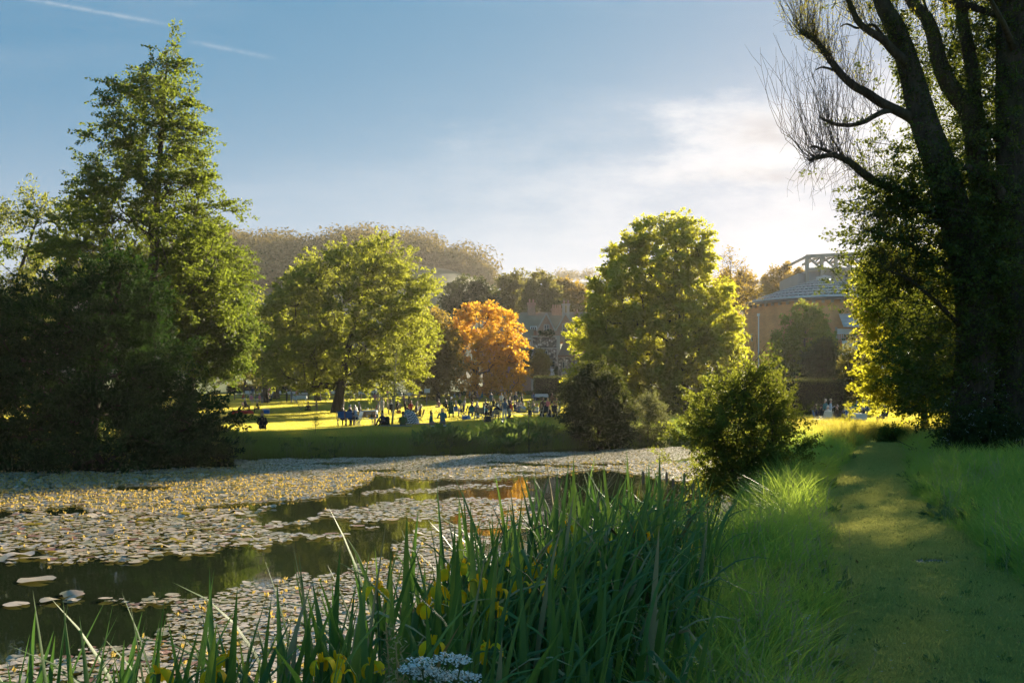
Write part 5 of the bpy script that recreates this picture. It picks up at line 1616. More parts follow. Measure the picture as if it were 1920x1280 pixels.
def sign_board(px, foot, label):
    x, y, z = lawn_spot(px, foot); s = y / F
    root = thing("notice_board", label, "sign", (x, y, z), R(8))
    H = (foot - 728) * s
    MB().box((0, 0, H / 2 - .1), (.11, .11, H)).build("post", PALEWOOD, root)
    MB().box((.05, -.08, H - .28), (10.5 * s, .05, 7.5 * s)).build("panel", FABW, root)
    MB().box((.05, -.05, H - .28), (11.3 * s, .03, 8.2 * s)).build("frame", PALEWOOD, root)
    return root


sign_board(800, 760, "small white notice board on a post in the middle of the lawn")
person(823, 765, 'cross', 330, 'rose', 'rose', 'brown', "person in pale pink sitting alone on the grass left of the green coat")
for px_, fc in ((803, 100), (818, 260)):
    person(px_, 751, 'chair', fc, 'black', 'black', 'black', "person in black facing %s at the small far table behind the notice board" % ("right" if fc == 100 else "left"))
    camp_chair(px_, 751, fc, FABD, "black chair facing %s behind the notice board" % ("right" if fc == 100 else "left"))
table(810, 751, "dark picnic table between two people in black behind the notice board", None, (.9, .6, .6), top=FABD)
# --- right group
co = person(846, 785, 'walk', 215, 'green', 'green', 'white', "white haired woman standing in a long dark green coat")
ct = MB(); an_ = np.linspace(0, 2 * PI, 14, endpoint=False)
prof_ = [(.15, 1.32), (.17, 1.15), (.20, .93), (.24, .65), (.29, .36)]
V_ = np.concatenate([np.stack([r_ * np.cos(an_), r_ * .8 * np.sin(an_), np.full(14, h_)], -1) for r_, h_ in prof_])
j_ = np.arange(14); k_ = (j_ + 1) % 14
ct.add(V_, np.concatenate([np.stack([i * 14 + j_, i * 14 + k_, (i + 1) * 14 + k_, (i + 1) * 14 + j_], -1) for i in range(4)]))
ct.build("coat", CLOTH['green'], co, smooth=True)
person(837, 772, 'chair', 150, 'navy', 'black', 'grey', "grey haired person in navy seated left behind the green coat")
camp_chair(837, 772, 150, FABD, "dark chair half hidden behind the green coat")
camp_chair(855, 784, 170, FABB, "bright blue camp chair right of the green coat", group="folding chairs on the lawn")
person(857, 779, 'chair', 100, 'rose', 'grey', 'white', "white haired person in pink behind the blue camp chair")
person(863, 768, 'chair', 30, 'green', 'black', 'blond', "blond person in dark green seen between the green coat and the orange trunk")
person(870, 769, 'chair', 300, 'cream', 'cream', 'blond', "fair person in cream beside the one in dark green", 'long')
person(868, 782, 'chair', 280, 'navy', 'navy', 'grey', "man in a navy blazer lounging right of the blue camp chair")
camp_chair(870, 782, 280, FABG, "grey lounge chair under the man in the navy blazer")
cool_box(872, 788, "blue cool box on the grass beside the navy blazer", FABB, s=.9)
lump("carrier_bag", "pale blue carrier bags right of the blue cool box", "bag", 879, 788, (.32, .25, .32), CLOTH['paleblue'], seed=14, handle=True)
person(885, 764, 'stand', 180, 'brown', 'brown', 'blond', "blond person in brown standing behind the man in black", 'long')
person(884, 784, 'chair', 195, 'black', 'black', 'brown', "person in black in the grey green camp chair")
camp_chair(884, 785, 185, FABT, "grey green camp chair in the middle of the big group")
person(893, 782, 'chair', 330, 'grey', 'navy', 'white', "white haired woman in grey beside the grey green camp chair", 'long')
camp_chair(900, 786, 190, CLOTH['beige'], "beige camp chair in the middle of the big group")
person(905, 786, 'chair', 250, 'teal', 'navy', 'blond', "blond person in a turquoise scarf right of the beige chair", 'long')
table(897, 790, "low table with white plates before the beige chair", None, (.8, .5, .4), load=6, seed=17)
person(911, 774, 'chair', 10, 'black', 'black', 'brown', "man in a dark suit and white shirt facing the pond")
camp_chair(911, 773, 10, FABD, "dark chair under the man in the dark suit facing the pond")
person(919, 789, 'chair', 255, 'brown', 'black', 'brown', "brown haired woman in brown left of the pale wooden chair", 'long')
camp_chair(920, 789, 255, FABD, "dark chair left of the pale wooden chair")
lump("picnic_basket", "black rucksack in front of the dark chair by the bank", "bag", 914, 793, (.5, .4, .5), FABD, seed=18)
person(932, 787, 'chair', 180, 'black', 'black', 'black', "person in black seated in the pale wooden chair")


def wooden_chair(px, foot, label, face):
    x, y, z = lawn_spot(px, foot); root = thing("wooden_chair", label, "chair", (x, y, z), R(face), "folding chairs on the lawn")
    for k in range(4): MB().box((0, -.18 + k * .125, .44), (.48, .1, .025)).build("seat_slat", PALEWOOD, root)
    for k in range(3): MB().box((0, .24, .58 + k * .13), (.44, .025, .08)).build("back_slat", PALEWOOD, root)
    for sx in (-1, 1):
        MB().box((sx * .25, -.2, .22), (.05, .05, .44)).build("leg", PALEWOOD, root); MB().box((sx * .25, .24, .46), (.05, .05, .92)).build("leg", PALEWOOD, root)
        MB().box((sx * .25, .02, .2), (.03, .4, .04)).build("stretcher", PALEWOOD, root)
    return root


wooden_chair(932, 790, "pale wooden chair left of the man in white trousers", 180)
person(946, 792, 'stand', 190, 'greyblue', 'white', 'black', "man in a grey blue jacket and white trousers standing with his back to the pond", sc=1.03)
for px_, ft, ps, fc, tp, bt, hr, st, lb in [
        (921, 764, 'stand', 160, 'greyblue', 'grey', 'grey', 'short', "grey haired person in grey blue left behind the crowd"),
        (927, 770, 'chair', 120, 'olive', 'black', 'brown', 'short', "brown haired person in olive at the crowd's left end"),
        (933, 776, 'chair', 60, 'teal', 'navy', 'brown', 'short', "person in teal just left of the grey blue jacket"),
        (937, 772, 'chair', 20, 'beige', 'beige', 'blond', 'long', "blond woman in beige looking over the teal shoulder"),
        (940, 766, 'drink', 0, 'white', 'grey', 'black', 'short', "man in a white shirt raising a glass behind the grey blue jacket"),
        (947, 764, 'stand', 30, 'tan', 'brown', 'white', 'long', "white haired woman in tan behind the grey blue jacket"),
        (954, 768, 'chair', 320, 'navy', 'navy', 'blond', 'short', "blond person in navy right behind the grey blue jacket"),
        (958, 766, 'stand', 200, 'black', 'black', 'blond', 'long', "blond woman in black standing left of the dark suit"),
        (967, 764, 'stand', 0, 'navy', 'black', 'grey', 'short', "man in a navy suit and white shirt standing tallest in the crowd"),
        (974, 766, 'chair', 330, 'green', 'black', 'brown', 'short', "person in green seated under the navy suit's right arm"),
        (979, 767, 'drink', 260, 'black', 'black', 'blond', 'long', "blond woman in black drinking right of the navy suit"),
        (960, 774, 'kneel', 300, 'red', 'red', 'red', 'long', "woman in a bright red dress kneeling on the grass"),
        (966, 773, 'cross', 40, 'rose', 'rose', 'brown', 'long', "woman in rose between the red dress and the grey back"),
        (973, 775, 'cross', 180, 'greyblue', 'navy', 'grey', 'short', "broad grey blue back sitting right of the red dress"),
        (982, 775, 'cross', 190, 'paleblue', 'navy', 'white', 'short', "white haired man in a pale blue shirt sitting on the grass"),
        (994, 774, 'hunch', 210, 'olive', 'black', 'brown', 'short', "person in olive behind the small sapling on the bank"),
        (1000, 774, 'cross', 150, 'grey', 'grey', 'blond', 'short', "person in grey between the sapling and the white shirt"),
        (1008, 776, 'cross', 230, 'white', 'denim', 'red', 'long', "red haired woman in a white shirt and jeans on the grass"),
        (1017, 772, 'chair', 200, 'brown', 'brown', 'brown', 'short', "person in brown left of the pink top"),
        (1027, 772, 'chair', 190, 'pink', 'black', 'blond', 'long', "blond woman in a bright pink top at the right group"),
        (1035, 768, 'stand', 200, 'brown', 'black', 'brown', 'long', "brown haired woman standing behind the two directors' chairs"),
        (1042, 770, 'chair', 240, 'tan', 'black', 'blond', 'short', "person in tan nearest the dark bush"),
        (1047, 783, 'chair', 260, 'white', 'black', 'white', 'short', "white haired person half hidden by the dark bush")]:
    person(px_, ft, ps, fc, tp, bt, hr, lb, st)
rug(990, 777, "pale picnic rug under the row sitting on the grass", plain("pale_rug", (.36, .38, .40), .95, .1, 0, .2, 7), (5.2, 1.5), Y=94)
for px_, fc, lb in ((1021, 205, "left"), (1040, 170, "right")):
    person(px_, 783, 'chair', fc, 'black', 'black', 'brown' if px_ == 1021 else 'red', "person in black in the %s of the two white framed directors' chairs" % lb)
    camp_chair(px_, 783, fc, FABD, "%s of the two white framed directors' chairs with black canvas" % lb, FRAMEW, name="directors_chair")
# far right of the lawn
person(1001, 753, 'chair', 100, 'blue', 'navy', 'brown', "person in blue at the left end of the white clothed far table")
camp_chair(1001, 753, 100, FABB, "blue chair at the left end of the far white table")
table(1015, 752, "far table under a long white cloth near the square hedge", FABW, (1.8, .9, 1.0), load=4, seed=22)
person(1012, 749, 'chair', 0, 'white', 'white', 'grey', "person in white behind the far white clothed table")
for px_, ft, ps, fc, tp, hr, lb in [(837, 748, 'up', 80, 'navy', 'brown', "person in navy resting on the grass under the orange tree's left side"), (851, 747, 'long', 260, 'paleblue', 'grey', "person in pale blue stretched out under the orange tree"), (863, 747, 'up', 200, 'grey', 'brown', "person in grey next to the one in pale blue under the orange tree"),
                                    (882, 752, 'chair', 150, 'greyblue', 'grey', "person in grey blue seated in front of the orange tree's trunk"), (896, 752, 'chair', 60, 'rose', 'white', "white haired person in pink right of the orange tree's trunk"), (903, 752, 'chair', 240, 'teal', 'brown', "person in teal right of the pink one by the orange tree's trunk")]:
    person(px_, ft, ps, fc, tp, 'grey', hr, lb)
# --- garden terrace over the stone wall, right
TG = "picnickers on the garden terrace"
TY = 68.0
person(1548, 792, 'stand', 210, 'teal', 'black', 'white', "white haired person in teal standing on the terrace with the back turned", Y=TY + 8, group=TG)
hat_o = person(1557, 792, 'drink', 60, 'paleblue', 'white', 'brown', "man in a straw hat, blue shirt and white trousers on the terrace", Y=TY + 7, group=TG)
hc_ = POSES['drink'][2]
MB().lathe([(.17, .06), (.10, .075), (.095, .15), (.05, .19), (.002, .195)], tuple(hc_ + np.array((0, 0, -.0))), 14).build("straw_hat", plain("straw", (.62, .50, .28), .8, .2), hat_o, smooth=True)
for px_, fc, tp, hr, lb in ((1533, 90, 'navy', 'brown', "person in navy sitting left on the terrace"), (1538, 200, 'black', 'black', "person in black next to the navy one on the terrace"), (1551, 185, 'white', 'white', "white haired woman in white in the white terrace chair"), (1617, 255, 'black', 'black', "person in black with a dark hat of hair at the terrace table"), (1567, 280, 'brown', 'grey', "person in brown low behind the terrace wall"), (1590, 80, 'blue', 'brown', "person in blue left of the white terrace table"), (1655, 270, 'grey', 'white', "pale haired person in grey far right on the terrace")):
    person(px_, 796, 'chair', fc, tp, 'grey', hr, lb, Y=TY + (4 if px_ != 1551 else 0), group=TG)
    camp_chair(px_, 796, fc, FABW if px_ == 1551 else FABB if px_ in (1533, 1590) else FABD, "%s chair on the terrace under the %s" % ("white" if px_ == 1551 else "blue" if px_ in (1533, 1590) else "dark", lb.replace("person in ", "one in ").split(" on the")[0].split(" in the white")[0].split(" sitting")[0].split(" at the terrace")[0].replace(" with a dark hat of hair", "")), FRAMEW if px_ == 1551 else FRAME, Y=TY + (4 if px_ != 1551 else 0), group="chairs on the terrace")
table(1604, 796, "terrace table under a white cloth right of the little yellow sapling", FABW, (1.3, .8, .74), Y=TY + 4, load=4, seed=30)
cool_box(1535, 797, "turquoise cool box on top of the terrace wall", CLOTH['teal'], Y=TY - 1.5, s=1.5)
cool_box(1541, 797, "pale blue cool box beside the turquoise one on the wall", CLOTH['paleblue'], Y=TY - 1.2, s=1.2)
for px_, ps, fc, tp, hr, lb in ((1588, 'up', 80, 'navy', 'brown', "person in navy resting at the far terrace picnic under the trees"), (1605, 'chair', 200, 'teal', 'grey', "person in teal at the far terrace picnic"), (1616, 'chair', 180, 'white', 'white', "white haired person in white at the far terrace picnic"), (1626, 'chair', 260, 'greyblue', 'grey', "person in grey blue at the right end of the far terrace picnic")):
    person(px_, 760, ps, fc, tp, 'grey', hr, lb, Y=92, group=TG)
table(1606, 760, "long white table of the far terrace picnic by the hedge", FABW, (2.0, .8, .8), Y=93.5)

# --- the crowd by the fence, far up the lawn
crng = np.random.default_rng(71)
FG = "guests at the white tables beyond the fence"
tops = ['black', 'navy', 'white', 'white', 'cream', 'red', 'pink', 'paleblue', 'grey', 'teal', 'black', 'beige']


def nth(k):
    return "%d%s" % (k, "th" if 10 < k % 100 < 14 else {1: "st", 2: "nd", 3: "rd"}.get(k % 10, "th"))


crowd = []
for k in range(46):
    px_ = float(np.clip(452 + k * 7.6 + crng.uniform(-3, 3), 446, 806)); Y_ = crng.uniform(146, 172)
    if crng.random() < .25: px_ = crng.uniform(450, 560); Y_ = crng.uniform(126, 138)
    crowd.append((px_, Y_))
for k, (px_, Y_) in enumerate(sorted(crowd)):
    ps = ['chair', 'chair', 'chairfwd', 'stand', 'drink'][crng.integers(0, 5)]
    tp = tops[crng.integers(0, len(tops))]; hr = ['white', 'grey', 'brown', 'blond', 'black'][crng.integers(0, 5)]
    person(px_, 742, ps, crng.uniform(0, 360), tp, ['black', 'grey', 'cream'][crng.integers(0, 3)], hr, "%s haired guest in %s %s, %s from the left by the far tables" % (hr, tp, "seated" if 'chair' in ps else "standing", nth(k + 1)), Y=Y_, group=FG)
for k in range(13):
    px_ = 468 + k * 25.5 + crng.uniform(-6, 6); Y_ = crng.uniform(150, 168)
    table(px_, 742, "%s small white table from the left beyond the rail fence" % nth(k + 1), FABW, (1.3, .9, .9), Y=Y_, group="white tables beyond the fence")
for k, px_ in enumerate((555, 566)):
    table(px_, 742, "%s of two white clothed tables in front of the rail fence" % ("left", "right")[k], FABW, (1.3, .9, .9), Y=134, group="white tables before the fence")
# more of the big group on the lawn's right side
grng = np.random.default_rng(5)
hues = ['black', 'navy', 'grey', 'white', 'beige', 'teal', 'brown', 'paleblue', 'rose', 'olive']
extra = sorted([(grng.uniform(886, 1046), grng.uniform(764, 786)) for _ in range(20)])
for k, (px_, ft_) in enumerate(extra):
    ps = ['cross', 'up', 'long', 'kneel', 'cross', 'up'][grng.integers(0, 6)]
    tp = hues[grng.integers(0, len(hues))]; hr = ['white', 'grey', 'brown', 'blond', 'black'][grng.integers(0, 5)]
    person(px_, ft_, ps, grng.uniform(0, 360), tp, ['black', 'navy', 'grey', 'beige'][grng.integers(0, 4)], hr, "%s haired person in %s %s, %s from the left in the large group" % (hr, tp, "standing" if ps == 'stand' else "sitting", nth(k + 1)), ['short', 'long'][k % 2], group="large group of picnickers before the manor")
# ------------------------------------------------------------------ water lilies


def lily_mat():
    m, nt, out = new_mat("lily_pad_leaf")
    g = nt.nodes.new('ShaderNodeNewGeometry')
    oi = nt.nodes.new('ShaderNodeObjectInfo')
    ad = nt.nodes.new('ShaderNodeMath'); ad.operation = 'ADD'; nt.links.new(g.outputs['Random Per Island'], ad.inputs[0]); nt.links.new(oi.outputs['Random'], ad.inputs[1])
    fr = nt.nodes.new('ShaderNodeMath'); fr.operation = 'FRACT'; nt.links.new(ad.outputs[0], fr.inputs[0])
    col = nramp(nt, fr.outputs[0], [(0, (.24, .22, .11)), (.4, (.44, .36, .26)), (.8, (.54, .44, .37)), (.93, (.46, .28, .16)), (.97, (.20, .06, .03))])  # sky sheen on the pads painted in as pale pinkish tones
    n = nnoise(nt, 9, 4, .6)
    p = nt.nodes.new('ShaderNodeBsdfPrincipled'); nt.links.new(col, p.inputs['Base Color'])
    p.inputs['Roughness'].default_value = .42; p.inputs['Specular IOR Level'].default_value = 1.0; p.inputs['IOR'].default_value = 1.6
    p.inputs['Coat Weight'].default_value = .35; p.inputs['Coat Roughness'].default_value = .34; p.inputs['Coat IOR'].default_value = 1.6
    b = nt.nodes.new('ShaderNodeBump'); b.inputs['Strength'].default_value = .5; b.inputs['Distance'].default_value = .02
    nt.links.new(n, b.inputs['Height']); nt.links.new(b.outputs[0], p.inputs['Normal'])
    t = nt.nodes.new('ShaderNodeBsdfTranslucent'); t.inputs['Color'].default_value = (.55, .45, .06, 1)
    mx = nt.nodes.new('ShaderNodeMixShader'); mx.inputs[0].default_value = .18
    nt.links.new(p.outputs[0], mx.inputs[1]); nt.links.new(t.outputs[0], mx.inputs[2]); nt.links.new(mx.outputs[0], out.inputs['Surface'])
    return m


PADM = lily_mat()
BUDM = leaf_mat("lily_bud", (.5, .38, .10), (.62, .52, .24), (.7, .5, .12), .35, patch=2)


def pad_template(rng, n=13):
    """round leaf with a notch, gently dished"""
    a = np.linspace(R(10), R(350), n) + rng.uniform(0, 6)
    r = 1 + rng.normal(size=n) * .05
    V = np.zeros((n + 1, 3)); V[:n, 0] = r * np.cos(a); V[:n, 1] = r * np.sin(a)
    V[:n, 2] = .03 + rng.choice([.03, .05, .12]) * np.sin(a * rng.integers(1, 4) + rng.uniform(0, 6)) + rng.normal(size=n) * .012
    V[n, 2] = .01
    Fc = np.array([(k, k + 1, n) for k in range(n - 1)])
    return V, Fc


def in_poly(poly, x, y):
    poly = np.asarray(poly, float); ins = np.zeros(np.shape(x), bool)
    for a, b in zip(poly, np.roll(poly, -1, 0)):
        cr = (a[1] > y) != (b[1] > y)
        with np.errstate(divide='ignore', invalid='ignore'):
            ins ^= cr & (x < a[0] + (y - a[1]) * (b[0] - a[0]) / (b[1] - a[1] if b[1] != a[1] else 1e-9))
    return ins


def on_water(px, py):
    Y = (EYE - WATER_Z) * F / (np.asarray(py, float) - HZ)
    return (np.asarray(px, float) - 960) / F * Y, Y


# raft outlines: label, photo outline, pad radius range, cover, share of tilted pads, buds per m2, tilt
RAFTS = [
    ("far grey raft of lily pads along the foot of the opposite bank", [(440, 862), (700, 858), (1000, 850), (1270, 838), (1330, 850), (1260, 866), (1010, 868), (860, 880), (700, 888), (560, 900), (455, 892)], (.07, .12), .84, .0, 1.5),
    ("golden raft of lilies with upright buds lit by the sun", [(-140, 915), (100, 892), (300, 888), (450, 886), (560, 898), (705, 884), (690, 905), (640, 925), (520, 946), (420, 955), (300, 966), (120, 952), (-140, 968)], (.08, .13), .86, .2, 34),
    ("shadowed strip of lilies under the drooping yew", [(-140, 893), (60, 884), (280, 880), (450, 876), (455, 884), (300, 887), (100, 891), (-140, 912)], (.08, .12), .84, .1, 12),
    ("narrow yellow lily strip in the middle of the far water", [(700, 889), (860, 880), (1010, 874), (1130, 880), (1020, 892), (900, 900), (770, 899)], (.08, .13), .78, .15, 9),
    ("yellow lily strip by the bulrushes at the narrowing pond", [(1010, 868), (1260, 866), (1340, 862), (1420, 880), (1400, 905), (1230, 898), (1130, 878)], (.08, .12), .72, .15, 10),
    ("large raft of lilies with raised green leaves left of centre", [(-100, 975), (120, 962), (320, 972), (470, 976), (560, 984), (640, 990), (722, 993), (600, 1006), (520, 1018), (380, 1036), (230, 1056), (80, 1054), (90, 1036), (-100, 1024)], (.08, .17), .84, .09, 3),
    ("long lily raft below the golden one pointing to the right", [(150, 958), (420, 958), (520, 950), (480, 962), (420, 974), (230, 970)], (.1, .17), .72, .05, 4),
    ("small lily group reaching in from the water's left end", [(-90, 1036), (66, 1038), (60, 1050), (20, 1062), (-90, 1064)], (.16, .26), .6, .05, .5),
    ("pair of pale lily rafts in the open mid water", [(580, 970), (680, 948), (760, 938), (900, 934), (1010, 934), (990, 950), (900, 966), (780, 976), (660, 980)], (.08, .15), .80, .02, 1.2),
    ("thin floating lily line in the reflected tree light", [(612, 928), (760, 918), (930, 906), (1010, 909), (930, 914), (760, 926)], (.08, .13), .5, .02, .5),
    ("sparse pads lying alone on the dark near water", [(4, 1098), (70, 1088), (175, 1090), (176, 1104), (150, 1112), (140, 1136), (20, 1140), (-10, 1128)], (.15, .27), .66, .02, 1.6),
    ("dense white speckled lily carpet behind the iris leaves", [(190, 1128), (330, 1124), (420, 1116), (470, 1096), (600, 1082), (700, 1056), (830, 1030), (870, 1034), (850, 1120), (700, 1210), (400, 1240), (300, 1190), (330, 1140)], (.035, .10), .86, .05, 9),
    ("bottom lily carpet closest to the foreground irises", [(-30, 1248), (120, 1232), (250, 1206), (340, 1200), (420, 1240), (700, 1210), (760, 1290), (400, 1330), (-60, 1330)], (.035, .10), .86, .05, 7),
    ("scattered pads on the bright water behind the flowering irises", [(730, 1030), (810, 985), (1000, 950), (1030, 960), (960, 1010), (880, 1040), (760, 1060)], (.06, .13), .6, .02, 2),
]


def lilies():
    rng = np.random.default_rng(19)
    temps = [pad_template(rng) for _ in range(8)]
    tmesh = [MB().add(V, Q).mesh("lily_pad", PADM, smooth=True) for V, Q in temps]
    allp = []
    for ri, (label, poly, rr, cover, tilt, buds) in enumerate(RAFTS):
        px, py = np.array(poly, float).T
        wx, wy = on_water(px, py)
        n_try = int((wx.max() - wx.min()) * (wy.max() - wy.min()) / (PI * (np.mean(rr) * .8) ** 2) * cover * 6)
        n_try = min(n_try, 60000)
        x = rng.uniform(wx.min(), wx.max(), n_try); y = rng.uniform(wy.min(), wy.max(), n_try)
        ppx = 960 + x / y * F; ppy = HZ + (EYE - WATER_Z) * F / y
        wv = 6 * np.sin(ppx * .05 + ri) + 4 * np.sin(ppx * .13 + 2 * ri)
        ok = in_poly(poly, ppx, ppy + wv * np.clip((ppy - 860) / 160, .15, 1)) & (pond_d(x, y) > .12)
        # open leads between the pads
        gap = np.sin(x * .9 + 1.7 * np.sin(y * .35 + ri)) + np.sin(y * 1.15 + 1.3 * np.sin(x * .5))
        ok &= gap < (1.15 if cover < .72 else 1.62)
        x, y = x[ok], y[ok]
        r = .88 * rng.uniform(rr[0], rr[1], len(x)) * np.where(rng.random(len(x)) < .45, rng.uniform(.45, .8, len(x)), 1)
        cell = rr[1] * 1.6; grid = {}; keep = []
        want = cover
        for k in range(len(x)):
            cxk, cyk = int(x[k] // cell), int(y[k] // cell); good = True
            for ax in (-1, 0, 1):
                for ay in (-1, 0, 1):
                    for q in grid.get((cxk + ax, cyk + ay), ()):
                        if (x[k] - x[q]) ** 2 + (y[k] - y[q]) ** 2 < ((r[k] + r[q]) * (1.12 - want * .5)) ** 2: good = False; break
                    if not good: break
                if not good: break
            if good: grid.setdefault((cxk, cyk), []).append(k); keep.append(k)
        keep = np.array(keep, int)
        n = len(keep)
        tl = np.where(rng.random(n) < tilt, rng.uniform(.08, .35, n), rng.uniform(0, .035, n))
        allp.append((ri, label, x[keep], y[keep], r[keep], tl, buds))
    # the widest pads in view become parts of their own
    size = np.concatenate([p[4] / p[3] for p in allp]); thr = np.sort(size)[-285]
    for ri, label, x, y, r, tl, buds in allp:
        n = len(x)
        if n == 0: continue
        c = np.array((x.mean(), y.mean(), WATER_Z))
        root = thing("water_lily", label, "water lily", tuple(c), group="rafts of water lilies on the pond")
        big = (r / y) >= thr
        rot = rng.random(n) * 2 * PI; az = rng.random(n) * 2 * PI; ti = rng.integers(0, 8, n)
        zz = .012 + rng.random(n) * .018 + np.where(tl > .08, r * np.sin(tl) * .8, 0)
        pads = MB()
        for q in range(8):
            s_ = (ti == q) & ~big
            if not s_.any(): continue
            V, Fc = temps[q]
            ca, sa = np.cos(rot[s_])[:, None], np.sin(rot[s_])[:, None]
            X = (V[:, 0] * ca - V[:, 1] * sa) * r[s_][:, None]; Yv = (V[:, 0] * sa + V[:, 1] * ca) * r[s_][:, None]; Z = V[:, 2] * r[s_][:, None]
            # tilt about a random horizontal axis
            ax, ay = np.cos(az[s_])[:, None], np.sin(az[s_])[:, None]
            dd = X * ax + Yv * ay; st, ct = np.sin(tl[s_])[:, None], np.cos(tl[s_])[:, None]
            X = X + ax * (dd * ct - Z * st - dd); Yv = Yv + ay * (dd * ct - Z * st - dd); Z = dd * st + Z * ct
            P = np.stack([X + (x[s_] - c[0])[:, None], Yv + (y[s_] - c[1])[:, None], Z + zz[s_][:, None]], -1)
            m_ = s_.sum(); k = len(V)
            pads.add(P.reshape(-1, 3), (np.arange(m_)[:, None, None] * k + Fc[None]).reshape(-1, 3))
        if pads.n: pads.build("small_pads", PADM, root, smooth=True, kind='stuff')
        for k in np.nonzero(big)[0]:
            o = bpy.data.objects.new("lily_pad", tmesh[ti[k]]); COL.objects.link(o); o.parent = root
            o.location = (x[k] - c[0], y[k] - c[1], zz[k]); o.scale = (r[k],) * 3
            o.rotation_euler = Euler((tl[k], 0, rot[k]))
        nb = int(n * (r.mean() ** 2) * PI * buds)
        nb = min(nb, 2600)
        if nb:
            k_ = rng.integers(0, n, nb); bm = MB()
            ph = rng.uniform(.04, .15, nb)
            B = np.stack([x[k_] - c[0] + rng.normal(size=nb) * r[k_] * .6, y[k_] - c[1] + rng.normal(size=nb) * r[k_] * .6, np.full(nb, .02)], -1)
            for j in range(3):
                d_ = nrm(np.stack([rng.normal(size=nb) * .4, rng.normal(size=nb) * .4, np.ones(nb)], -1))
                V, Q = leaf_quads(rng, B + np.array((0, 0, .015)), d_, .055, .03, flat=3); bm.add(V, Q)
            bm.build("buds", BUDM, root, kind='stuff')


lilies()

# ------------------------------------------------------------------ grass


def grass_mat(name, c1, c2, c3, tr, tmix=.4, pscale=.8):
    m, nt, out = new_mat(name)
    g = nt.nodes.new('ShaderNodeNewGeometry'); oi = nt.nodes.new('ShaderNodeObjectInfo')
    col = nmix(nt, g.outputs['Random Per Island'], c1, c2)
    n = nt.nodes.new('ShaderNodeTexNoise'); n.inputs['Scale'].default_value = pscale; n.inputs['Detail'].default_value = 4
    nt.links.new(g.outputs['Position'], n.inputs['Vector'])
    col = nmix(nt, nramp(nt, n.outputs['Fac'], [(.38, (0, 0, 0)), (.66, (.85, .85, .85))]), col, c3)
    col = nmix(nt, .5, col, nramp(nt, oi.outputs['Random'], [(0, (.7, .75, .6)), (1, (1.2, 1.15, 1.0))]), 'MULTIPLY')
    p = nt.nodes.new('ShaderNodeBsdfPrincipled'); nt.links.new(col, p.inputs['Base Color'])
    p.inputs['Roughness'].default_value = .5; p.inputs['Specular IOR Level'].default_value = .3
    t = nt.nodes.new('ShaderNodeBsdfTranslucent')
    nt.links.new(nmix(nt, g.outputs['Random Per Island'], tuple(q * .75 for q in tr), tr), t.inputs['Color'])
    mx = nt.nodes.new('ShaderNodeMixShader'); mx.inputs[0].default_value = tmix
    nt.links.new(p.outputs[0], mx.inputs[1]); nt.links.new(t.outputs[0], mx.inputs[2]); nt.links.new(mx.outputs[0], out.inputs['Surface'])
    return m


def blades(mb, rng, n, rad, h, wd, bend, segs=3, hv=.45, lean=(0, 0)):
    a = rng.random(n) * 2 * PI; r_ = rad * np.sqrt(rng.random(n))
    bx, by = r_ * np.cos(a), r_ * np.sin(a)
    hh = h * (1 + hv * rng.uniform(-1, 1, n)); az = rng.random(n) * 2 * PI
    be = bend * rng.uniform(.3, 1.4, n)
    dx = np.cos(az) * be + lean[0]; dy = np.sin(az) * be + lean[1]
    fa = rng.random(n) * 2 * PI
    V = []
    for k in range(segs + 1):
        t = k / segs
        cx_ = bx + dx * hh * t ** 2; cy_ = by + dy * hh * t ** 2; cz = hh * t * (1 - .25 * be * t)
        w_ = wd * (1 - t ** 1.6) * .5 + .0005
        V.append(np.stack([cx_ - np.cos(fa) * w_, cy_ - np.sin(fa) * w_, cz], -1)); V.append(np.stack([cx_ + np.cos(fa) * w_, cy_ + np.sin(fa) * w_, cz], -1))
    V = np.stack(V, 1)
    q = np.array([(2 * k, 2 * k + 1, 2 * k + 3, 2 * k + 2) for k in range(segs)])
    mb.add(V.reshape(-1, 3), (np.arange(n)[:, None, None] * (2 * segs + 2) + q[None]).reshape(-1, 4))


def source(name, build_fn, count, mats):
    c = bpy.data.collections.new(name)
    for k in range(count):
        mb = MB(); build_fn(mb, np.random.default_rng(900 + k))
        o = bpy.data.objects.new(name, mb.mesh(name, mats)); c.objects.link(o)
    return c


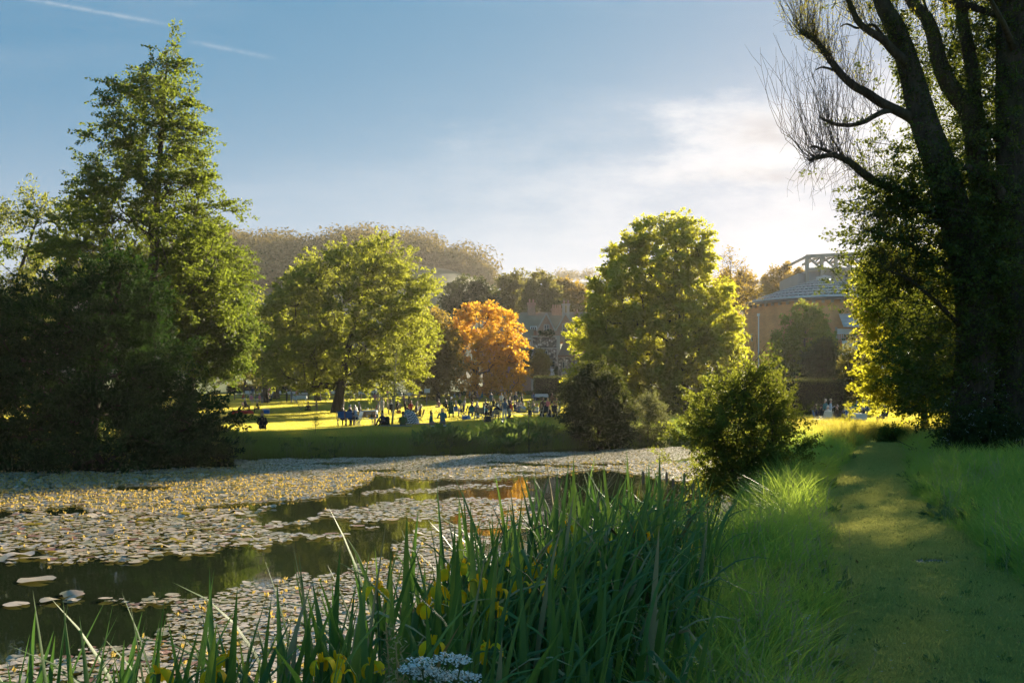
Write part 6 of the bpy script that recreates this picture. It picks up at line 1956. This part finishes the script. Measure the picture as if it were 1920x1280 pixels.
def scatter(name, P, rz, sc, src, label=None, tilt=None):
    """many tufts that nobody could count, one object"""
    n = len(P)
    me = bpy.data.meshes.new(name); me.vertices.add(n); me.vertices.foreach_set('co', np.asarray(P, np.float32).ravel())
    rot = np.zeros((n, 3), np.float32); rot[:, 2] = rz
    if tilt is not None: rot[:, 0:2] = tilt
    a = me.attributes.new("rot", 'FLOAT_VECTOR', 'POINT'); a.data.foreach_set('vector', rot.ravel())
    a = me.attributes.new("scl", 'FLOAT', 'POINT'); a.data.foreach_set('value', np.asarray(sc, np.float32))
    o = bpy.data.objects.new(name, me); COL.objects.link(o)
    ng = bpy.data.node_groups.new(name, 'GeometryNodeTree')
    ng.interface.new_socket("Geometry", in_out='INPUT', socket_type='NodeSocketGeometry')
    ng.interface.new_socket("Geometry", in_out='OUTPUT', socket_type='NodeSocketGeometry')
    N, Lk = ng.nodes, ng.links
    gi, go = N.new('NodeGroupInput'), N.new('NodeGroupOutput')
    ci = N.new('GeometryNodeCollectionInfo'); ci.inputs['Collection'].default_value = src
    ci.inputs['Separate Children'].default_value = True; ci.inputs['Reset Children'].default_value = True
    ip = N.new('GeometryNodeInstanceOnPoints'); ip.inputs['Pick Instance'].default_value = True
    ra = N.new('GeometryNodeInputNamedAttribute'); ra.data_type = 'FLOAT_VECTOR'; ra.inputs['Name'].default_value = "rot"
    sa = N.new('GeometryNodeInputNamedAttribute'); sa.data_type = 'FLOAT'; sa.inputs['Name'].default_value = "scl"
    Lk.new(gi.outputs[0], ip.inputs['Points']); Lk.new(ci.outputs[0], ip.inputs['Instance'])
    Lk.new(ra.outputs['Attribute'], ip.inputs['Rotation']); Lk.new(sa.outputs['Attribute'], ip.inputs['Scale'])
    Lk.new(ip.outputs[0], go.inputs[0])
    md = o.modifiers.new("scatter", 'NODES'); md.node_group = ng
    tag(o, label, kind='stuff')
    return o


GR = grass_mat("meadow_blade", (.13, .23, .045), (.22, .33, .065), (.22, .27, .07), (.62, .80, .10), .45)
GR_LIT = grass_mat("lit_meadow_blade", (.07, .10, .02), (.13, .15, .04), (.12, .13, .035), (.70, .60, .09), .5)  # sunlit copy of the meadow blade, the sun's yellow put into its colour
GR_SHORT = grass_mat("mown_blade", (.23, .26, .065), (.33, .34, .11), (.34, .32, .12), (.80, .78, .2), .45, 1.6)
GR_LAWN = grass_mat("lawn_blade", (.10, .12, .02), (.14, .16, .028), (.15, .15, .025), (.78, .70, .10), .58, .12)
GR_BANK = grass_mat("bank_blade", (.12, .20, .035), (.20, .28, .055), (.20, .24, .06), (.50, .62, .08), .45, .5)

tall_src = source("meadow_tuft", lambda mb, r: blades(mb, r, 30, .11, .31, .0095, .7, 4), 5, GR)
short_src = source("mown_tuft", lambda mb, r: blades(mb, r, 42, .12, .04, .008, .6, 2), 4, GR_SHORT)
lawn_src = source("lawn_tuft", lambda mb, r: blades(mb, r, 46, .22, .065, .016, .6, 2), 4, GR_LAWN)
bank_src = source("bank_tuft", lambda mb, r: blades(mb, r, 40, .22, .52, .018, .6), 5, GR_BANK)
lit_src = source("verge_tuft", lambda mb, r: blades(mb, r, 40, .2, .42, .012, .45), 4, GR_LIT)

rng = np.random.default_rng(101)


def spread(n, x0, x1, y0, y1):
    return rng.uniform(x0, x1, n), rng.uniform(y0, y1, n)


def meadow():
    XS, YS, SC = [], [], []
    for (n, y0, y1, s) in ((9000, 1.4, 6.5, .85), (13000, 6.5, 13, .95), (15000, 13, 24, 1.15), (12000, 24, 41, 1.3)):
        x, y = spread(n, -2, .56 * y1 + 1.5, y0, y1)
        d = pond_d(x, y); pd = path_d(x, y)
        ok = (d < -.45) & (pd < -.09) & (x < .56 * y + 1.5)
        ok &= ~((x < .30 + .29 * (y - 4)) & (d > -1.0))
        x, y, d, pd = x[ok], y[ok], d[ok], pd[ok]
        lump = .72 + .42 * np.sin(x * 2.3 + np.sin(y * 1.1) * 1.5) * np.sin(y * 1.6 + 1) + .28 * np.sin(x * 5.1 + 2) * np.sin(y * 3.7) + .36 * rng.normal(size=len(x))
        edge = .45 + .55 * sstep(.0, .55, -pd)
        left = np.where(x < path_x(y)[0], 1.12, .95)
        XS.append(x); YS.append(y); SC.append(np.clip(s * np.clip(lump, .3, 1.9) * edge * left, .25, 2.0))
    x, y, s = map(np.concatenate, (XS, YS, SC))
    n = len(x)
    return scatter("meadow_grass", np.stack([x, y, gz(x, y) - .02], -1), rng.random(n) * 6.28, s, tall_src,
                   "long lush grass on both sides of the mown path", rng.normal(size=(n, 2)) * .14)


meadow()


def path_grass():
    XS, YS, SC = [], [], []
    for (n, y0, y1, s) in ((9000, 2, 8, .8), (9000, 8, 18, 1.0), (9000, 18, 46, 1.4)):
        y = rng.uniform(y0, y1, n); xl, w = path_x(y); x = xl - .1 + rng.random(n) * (w + .2)
        ok = (x < .56 * y + 1) & ~(((x - 4.4) / .3) ** 2 + ((y - 10.5) / .2) ** 2 < 1)
        XS.append(x[ok]); YS.append(y[ok]); SC.append(s * rng.uniform(.6, 1.3, ok.sum()))
    x, y, s = map(np.concatenate, (XS, YS, SC))
    return scatter("mown_grass", np.stack([x, y, gz(x, y) + .005], -1), rng.random(len(x)) * 6.28, s, short_src, "short mown grass of the footpath", rng.normal(size=(len(x), 2)) * .12)


path_grass()


def weeds():
    def stalk(mb, r):
        for _ in range(5):
            a = r.random() * 6.28; L = r.uniform(.35, .62); b = np.array((math.cos(a), math.sin(a), 0)) * r.uniform(.05, .16)
            p0 = r.normal(size=3) * (.06, .06, 0); P = [p0, p0 + b * .4 + (0, 0, L * .6), p0 + b + (0, 0, L)]
            mb.tube(P, [.0018, .0014, .001], 3, cap=False)
            t = r.random((14, 1)); B = P[1] + (P[2] - P[1]) * (.45 + .55 * t)
            V, Q = leaf_quads(r, B, nrm(r.normal(size=(14, 3)) * .5 + np.array((0, 0, 1))), .022, .006, flat=2); mb.add(V, Q)

    def broad(mb, r):
        n = 11; a = r.random(n) * 6.28
        d = nrm(np.stack([np.cos(a), np.sin(a), r.uniform(.3, 1.3, n)], -1))
        V, Q = leaf_quads(r, d * .02, d, .15, .055, flat=.3); mb.add(V, Q)
        V, Q = leaf_quads(r, d * .11 + r.normal(size=(n, 3)) * .02, nrm(d + r.normal(size=(n, 3)) * .4), .09, .05, flat=.5); mb.add(V, Q)
    ss = source("seed_stalk", stalk, 4, STRAWG); bs = source("weed_rosette", broad, 4, GR_WEED)
    for nm, src, n, lab, s0 in (("seeding_stalks", ss, 1500, "thin straw coloured seeding stalks in the meadow grass", .95), ("meadow_weeds", bs, 1700, "broad leaved weeds among the meadow grass", 1.2)):
        y = 2 + 34 * rng.random(n) ** 1.5; x = rng.uniform(-.3, .56, n) * y + rng.uniform(-.3, .6, n)
        d = pond_d(x, y); pd = path_d(x, y)
        ok = (d < -.5) & (pd < -.05) & (x < .56 * y + .5) & ~((x < .30 + .29 * (y - 4)) & (d > -1.0))
        x, y = x[ok], y[ok]; m = len(x)
        scatter(nm, np.stack([x, y, gz(x, y)], -1), rng.random(m) * 6.28, s0 * rng.uniform(.6, 1.3, m), src, lab, rng.normal(size=(m, 2)) * .2)
    n = 520; y = 3 + 32 * rng.random(n) ** 1.4; xl, w = path_x(y); x = xl + w * rng.random(n)
    scatter("path_tussocks", np.stack([x, y, gz(x, y) + .004], -1), rng.random(n) * 6.28, rng.uniform(.25, .42, n), bs, "flat clover and plantain rosettes in the mown path", rng.normal(size=(n, 2)) * .1)
    n = 420; y = 3 + 26 * rng.random(n) ** 1.3; xl, w = path_x(y); x = xl - .3 + (w + .6) * rng.random(n)
    P = np.stack([x, y, gz(x, y) + .03], -1)
    V, Q = leaf_quads(rng, P, nrm(rng.normal(size=(n, 3)) * np.array((1, 1, .15))), .05, .03, flat=.5)
    tag(MB().add(V, Q).build("fallen_leaves", leaf_mat("fallen_leaf", (.16, .10, .04), (.34, .24, .09), (.3, .2, .05), .2), kind='stuff'), "small brown leaves dropped on the mown path")


STRAWG = plain("seed_straw", (.42, .36, .18), .9, .15, 0, .3)
GR_WEED = grass_mat("weed_leaf", (.06, .11, .03), (.11, .17, .05), (.12, .15, .05), (.35, .45, .08), .35)
weeds()


def far_bank():
    x, y = spread(60000, -40, 16, 34, 66)
    d = pond_d(x, y)
    ok = (d < .12) & (d > -2.9 - .8 * np.sin(x * .4)) & (y > 36) & (np.abs(x) < .56 * y)
    keep_ = rng.random(len(x)) < np.where(d > -1.9, 1, .5)
    ok &= keep_
    x, y, d = x[ok], y[ok], d[ok]
    s = np.clip((.8 + .3 * np.sin(x * .9 + np.sin(y)) + .25 * np.sin(x * 2.7 + 1.3 * np.sin(x * .6)) + .42 * rng.normal(size=len(x))) * np.where(d < -1.5, .26, 1.0), .14, 1.25)
    return scatter("bank_grass", np.stack([x, y, np.maximum(gz(x, y), WATER_Z - .1) - .03], -1), rng.random(len(x)) * 6.28, s, bank_src, "rough tall grass on the slope of the opposite bank", rng.normal(size=(len(x), 2)) * .18)


far_bank()


def bank_edge():
    x, y = spread(26000, -34, 14, 36, 62)
    d = pond_d(x, y); vis = np.abs(x) < .56 * y
    a = (d > -1.7) & (d < -.1) & vis & (np.sin(x * 1.3) + np.sin(x * .47 + 2) + rng.normal(size=len(x)) * .5 > .6) & (rng.random(len(x)) < .5)
    b = (d > -.35) & (d < .25) & vis & (rng.random(len(x)) < .7)
    for nm, ok, src, s0, lab in (("bank_weeds", a, "weed_rosette", 3.6, "coarse dark leaved weeds on the opposite bank"), ("bank_reeds", b, "seed_stalk", 1.25, "pale thin reeds along the opposite waterline")):
        P = np.stack([x[ok], y[ok], np.maximum(gz(x[ok], y[ok]), WATER_Z - .05) + (.12 if nm == "bank_weeds" else 0)], -1); m = len(P)
        scatter(nm, P, rng.random(m) * 6.28, s0 * rng.uniform(.6, 1.35, m), bpy.data.collections[src], lab, rng.normal(size=(m, 2)) * .15)


bank_edge()


def lawn():
    XS, YS, SC = [], [], []
    for (n, y0, y1, s) in ((52000, 45, 75, .9), (56000, 75, 115, 1.25), (52000, 115, 172, 1.7)):
        x, y = spread(n, -.56 * y1, .40 * y1, y0, y1)
        d = pond_d(x, y)
        ok = (d < -2.3) & (np.abs(x) < .56 * y)
        x, y = x[ok], y[ok]
        stripe = .92 + .12 * np.sign(np.sin((x * .96 + y * .28) * .8))
        XS.append(x); YS.append(y); SC.append(s * stripe * rng.uniform(.75, 1.2, len(x)))
    x, y, s = map(np.concatenate, (XS, YS, SC))
    return scatter("lawn_grass", np.stack([x, y, gz(x, y) - .01], -1), rng.random(len(x)) * 6.28, s, lawn_src, "close mown sunlit lawn where the picnickers sit", rng.normal(size=(len(x), 2)) * .1)


lawn()


def verge():
    x, y = spread(9000, 8, 30, 36, 60)
    d = pond_d(x, y); pd = path_d(x, y)
    ok = (d < -.3) & ((pd < -.05) | (y > 44)) & (x > .26 * y) & (x < .5 * y)
    x, y = x[ok], y[ok]
    s = np.clip(.85 + .3 * np.sin(x * 1.2) + .3 * rng.normal(size=len(x)), .35, 1.6)
    return scatter("verge_grass", np.stack([x, y, gz(x, y) - .03], -1), rng.random(len(x)) * 6.28, s, lit_src, "tall sunlit seeding grass where the path bends", rng.normal(size=(len(x), 2)) * .15)


verge()

# ------------------------------------------------------------------ yellow flag irises
IRISM = leaf_mat("iris_blade", (.052, .115, .034), (.10, .185, .05), (.16, .34, .05), .3, .40, .5, patch=1.2)
PETAL = leaf_mat("iris_petal", (.95, .50, .006), (.98, .60, .012), (1.0, .55, .01), .2, .55, .2, patch=6)
IRISPALE = leaf_mat("young_iris_blade", (.08, .16, .045), (.13, .23, .06), (.26, .42, .06), .32, .4, .4, patch=1.2)
STRAW = plain("dry_straw", (.34, .26, .12), .9, .2, 0, .3)
STEM = plain("green_stem", (.06, .11, .03), .6)


def iris_blade(rng, h, wd, lean, droop, kink=None, segs=9):
    """sword leaf: a folded keel, leaning along +X, tip drooping or snapped over"""
    t = np.linspace(0, 1, segs + 1)
    ang = lean + droop * t ** 2.4
    if kink is not None: ang = ang + 1.9 * sstep(kink, kink + .10, t)
    dx = np.sin(ang); dz = np.cos(ang)
    step = h / segs
    X = np.concatenate([[0], np.cumsum((dx[1:] + dx[:-1]) / 2 * step)]); Z = np.concatenate([[0], np.cumsum((dz[1:] + dz[:-1]) / 2 * step)])
    tw = rng.uniform(-.9, .9) * t
    w_ = wd * np.clip(np.minimum(.55 + t * 1.6, 1.0) * np.clip((1 - t) * 3.2, 0, 1) ** .75, .02, 1) * .5
    sx, sy = -np.sin(tw) * .3, np.cos(tw)
    V = []
    for k in range(segs + 1):
        p = np.array((X[k], 0, Z[k])); s = np.array((sx[k], sy[k], 0)) * w_[k]; q = np.array((-dz[k], 0, dx[k])) * w_[k] * .22
        V += [p + s - q, p + q, p - s - q]
    Fc = []
    for k in range(segs):
        for j in (0, 1): Fc.append((3 * k + j, 3 * k + j + 1, 3 * k + 4 + j, 3 * k + 3 + j))
    return np.array(V), np.array(Fc)


def iris_flower(rng, s=1.0):
    """three broad hanging falls and three small upright standards"""
    mb = MB()
    for k in range(3):
        a = k * 2 * PI / 3 + rng.uniform(-.2, .2); ca, sa = math.cos(a), math.sin(a)
        prof = [(.006, .0, .006), (.022, .014, .010), (.038, .012, .021), (.050, -.006, .025), (.054, -.030, .022), (.050, -.048, .010)]
        V = []
        for r_, z, w_ in prof:
            for j, f in ((-1, -.004), (0, 0.003), (1, -.004)):
                V.append((ca * r_ - sa * w_ * j, sa * r_ + ca * w_ * j, z + f))
        Fc = [(3 * i + j, 3 * i + j + 1, 3 * i + j + 4, 3 * i + j + 3) for i in range(5) for j in (0, 1)]
        mb.add(np.array(V) * s, Fc)
        a2 = a + PI / 3; ca, sa = math.cos(a2), math.sin(a2)
        V = [(ca * r_ - sa * w_ * j, sa * r_ + ca * w_ * j, z) for r_, z, w_ in ((.004, .0, .004), (.010, .022, .008), (.014, .040, .004)) for j in (-1, 1)]
        mb.add(np.array(V) * s, [(0, 1, 3, 2), (2, 3, 5, 4)])
    return mb.mesh("flower", PETAL, smooth=True)


def irises():
    rng = np.random.default_rng(42)
    var = []
    for k in range(16):
        kink = rng.uniform(.5, .75) if k in (3, 8, 12, 14) else None
        V, Fc = iris_blade(rng, 1.0, .034, rng.uniform(.02, .2), rng.uniform(0, .75) if k % 3 else rng.uniform(.9, 2.1), kink)
        var.append((V, Fc))
    vmesh = [MB().add(V, Fc).mesh("leaf", IRISM, smooth=True) for V, Fc in var]
    vpale = [MB().add(V, Fc).mesh("leaf", IRISPALE, smooth=True) for V, Fc in var]
    vdry = [MB().add(V, Fc).mesh("leaf", STRAW, smooth=True) for V, Fc in var]
    fm = [iris_flower(rng) for _ in range(6)]
    spots = []
    # row along the near shore, then the dense stand
    for px, Y, h, n in [(-40, 2.7, 1.18, 14), (15, 2.9, 1.15, 12), (75, 2.8, 1.2, 12), (145, 3.0, 1.2, 12), (230, 3.05, 1.2, 12), (300, 2.75, 1.15, 12), (370, 3.1, 1.25, 12), (440, 2.8, 1.2, 12), (510, 2.9, 1.22, 12), (575, 3.3, 1.3, 12), (40, 2.75, 1.2, 12), (110, 2.9, 1.16, 12), (185, 2.75, 1.26, 14), (270, 2.85, 1.2, 13), (330, 3.0, 1.28, 16), (400, 2.9, 1.2, 13), (470, 3.0, 1.28, 15), (540, 3.1, 1.28, 16), (610, 3.2, 1.34, 17), (660, 3.6, 1.45, 18), (700, 3.1, 1.25, 15), (750, 3.9, 1.42, 20), (790, 3.2, 1.22, 16),
                        (840, 4.6, 1.45, 30), (870, 3.4, 1.2, 18), (900, 5.4, 1.5, 34), (950, 4.2, 1.36, 30), (980, 6.2, 1.55, 36), (1010, 3.7, 1.15, 24), (1040, 5.2, 1.45, 36), (1080, 7.2, 1.55, 38), (1100, 4.4, 1.25, 30), (1120, 6.2, 1.5, 38), (1140, 8.4, 1.55, 40), (1180, 5.2, 1.25, 30), (1190, 7.2, 1.5, 38), (1215, 9.4, 1.5, 40), (1235, 6.2, 1.3, 34), (1255, 8.2, 1.45, 40), (1290, 9.6, 1.4, 40), (1300, 7.2, 1.25, 30), (1320, 8.6, 1.25, 34), (1335, 10.2, 1.3, 30), (1140, 10.2, 1.45, 30), (1060, 9.0, 1.45, 26), (1000, 7.6, 1.5, 26)]:
        px = px - 65 if px > 1250 else px - 45 if px > 1160 else px
        spots.append(((px - 960) / F * Y, Y, h * (.92 if Y > 6 else .96), n))
    for px, Y, h, n in [(800, 4.5, 1.42, 20), (835, 5.0, 1.5, 24), (880, 5.1, 1.5, 26), (905, 6.0, 1.5, 26), (945, 5.4, 1.5, 28), (975, 6.8, 1.5, 26), (1020, 6.4, 1.5, 30), (760, 4.7, 1.35, 16), (935, 4.7, 1.35, 26), (1060, 6.2, 1.45, 30)]:
        spots.append(((px - 960) / F * Y, Y, h, n))
    flowers = [(297, 1262, 2.85), (400, 1262, 3.0), (426, 1234, 3.1), (603, 1240, 3.1), (630, 1236, 3.15), (642, 1262, 3.0), (698, 1246, 3.3), (707, 1104, 4.3), (818, 1104, 4.7), (840, 1070, 5.1), (803, 1136, 4.4), (858, 1112, 4.8), (898, 1090, 4.9), (935, 1107, 4.8), (930, 1142, 4.6), (976, 1094, 5.2),
               (1003, 1062, 5.5), (1012, 1096, 5.2), (1040, 1025, 6.2), (1042, 1070, 5.6), (1062, 985, 7.0), (1290, 1022, 8.2), (1212, 1000, 7.6), (812, 1208, 3.9), (916, 1214, 4.0), (846, 1128, 4.7), (1130, 1010, 6.9), (1195, 985, 8.2), (870, 1060, 5.2), (955, 1045, 5.9)]
    fpos = [at(f[0], f[1], f[2] * .93) for f in flowers]
    own = [min(range(len(spots)), key=lambda s: abs(spots[s][1] - p[1]) * 1.0 + abs(spots[s][0] - p[0]) * 1.5) for p in fpos]
    row_of = lambda y: 'at the very front of the bank' if y < 3.05 else 'in the front row before the lilies' if y < 4 else 'in the middle of the dense stand' if y < 6.5 else 'at the back of the dense stand'
    ORD = 'first second third fourth fifth sixth seventh eighth ninth tenth eleventh twelfth thirteenth fourteenth fifteenth sixteenth seventeenth eighteenth nineteenth twentieth twenty-first twenty-second twenty-third twenty-fourth twenty-fifth twenty-sixth'.split()
    made = 0
    order = sorted(range(len(spots)), key=lambda s: spots[s][1])
    for si in order:
        x, y, h, n = spots[si]
        z = float(gz(x, y)); z = max(z, -.95)
        nf = own.count(si)
        row = row_of(y)
        mates = sorted((q for q in range(len(spots)) if row_of(spots[q][1]) == row and (own.count(q) > 0) == (nf > 0)), key=lambda q: spots[q][0] / spots[q][1])
        kth = ORD[mates.index(si)]
        lab = ("%s blooming yellow iris from the left %s" if nf else "%s flowerless iris clump from the left %s") % (kth, row)
        root = thing("iris_plant", lab, "iris", (x, y, z), group="irises " + row)
        rest = MB()
        n = int(n * (2.3 if y < 3.3 else 1.9)); h = h * (.95 if y < 3.3 else .92)
        for k in range(n):
            q = rng.integers(0, 16); dry = rng.random() < (.03 if y < 3.4 else .07); pale = rng.random() < .3
            if y < 3.4 and q in (3, 8, 12, 14) and rng.random() < .6: q = rng.integers(0, 3)
            hh = h * rng.uniform(.5, 1.06); wd = rng.uniform(.8, 1.35)
            r_ = .26 * math.sqrt(rng.random()) * (1.0 if y < 4 else 1.6); a = rng.random() * 2 * PI
            loc = np.array((r_ * math.cos(a), r_ * math.sin(a), 0.0)); az = rng.random() * 2 * PI if rng.random() < .55 else rng.normal() * .6
            if made < 298 and (k % 3 or y < 2.95):
                o = bpy.data.objects.new("leaf", (vdry if dry else vpale if pale else vmesh)[q]); COL.objects.link(o); o.parent = root
                o.location = loc; o.rotation_euler = (0, 0, az); o.scale = (hh, wd, hh); made += 1
            else:
                V, Fc = var[q]; V = V * np.array((hh, wd, hh)); ca, sa = math.cos(az), math.sin(az)
                V = np.stack([V[:, 0] * ca - V[:, 1] * sa, V[:, 0] * sa + V[:, 1] * ca, V[:, 2]], -1) + loc
                rest.add(V, Fc, 2 if dry else 1 if pale else 0)
        if rest.n: rest.build("leaves", [IRISM, IRISPALE, STRAW], root, smooth=True, kind='stuff')
        for f, p in enumerate(fpos):
            if own[f] != si: continue
            o = bpy.data.objects.new("flower", fm[f % 6]); COL.objects.link(o); o.parent = root
            q = p - np.array((x, y, z)); o.location = q; o.scale = ((.66 if y < 3.3 else .9),) * 3
            o.rotation_euler = (rng.uniform(-.25, .25), rng.uniform(-.25, .25), rng.random() * 6)
            b = np.array((q[0] * .35, q[1] * .35, 0))
            MB().tube([b, (b + q) / 2 + rng.normal(size=3) * .02, q - (0, 0, .03), q], [.006, .005, .005, .007], 5).build("stem", STEM, root)


irises()

# ------------------------------------------------------------------ small flowers and reeds
PALE = plain("white_floret", (.70, .70, .66), .7, .2, 0, .05)
LILAC = plain("lilac_floret", (.50, .46, .66), .7, .2, 0, .1)
DOCK = plain("dock_seed", (.33, .27, .07), .9, .2, 0, .3)


def umbel(label, px, py, Y, heads, seed):
    rng = np.random.default_rng(seed)
    t = at(px, py, Y); z = float(gz(t[0], Y)); root = thing("cow_parsley", label, "wildflower", (t[0], Y, z), group="cow parsley among the irises")
    off = np.array((t[0], Y, z)); H = t[2] - z
    st = MB(); st.tube([(0, 0, 0), (.01, 0, H * .5), (0, 0, H * .72)], [.006, .005, .004], 5)
    fl = MB()
    for hx, hy, r_ in heads:
        c = at(hx, hy, Y + rng.uniform(-.05, .05)) - off
        st.tube([(0, 0, H * .70), (c + np.array((0, 0, H * .70))) / 2 + (0, 0, -.02), c - (0, 0, .035)], [.004, .003, .0025], 4)
        for k in range(11):
            a = k * 2.4; rr = r_ * math.sqrt((k + .4) / 11)
            q = c + np.array((rr * math.cos(a), rr * math.sin(a), -.35 * rr + rng.uniform(-.004, .004)))
            st.tube([c - (0, 0, .035), q], [.0016, .001], 3, cap=False)
            m = 16
            B = q + rng.normal(size=(m, 3)) * np.array((.007, .007, .003))
            V, Q = leaf_quads(rng, B, nrm(rng.normal(size=(m, 3)) * np.array((1, 1, .4))), .008, .007, flat=.4); fl.add(V, Q)
    st.build("stalk", STEM, root); fl.build("florets", PALE, root, kind='stuff')


umbel("white cow parsley umbels at the foot of the near irises", 820, 1225, 2.75, [(792, 1234, .035), (812, 1250, .035), (838, 1226, .038), (862, 1232, .03), (786, 1256, .03), (856, 1258, .034), (880, 1262, .03), (830, 1264, .03), (770, 1248, .025)], 3)


def spike(name, label, cat, px, py0, py1, mat, group, wid, seed, n=60):
    """a flower spike whose top and foot rows are given; its stalk goes on down to the ground"""
    rng = np.random.default_rng(seed)
    Y = 6.0
    for _ in range(30):
        x = (px - 960) / F * Y; Y = (EYE - float(gz(x, Y)) - .12) * F / (py1 - HZ)
    a = at(px, py1, Y); b = at(px, py0, Y); z = float(gz(a[0], Y))
    root = thing(name, label, cat, (a[0], Y, z), group=group)
    off = np.array((a[0], Y, z)); a = a - off; b = b - off
    MB().tube([(0, 0, -.02), a, b], [.005, .004, .002], 5).build("stalk", STEM, root)
    t = rng.random((n, 1)); an = rng.random(n) * 2 * PI
    w_ = wid * (1 - .75 * t)
    B = a + (b - a) * t + np.stack([np.cos(an), np.sin(an), 0 * an], -1) * w_ * .6
    V, Q = leaf_quads(rng, B, nrm(np.stack([np.cos(an), np.sin(an), rng.normal(size=n) * .4], -1)), wid * .8, wid * .7, flat=1.2)
    MB().add(V, Q).build("florets", mat, root, kind='stuff')
    return root


spike("orchid", "tall white orchid spike in the verge grass, nearest the path edge", "orchid", 1512, 1152, 1184, PALE, "orchids in the path verge", .022, 1)
spike("orchid", "small white orchid below the tallest white spike", "orchid", 1495, 1192, 1204, LILAC, "orchids in the path verge", .016, 2)
spike("orchid", "white orchid standing low among dry yellow spikes", "orchid", 1393, 1202, 1220, PALE, "orchids in the path verge", .02, 3)
spike("orchid", "pale lilac orchid, one of two side by side, further from the path", "orchid", 1504, 1014, 1026, LILAC, "orchids in the path verge", .026, 4)
spike("orchid", "pale lilac orchid, one of two side by side, nearer the path", "orchid", 1519, 1016, 1030, LILAC, "orchids in the path verge", .028, 5)
spike("orchid", "tiny white orchid between the tall white spike and a lilac one", "orchid", 1502, 1180, 1190, PALE, "orchids in the path verge", .012, 6)
for k_, (px_, a_, b_, lb_) in enumerate([(1472, 1080, 1118, "upright dry dock spike in front of the dark grass hollow"), (1395, 1152, 1205, "yellow dock spike left of the white orchid"), (1421, 1150, 1215, "yellow dock spike right of the low white orchid"), (1322, 1140, 1180, "short dock spike beside the iris stand"), (1468, 975, 1010, "dock spike halfway along the verge"), (1514, 955, 975, "far dock spike beside the mown path")]):
    spike("dock_plant", lb_, "wild plant", px_, a_, b_, DOCK, "dock spikes in the verge", .016, 20 + k_, 90)


def bulrush(label, px, py, Y, seed):
    rng = np.random.default_rng(seed)
    t = at(px, py, Y); z = max(float(gz(t[0], Y)), -1.2)
    root = thing("bulrush", label, "bulrush", (t[0], Y, z), group="bulrushes by the hawthorn")
    H = t[2] - z
    MB().tube([(0, 0, 0), (.03, 0, H * .6), (0, 0, H - .1)], [.007, .006, .005], 5).build("stalk", STRAW, root)
    MB().tube([(0, 0, H - .24), (0, 0, H - .22), (0, 0, H - .08), (0, 0, H - .05)], [.008, .02, .02, .006], 8).build("seed_head", plain("bulrush_fluff", (.22, .15, .1), .95, .1, 0, .3, 30), root)


for k_, (px_, py_) in enumerate([(1206, 876), (1232, 884), (1250, 878), (1262, 890), (1283, 880), (1300, 898)]):
    bulrush(["leftmost brown bulrush head over the yellow lily strip", "short bulrush right of the first one", "pale bulrush in the middle of the six", "bulrush head bending beside the hawthorn", "tall bulrush against the hawthorn's dark skirt", "last bulrush deep in the hawthorn's shade"][k_], px_, py_, 14 + k_ * .5, 60 + k_)


def dry_reed(label, px, py, Y, seed):
    rng = np.random.default_rng(seed)
    t = at(px, py, Y); z = float(gz(t[0], Y)); H = t[2] - z
    root = thing("dry_reed", label, "reed", (t[0], Y, z), group="last year's reeds among the irises")
    MB().tube([(0, 0, 0), (.03, 0, H * .5), (.0, 0, H)], [.004, .003, .002], 5).build("stalk", STRAW, root)
    n = 120; tt = rng.random((n, 1))
    B = np.array((0, 0, H - .22)) + np.array((.02, 0, .22)) * tt + rng.normal(size=(n, 3)) * .012
    V, Q = leaf_quads(rng, B, nrm(rng.normal(size=(n, 3)) + np.array((.4, 0, .2))), .022, .005, flat=2); MB().add(V, Q).build("plume", STRAW, root, kind='stuff')


dry_reed("straw coloured reed plume rising left of the cow parsley", 724, 1166, 2.9, 1)
dry_reed("bent straw reed plume just right of the taller one", 742, 1204, 2.75, 2)
# tiny meadow flowers
def meadow_dots(name, label, n, box, mat, r_, hh, seed):
    rng_ = np.random.default_rng(seed); mb = MB(); c = 0
    while c < n:
        y = rng_.uniform(box[2], box[3]); x = (rng_.uniform(box[0], box[1]) - 960) / F * y
        if pond_d(np.array(x), np.array(y)) > -.6: continue
        on = path_d(np.array(x), np.array(y)) > -.05
        h_ = rng_.uniform(.02, .04) if on else rng_.uniform(*hh)
        p = np.array((x, y, float(gz(x, y)) + h_))
        V, Q = leaf_quads(rng_, np.repeat(p[None], 5, 0), nrm(np.stack([np.cos(np.arange(5) * 1.257), np.sin(np.arange(5) * 1.257), np.full(5, .3)], -1)), r_, r_ * .8, flat=.2); mb.add(V, Q); c += 1
    tag(mb.build(name, mat, kind='stuff'), label)


meadow_dots("buttercup_flowers", "tiny yellow buttercups sprinkled through the meadow grass", 170, (1640, 1920, 8, 22), plain("buttercup", (.8, .6, .03), .5), .014, (.25, .4), 1)
meadow_dots("daisy_flowers", "tiny white daisies dotted over the path edge", 120, (1480, 1900, 5, 14), PALE, .012, (.12, .3), 2)
meadow_dots("clover_flowers", "scattered pale clover specks in the near grass", 90, (1180, 1560, 4, 12), PALE, .011, (.2, .35), 3)
# ------------------------------------------------------------------ haze in the valley air
def haze_box():
    m, nt, out = new_mat("valley_haze")
    pv = nt.nodes.new('ShaderNodeVolumePrincipled')
    pv.inputs['Color'].default_value = (1.0, 0.95, 0.90, 1)
    pv.inputs['Density'].default_value = HAZE_DENSITY
    pv.inputs['Anisotropy'].default_value = 0.42
    nt.links.new(pv.outputs[0], out.inputs['Volume'])
    b = MB().box((0, 735, 63.5), (1812, 1542, 133))
    return b.build("haze", m, kind='stuff')


haze_box()
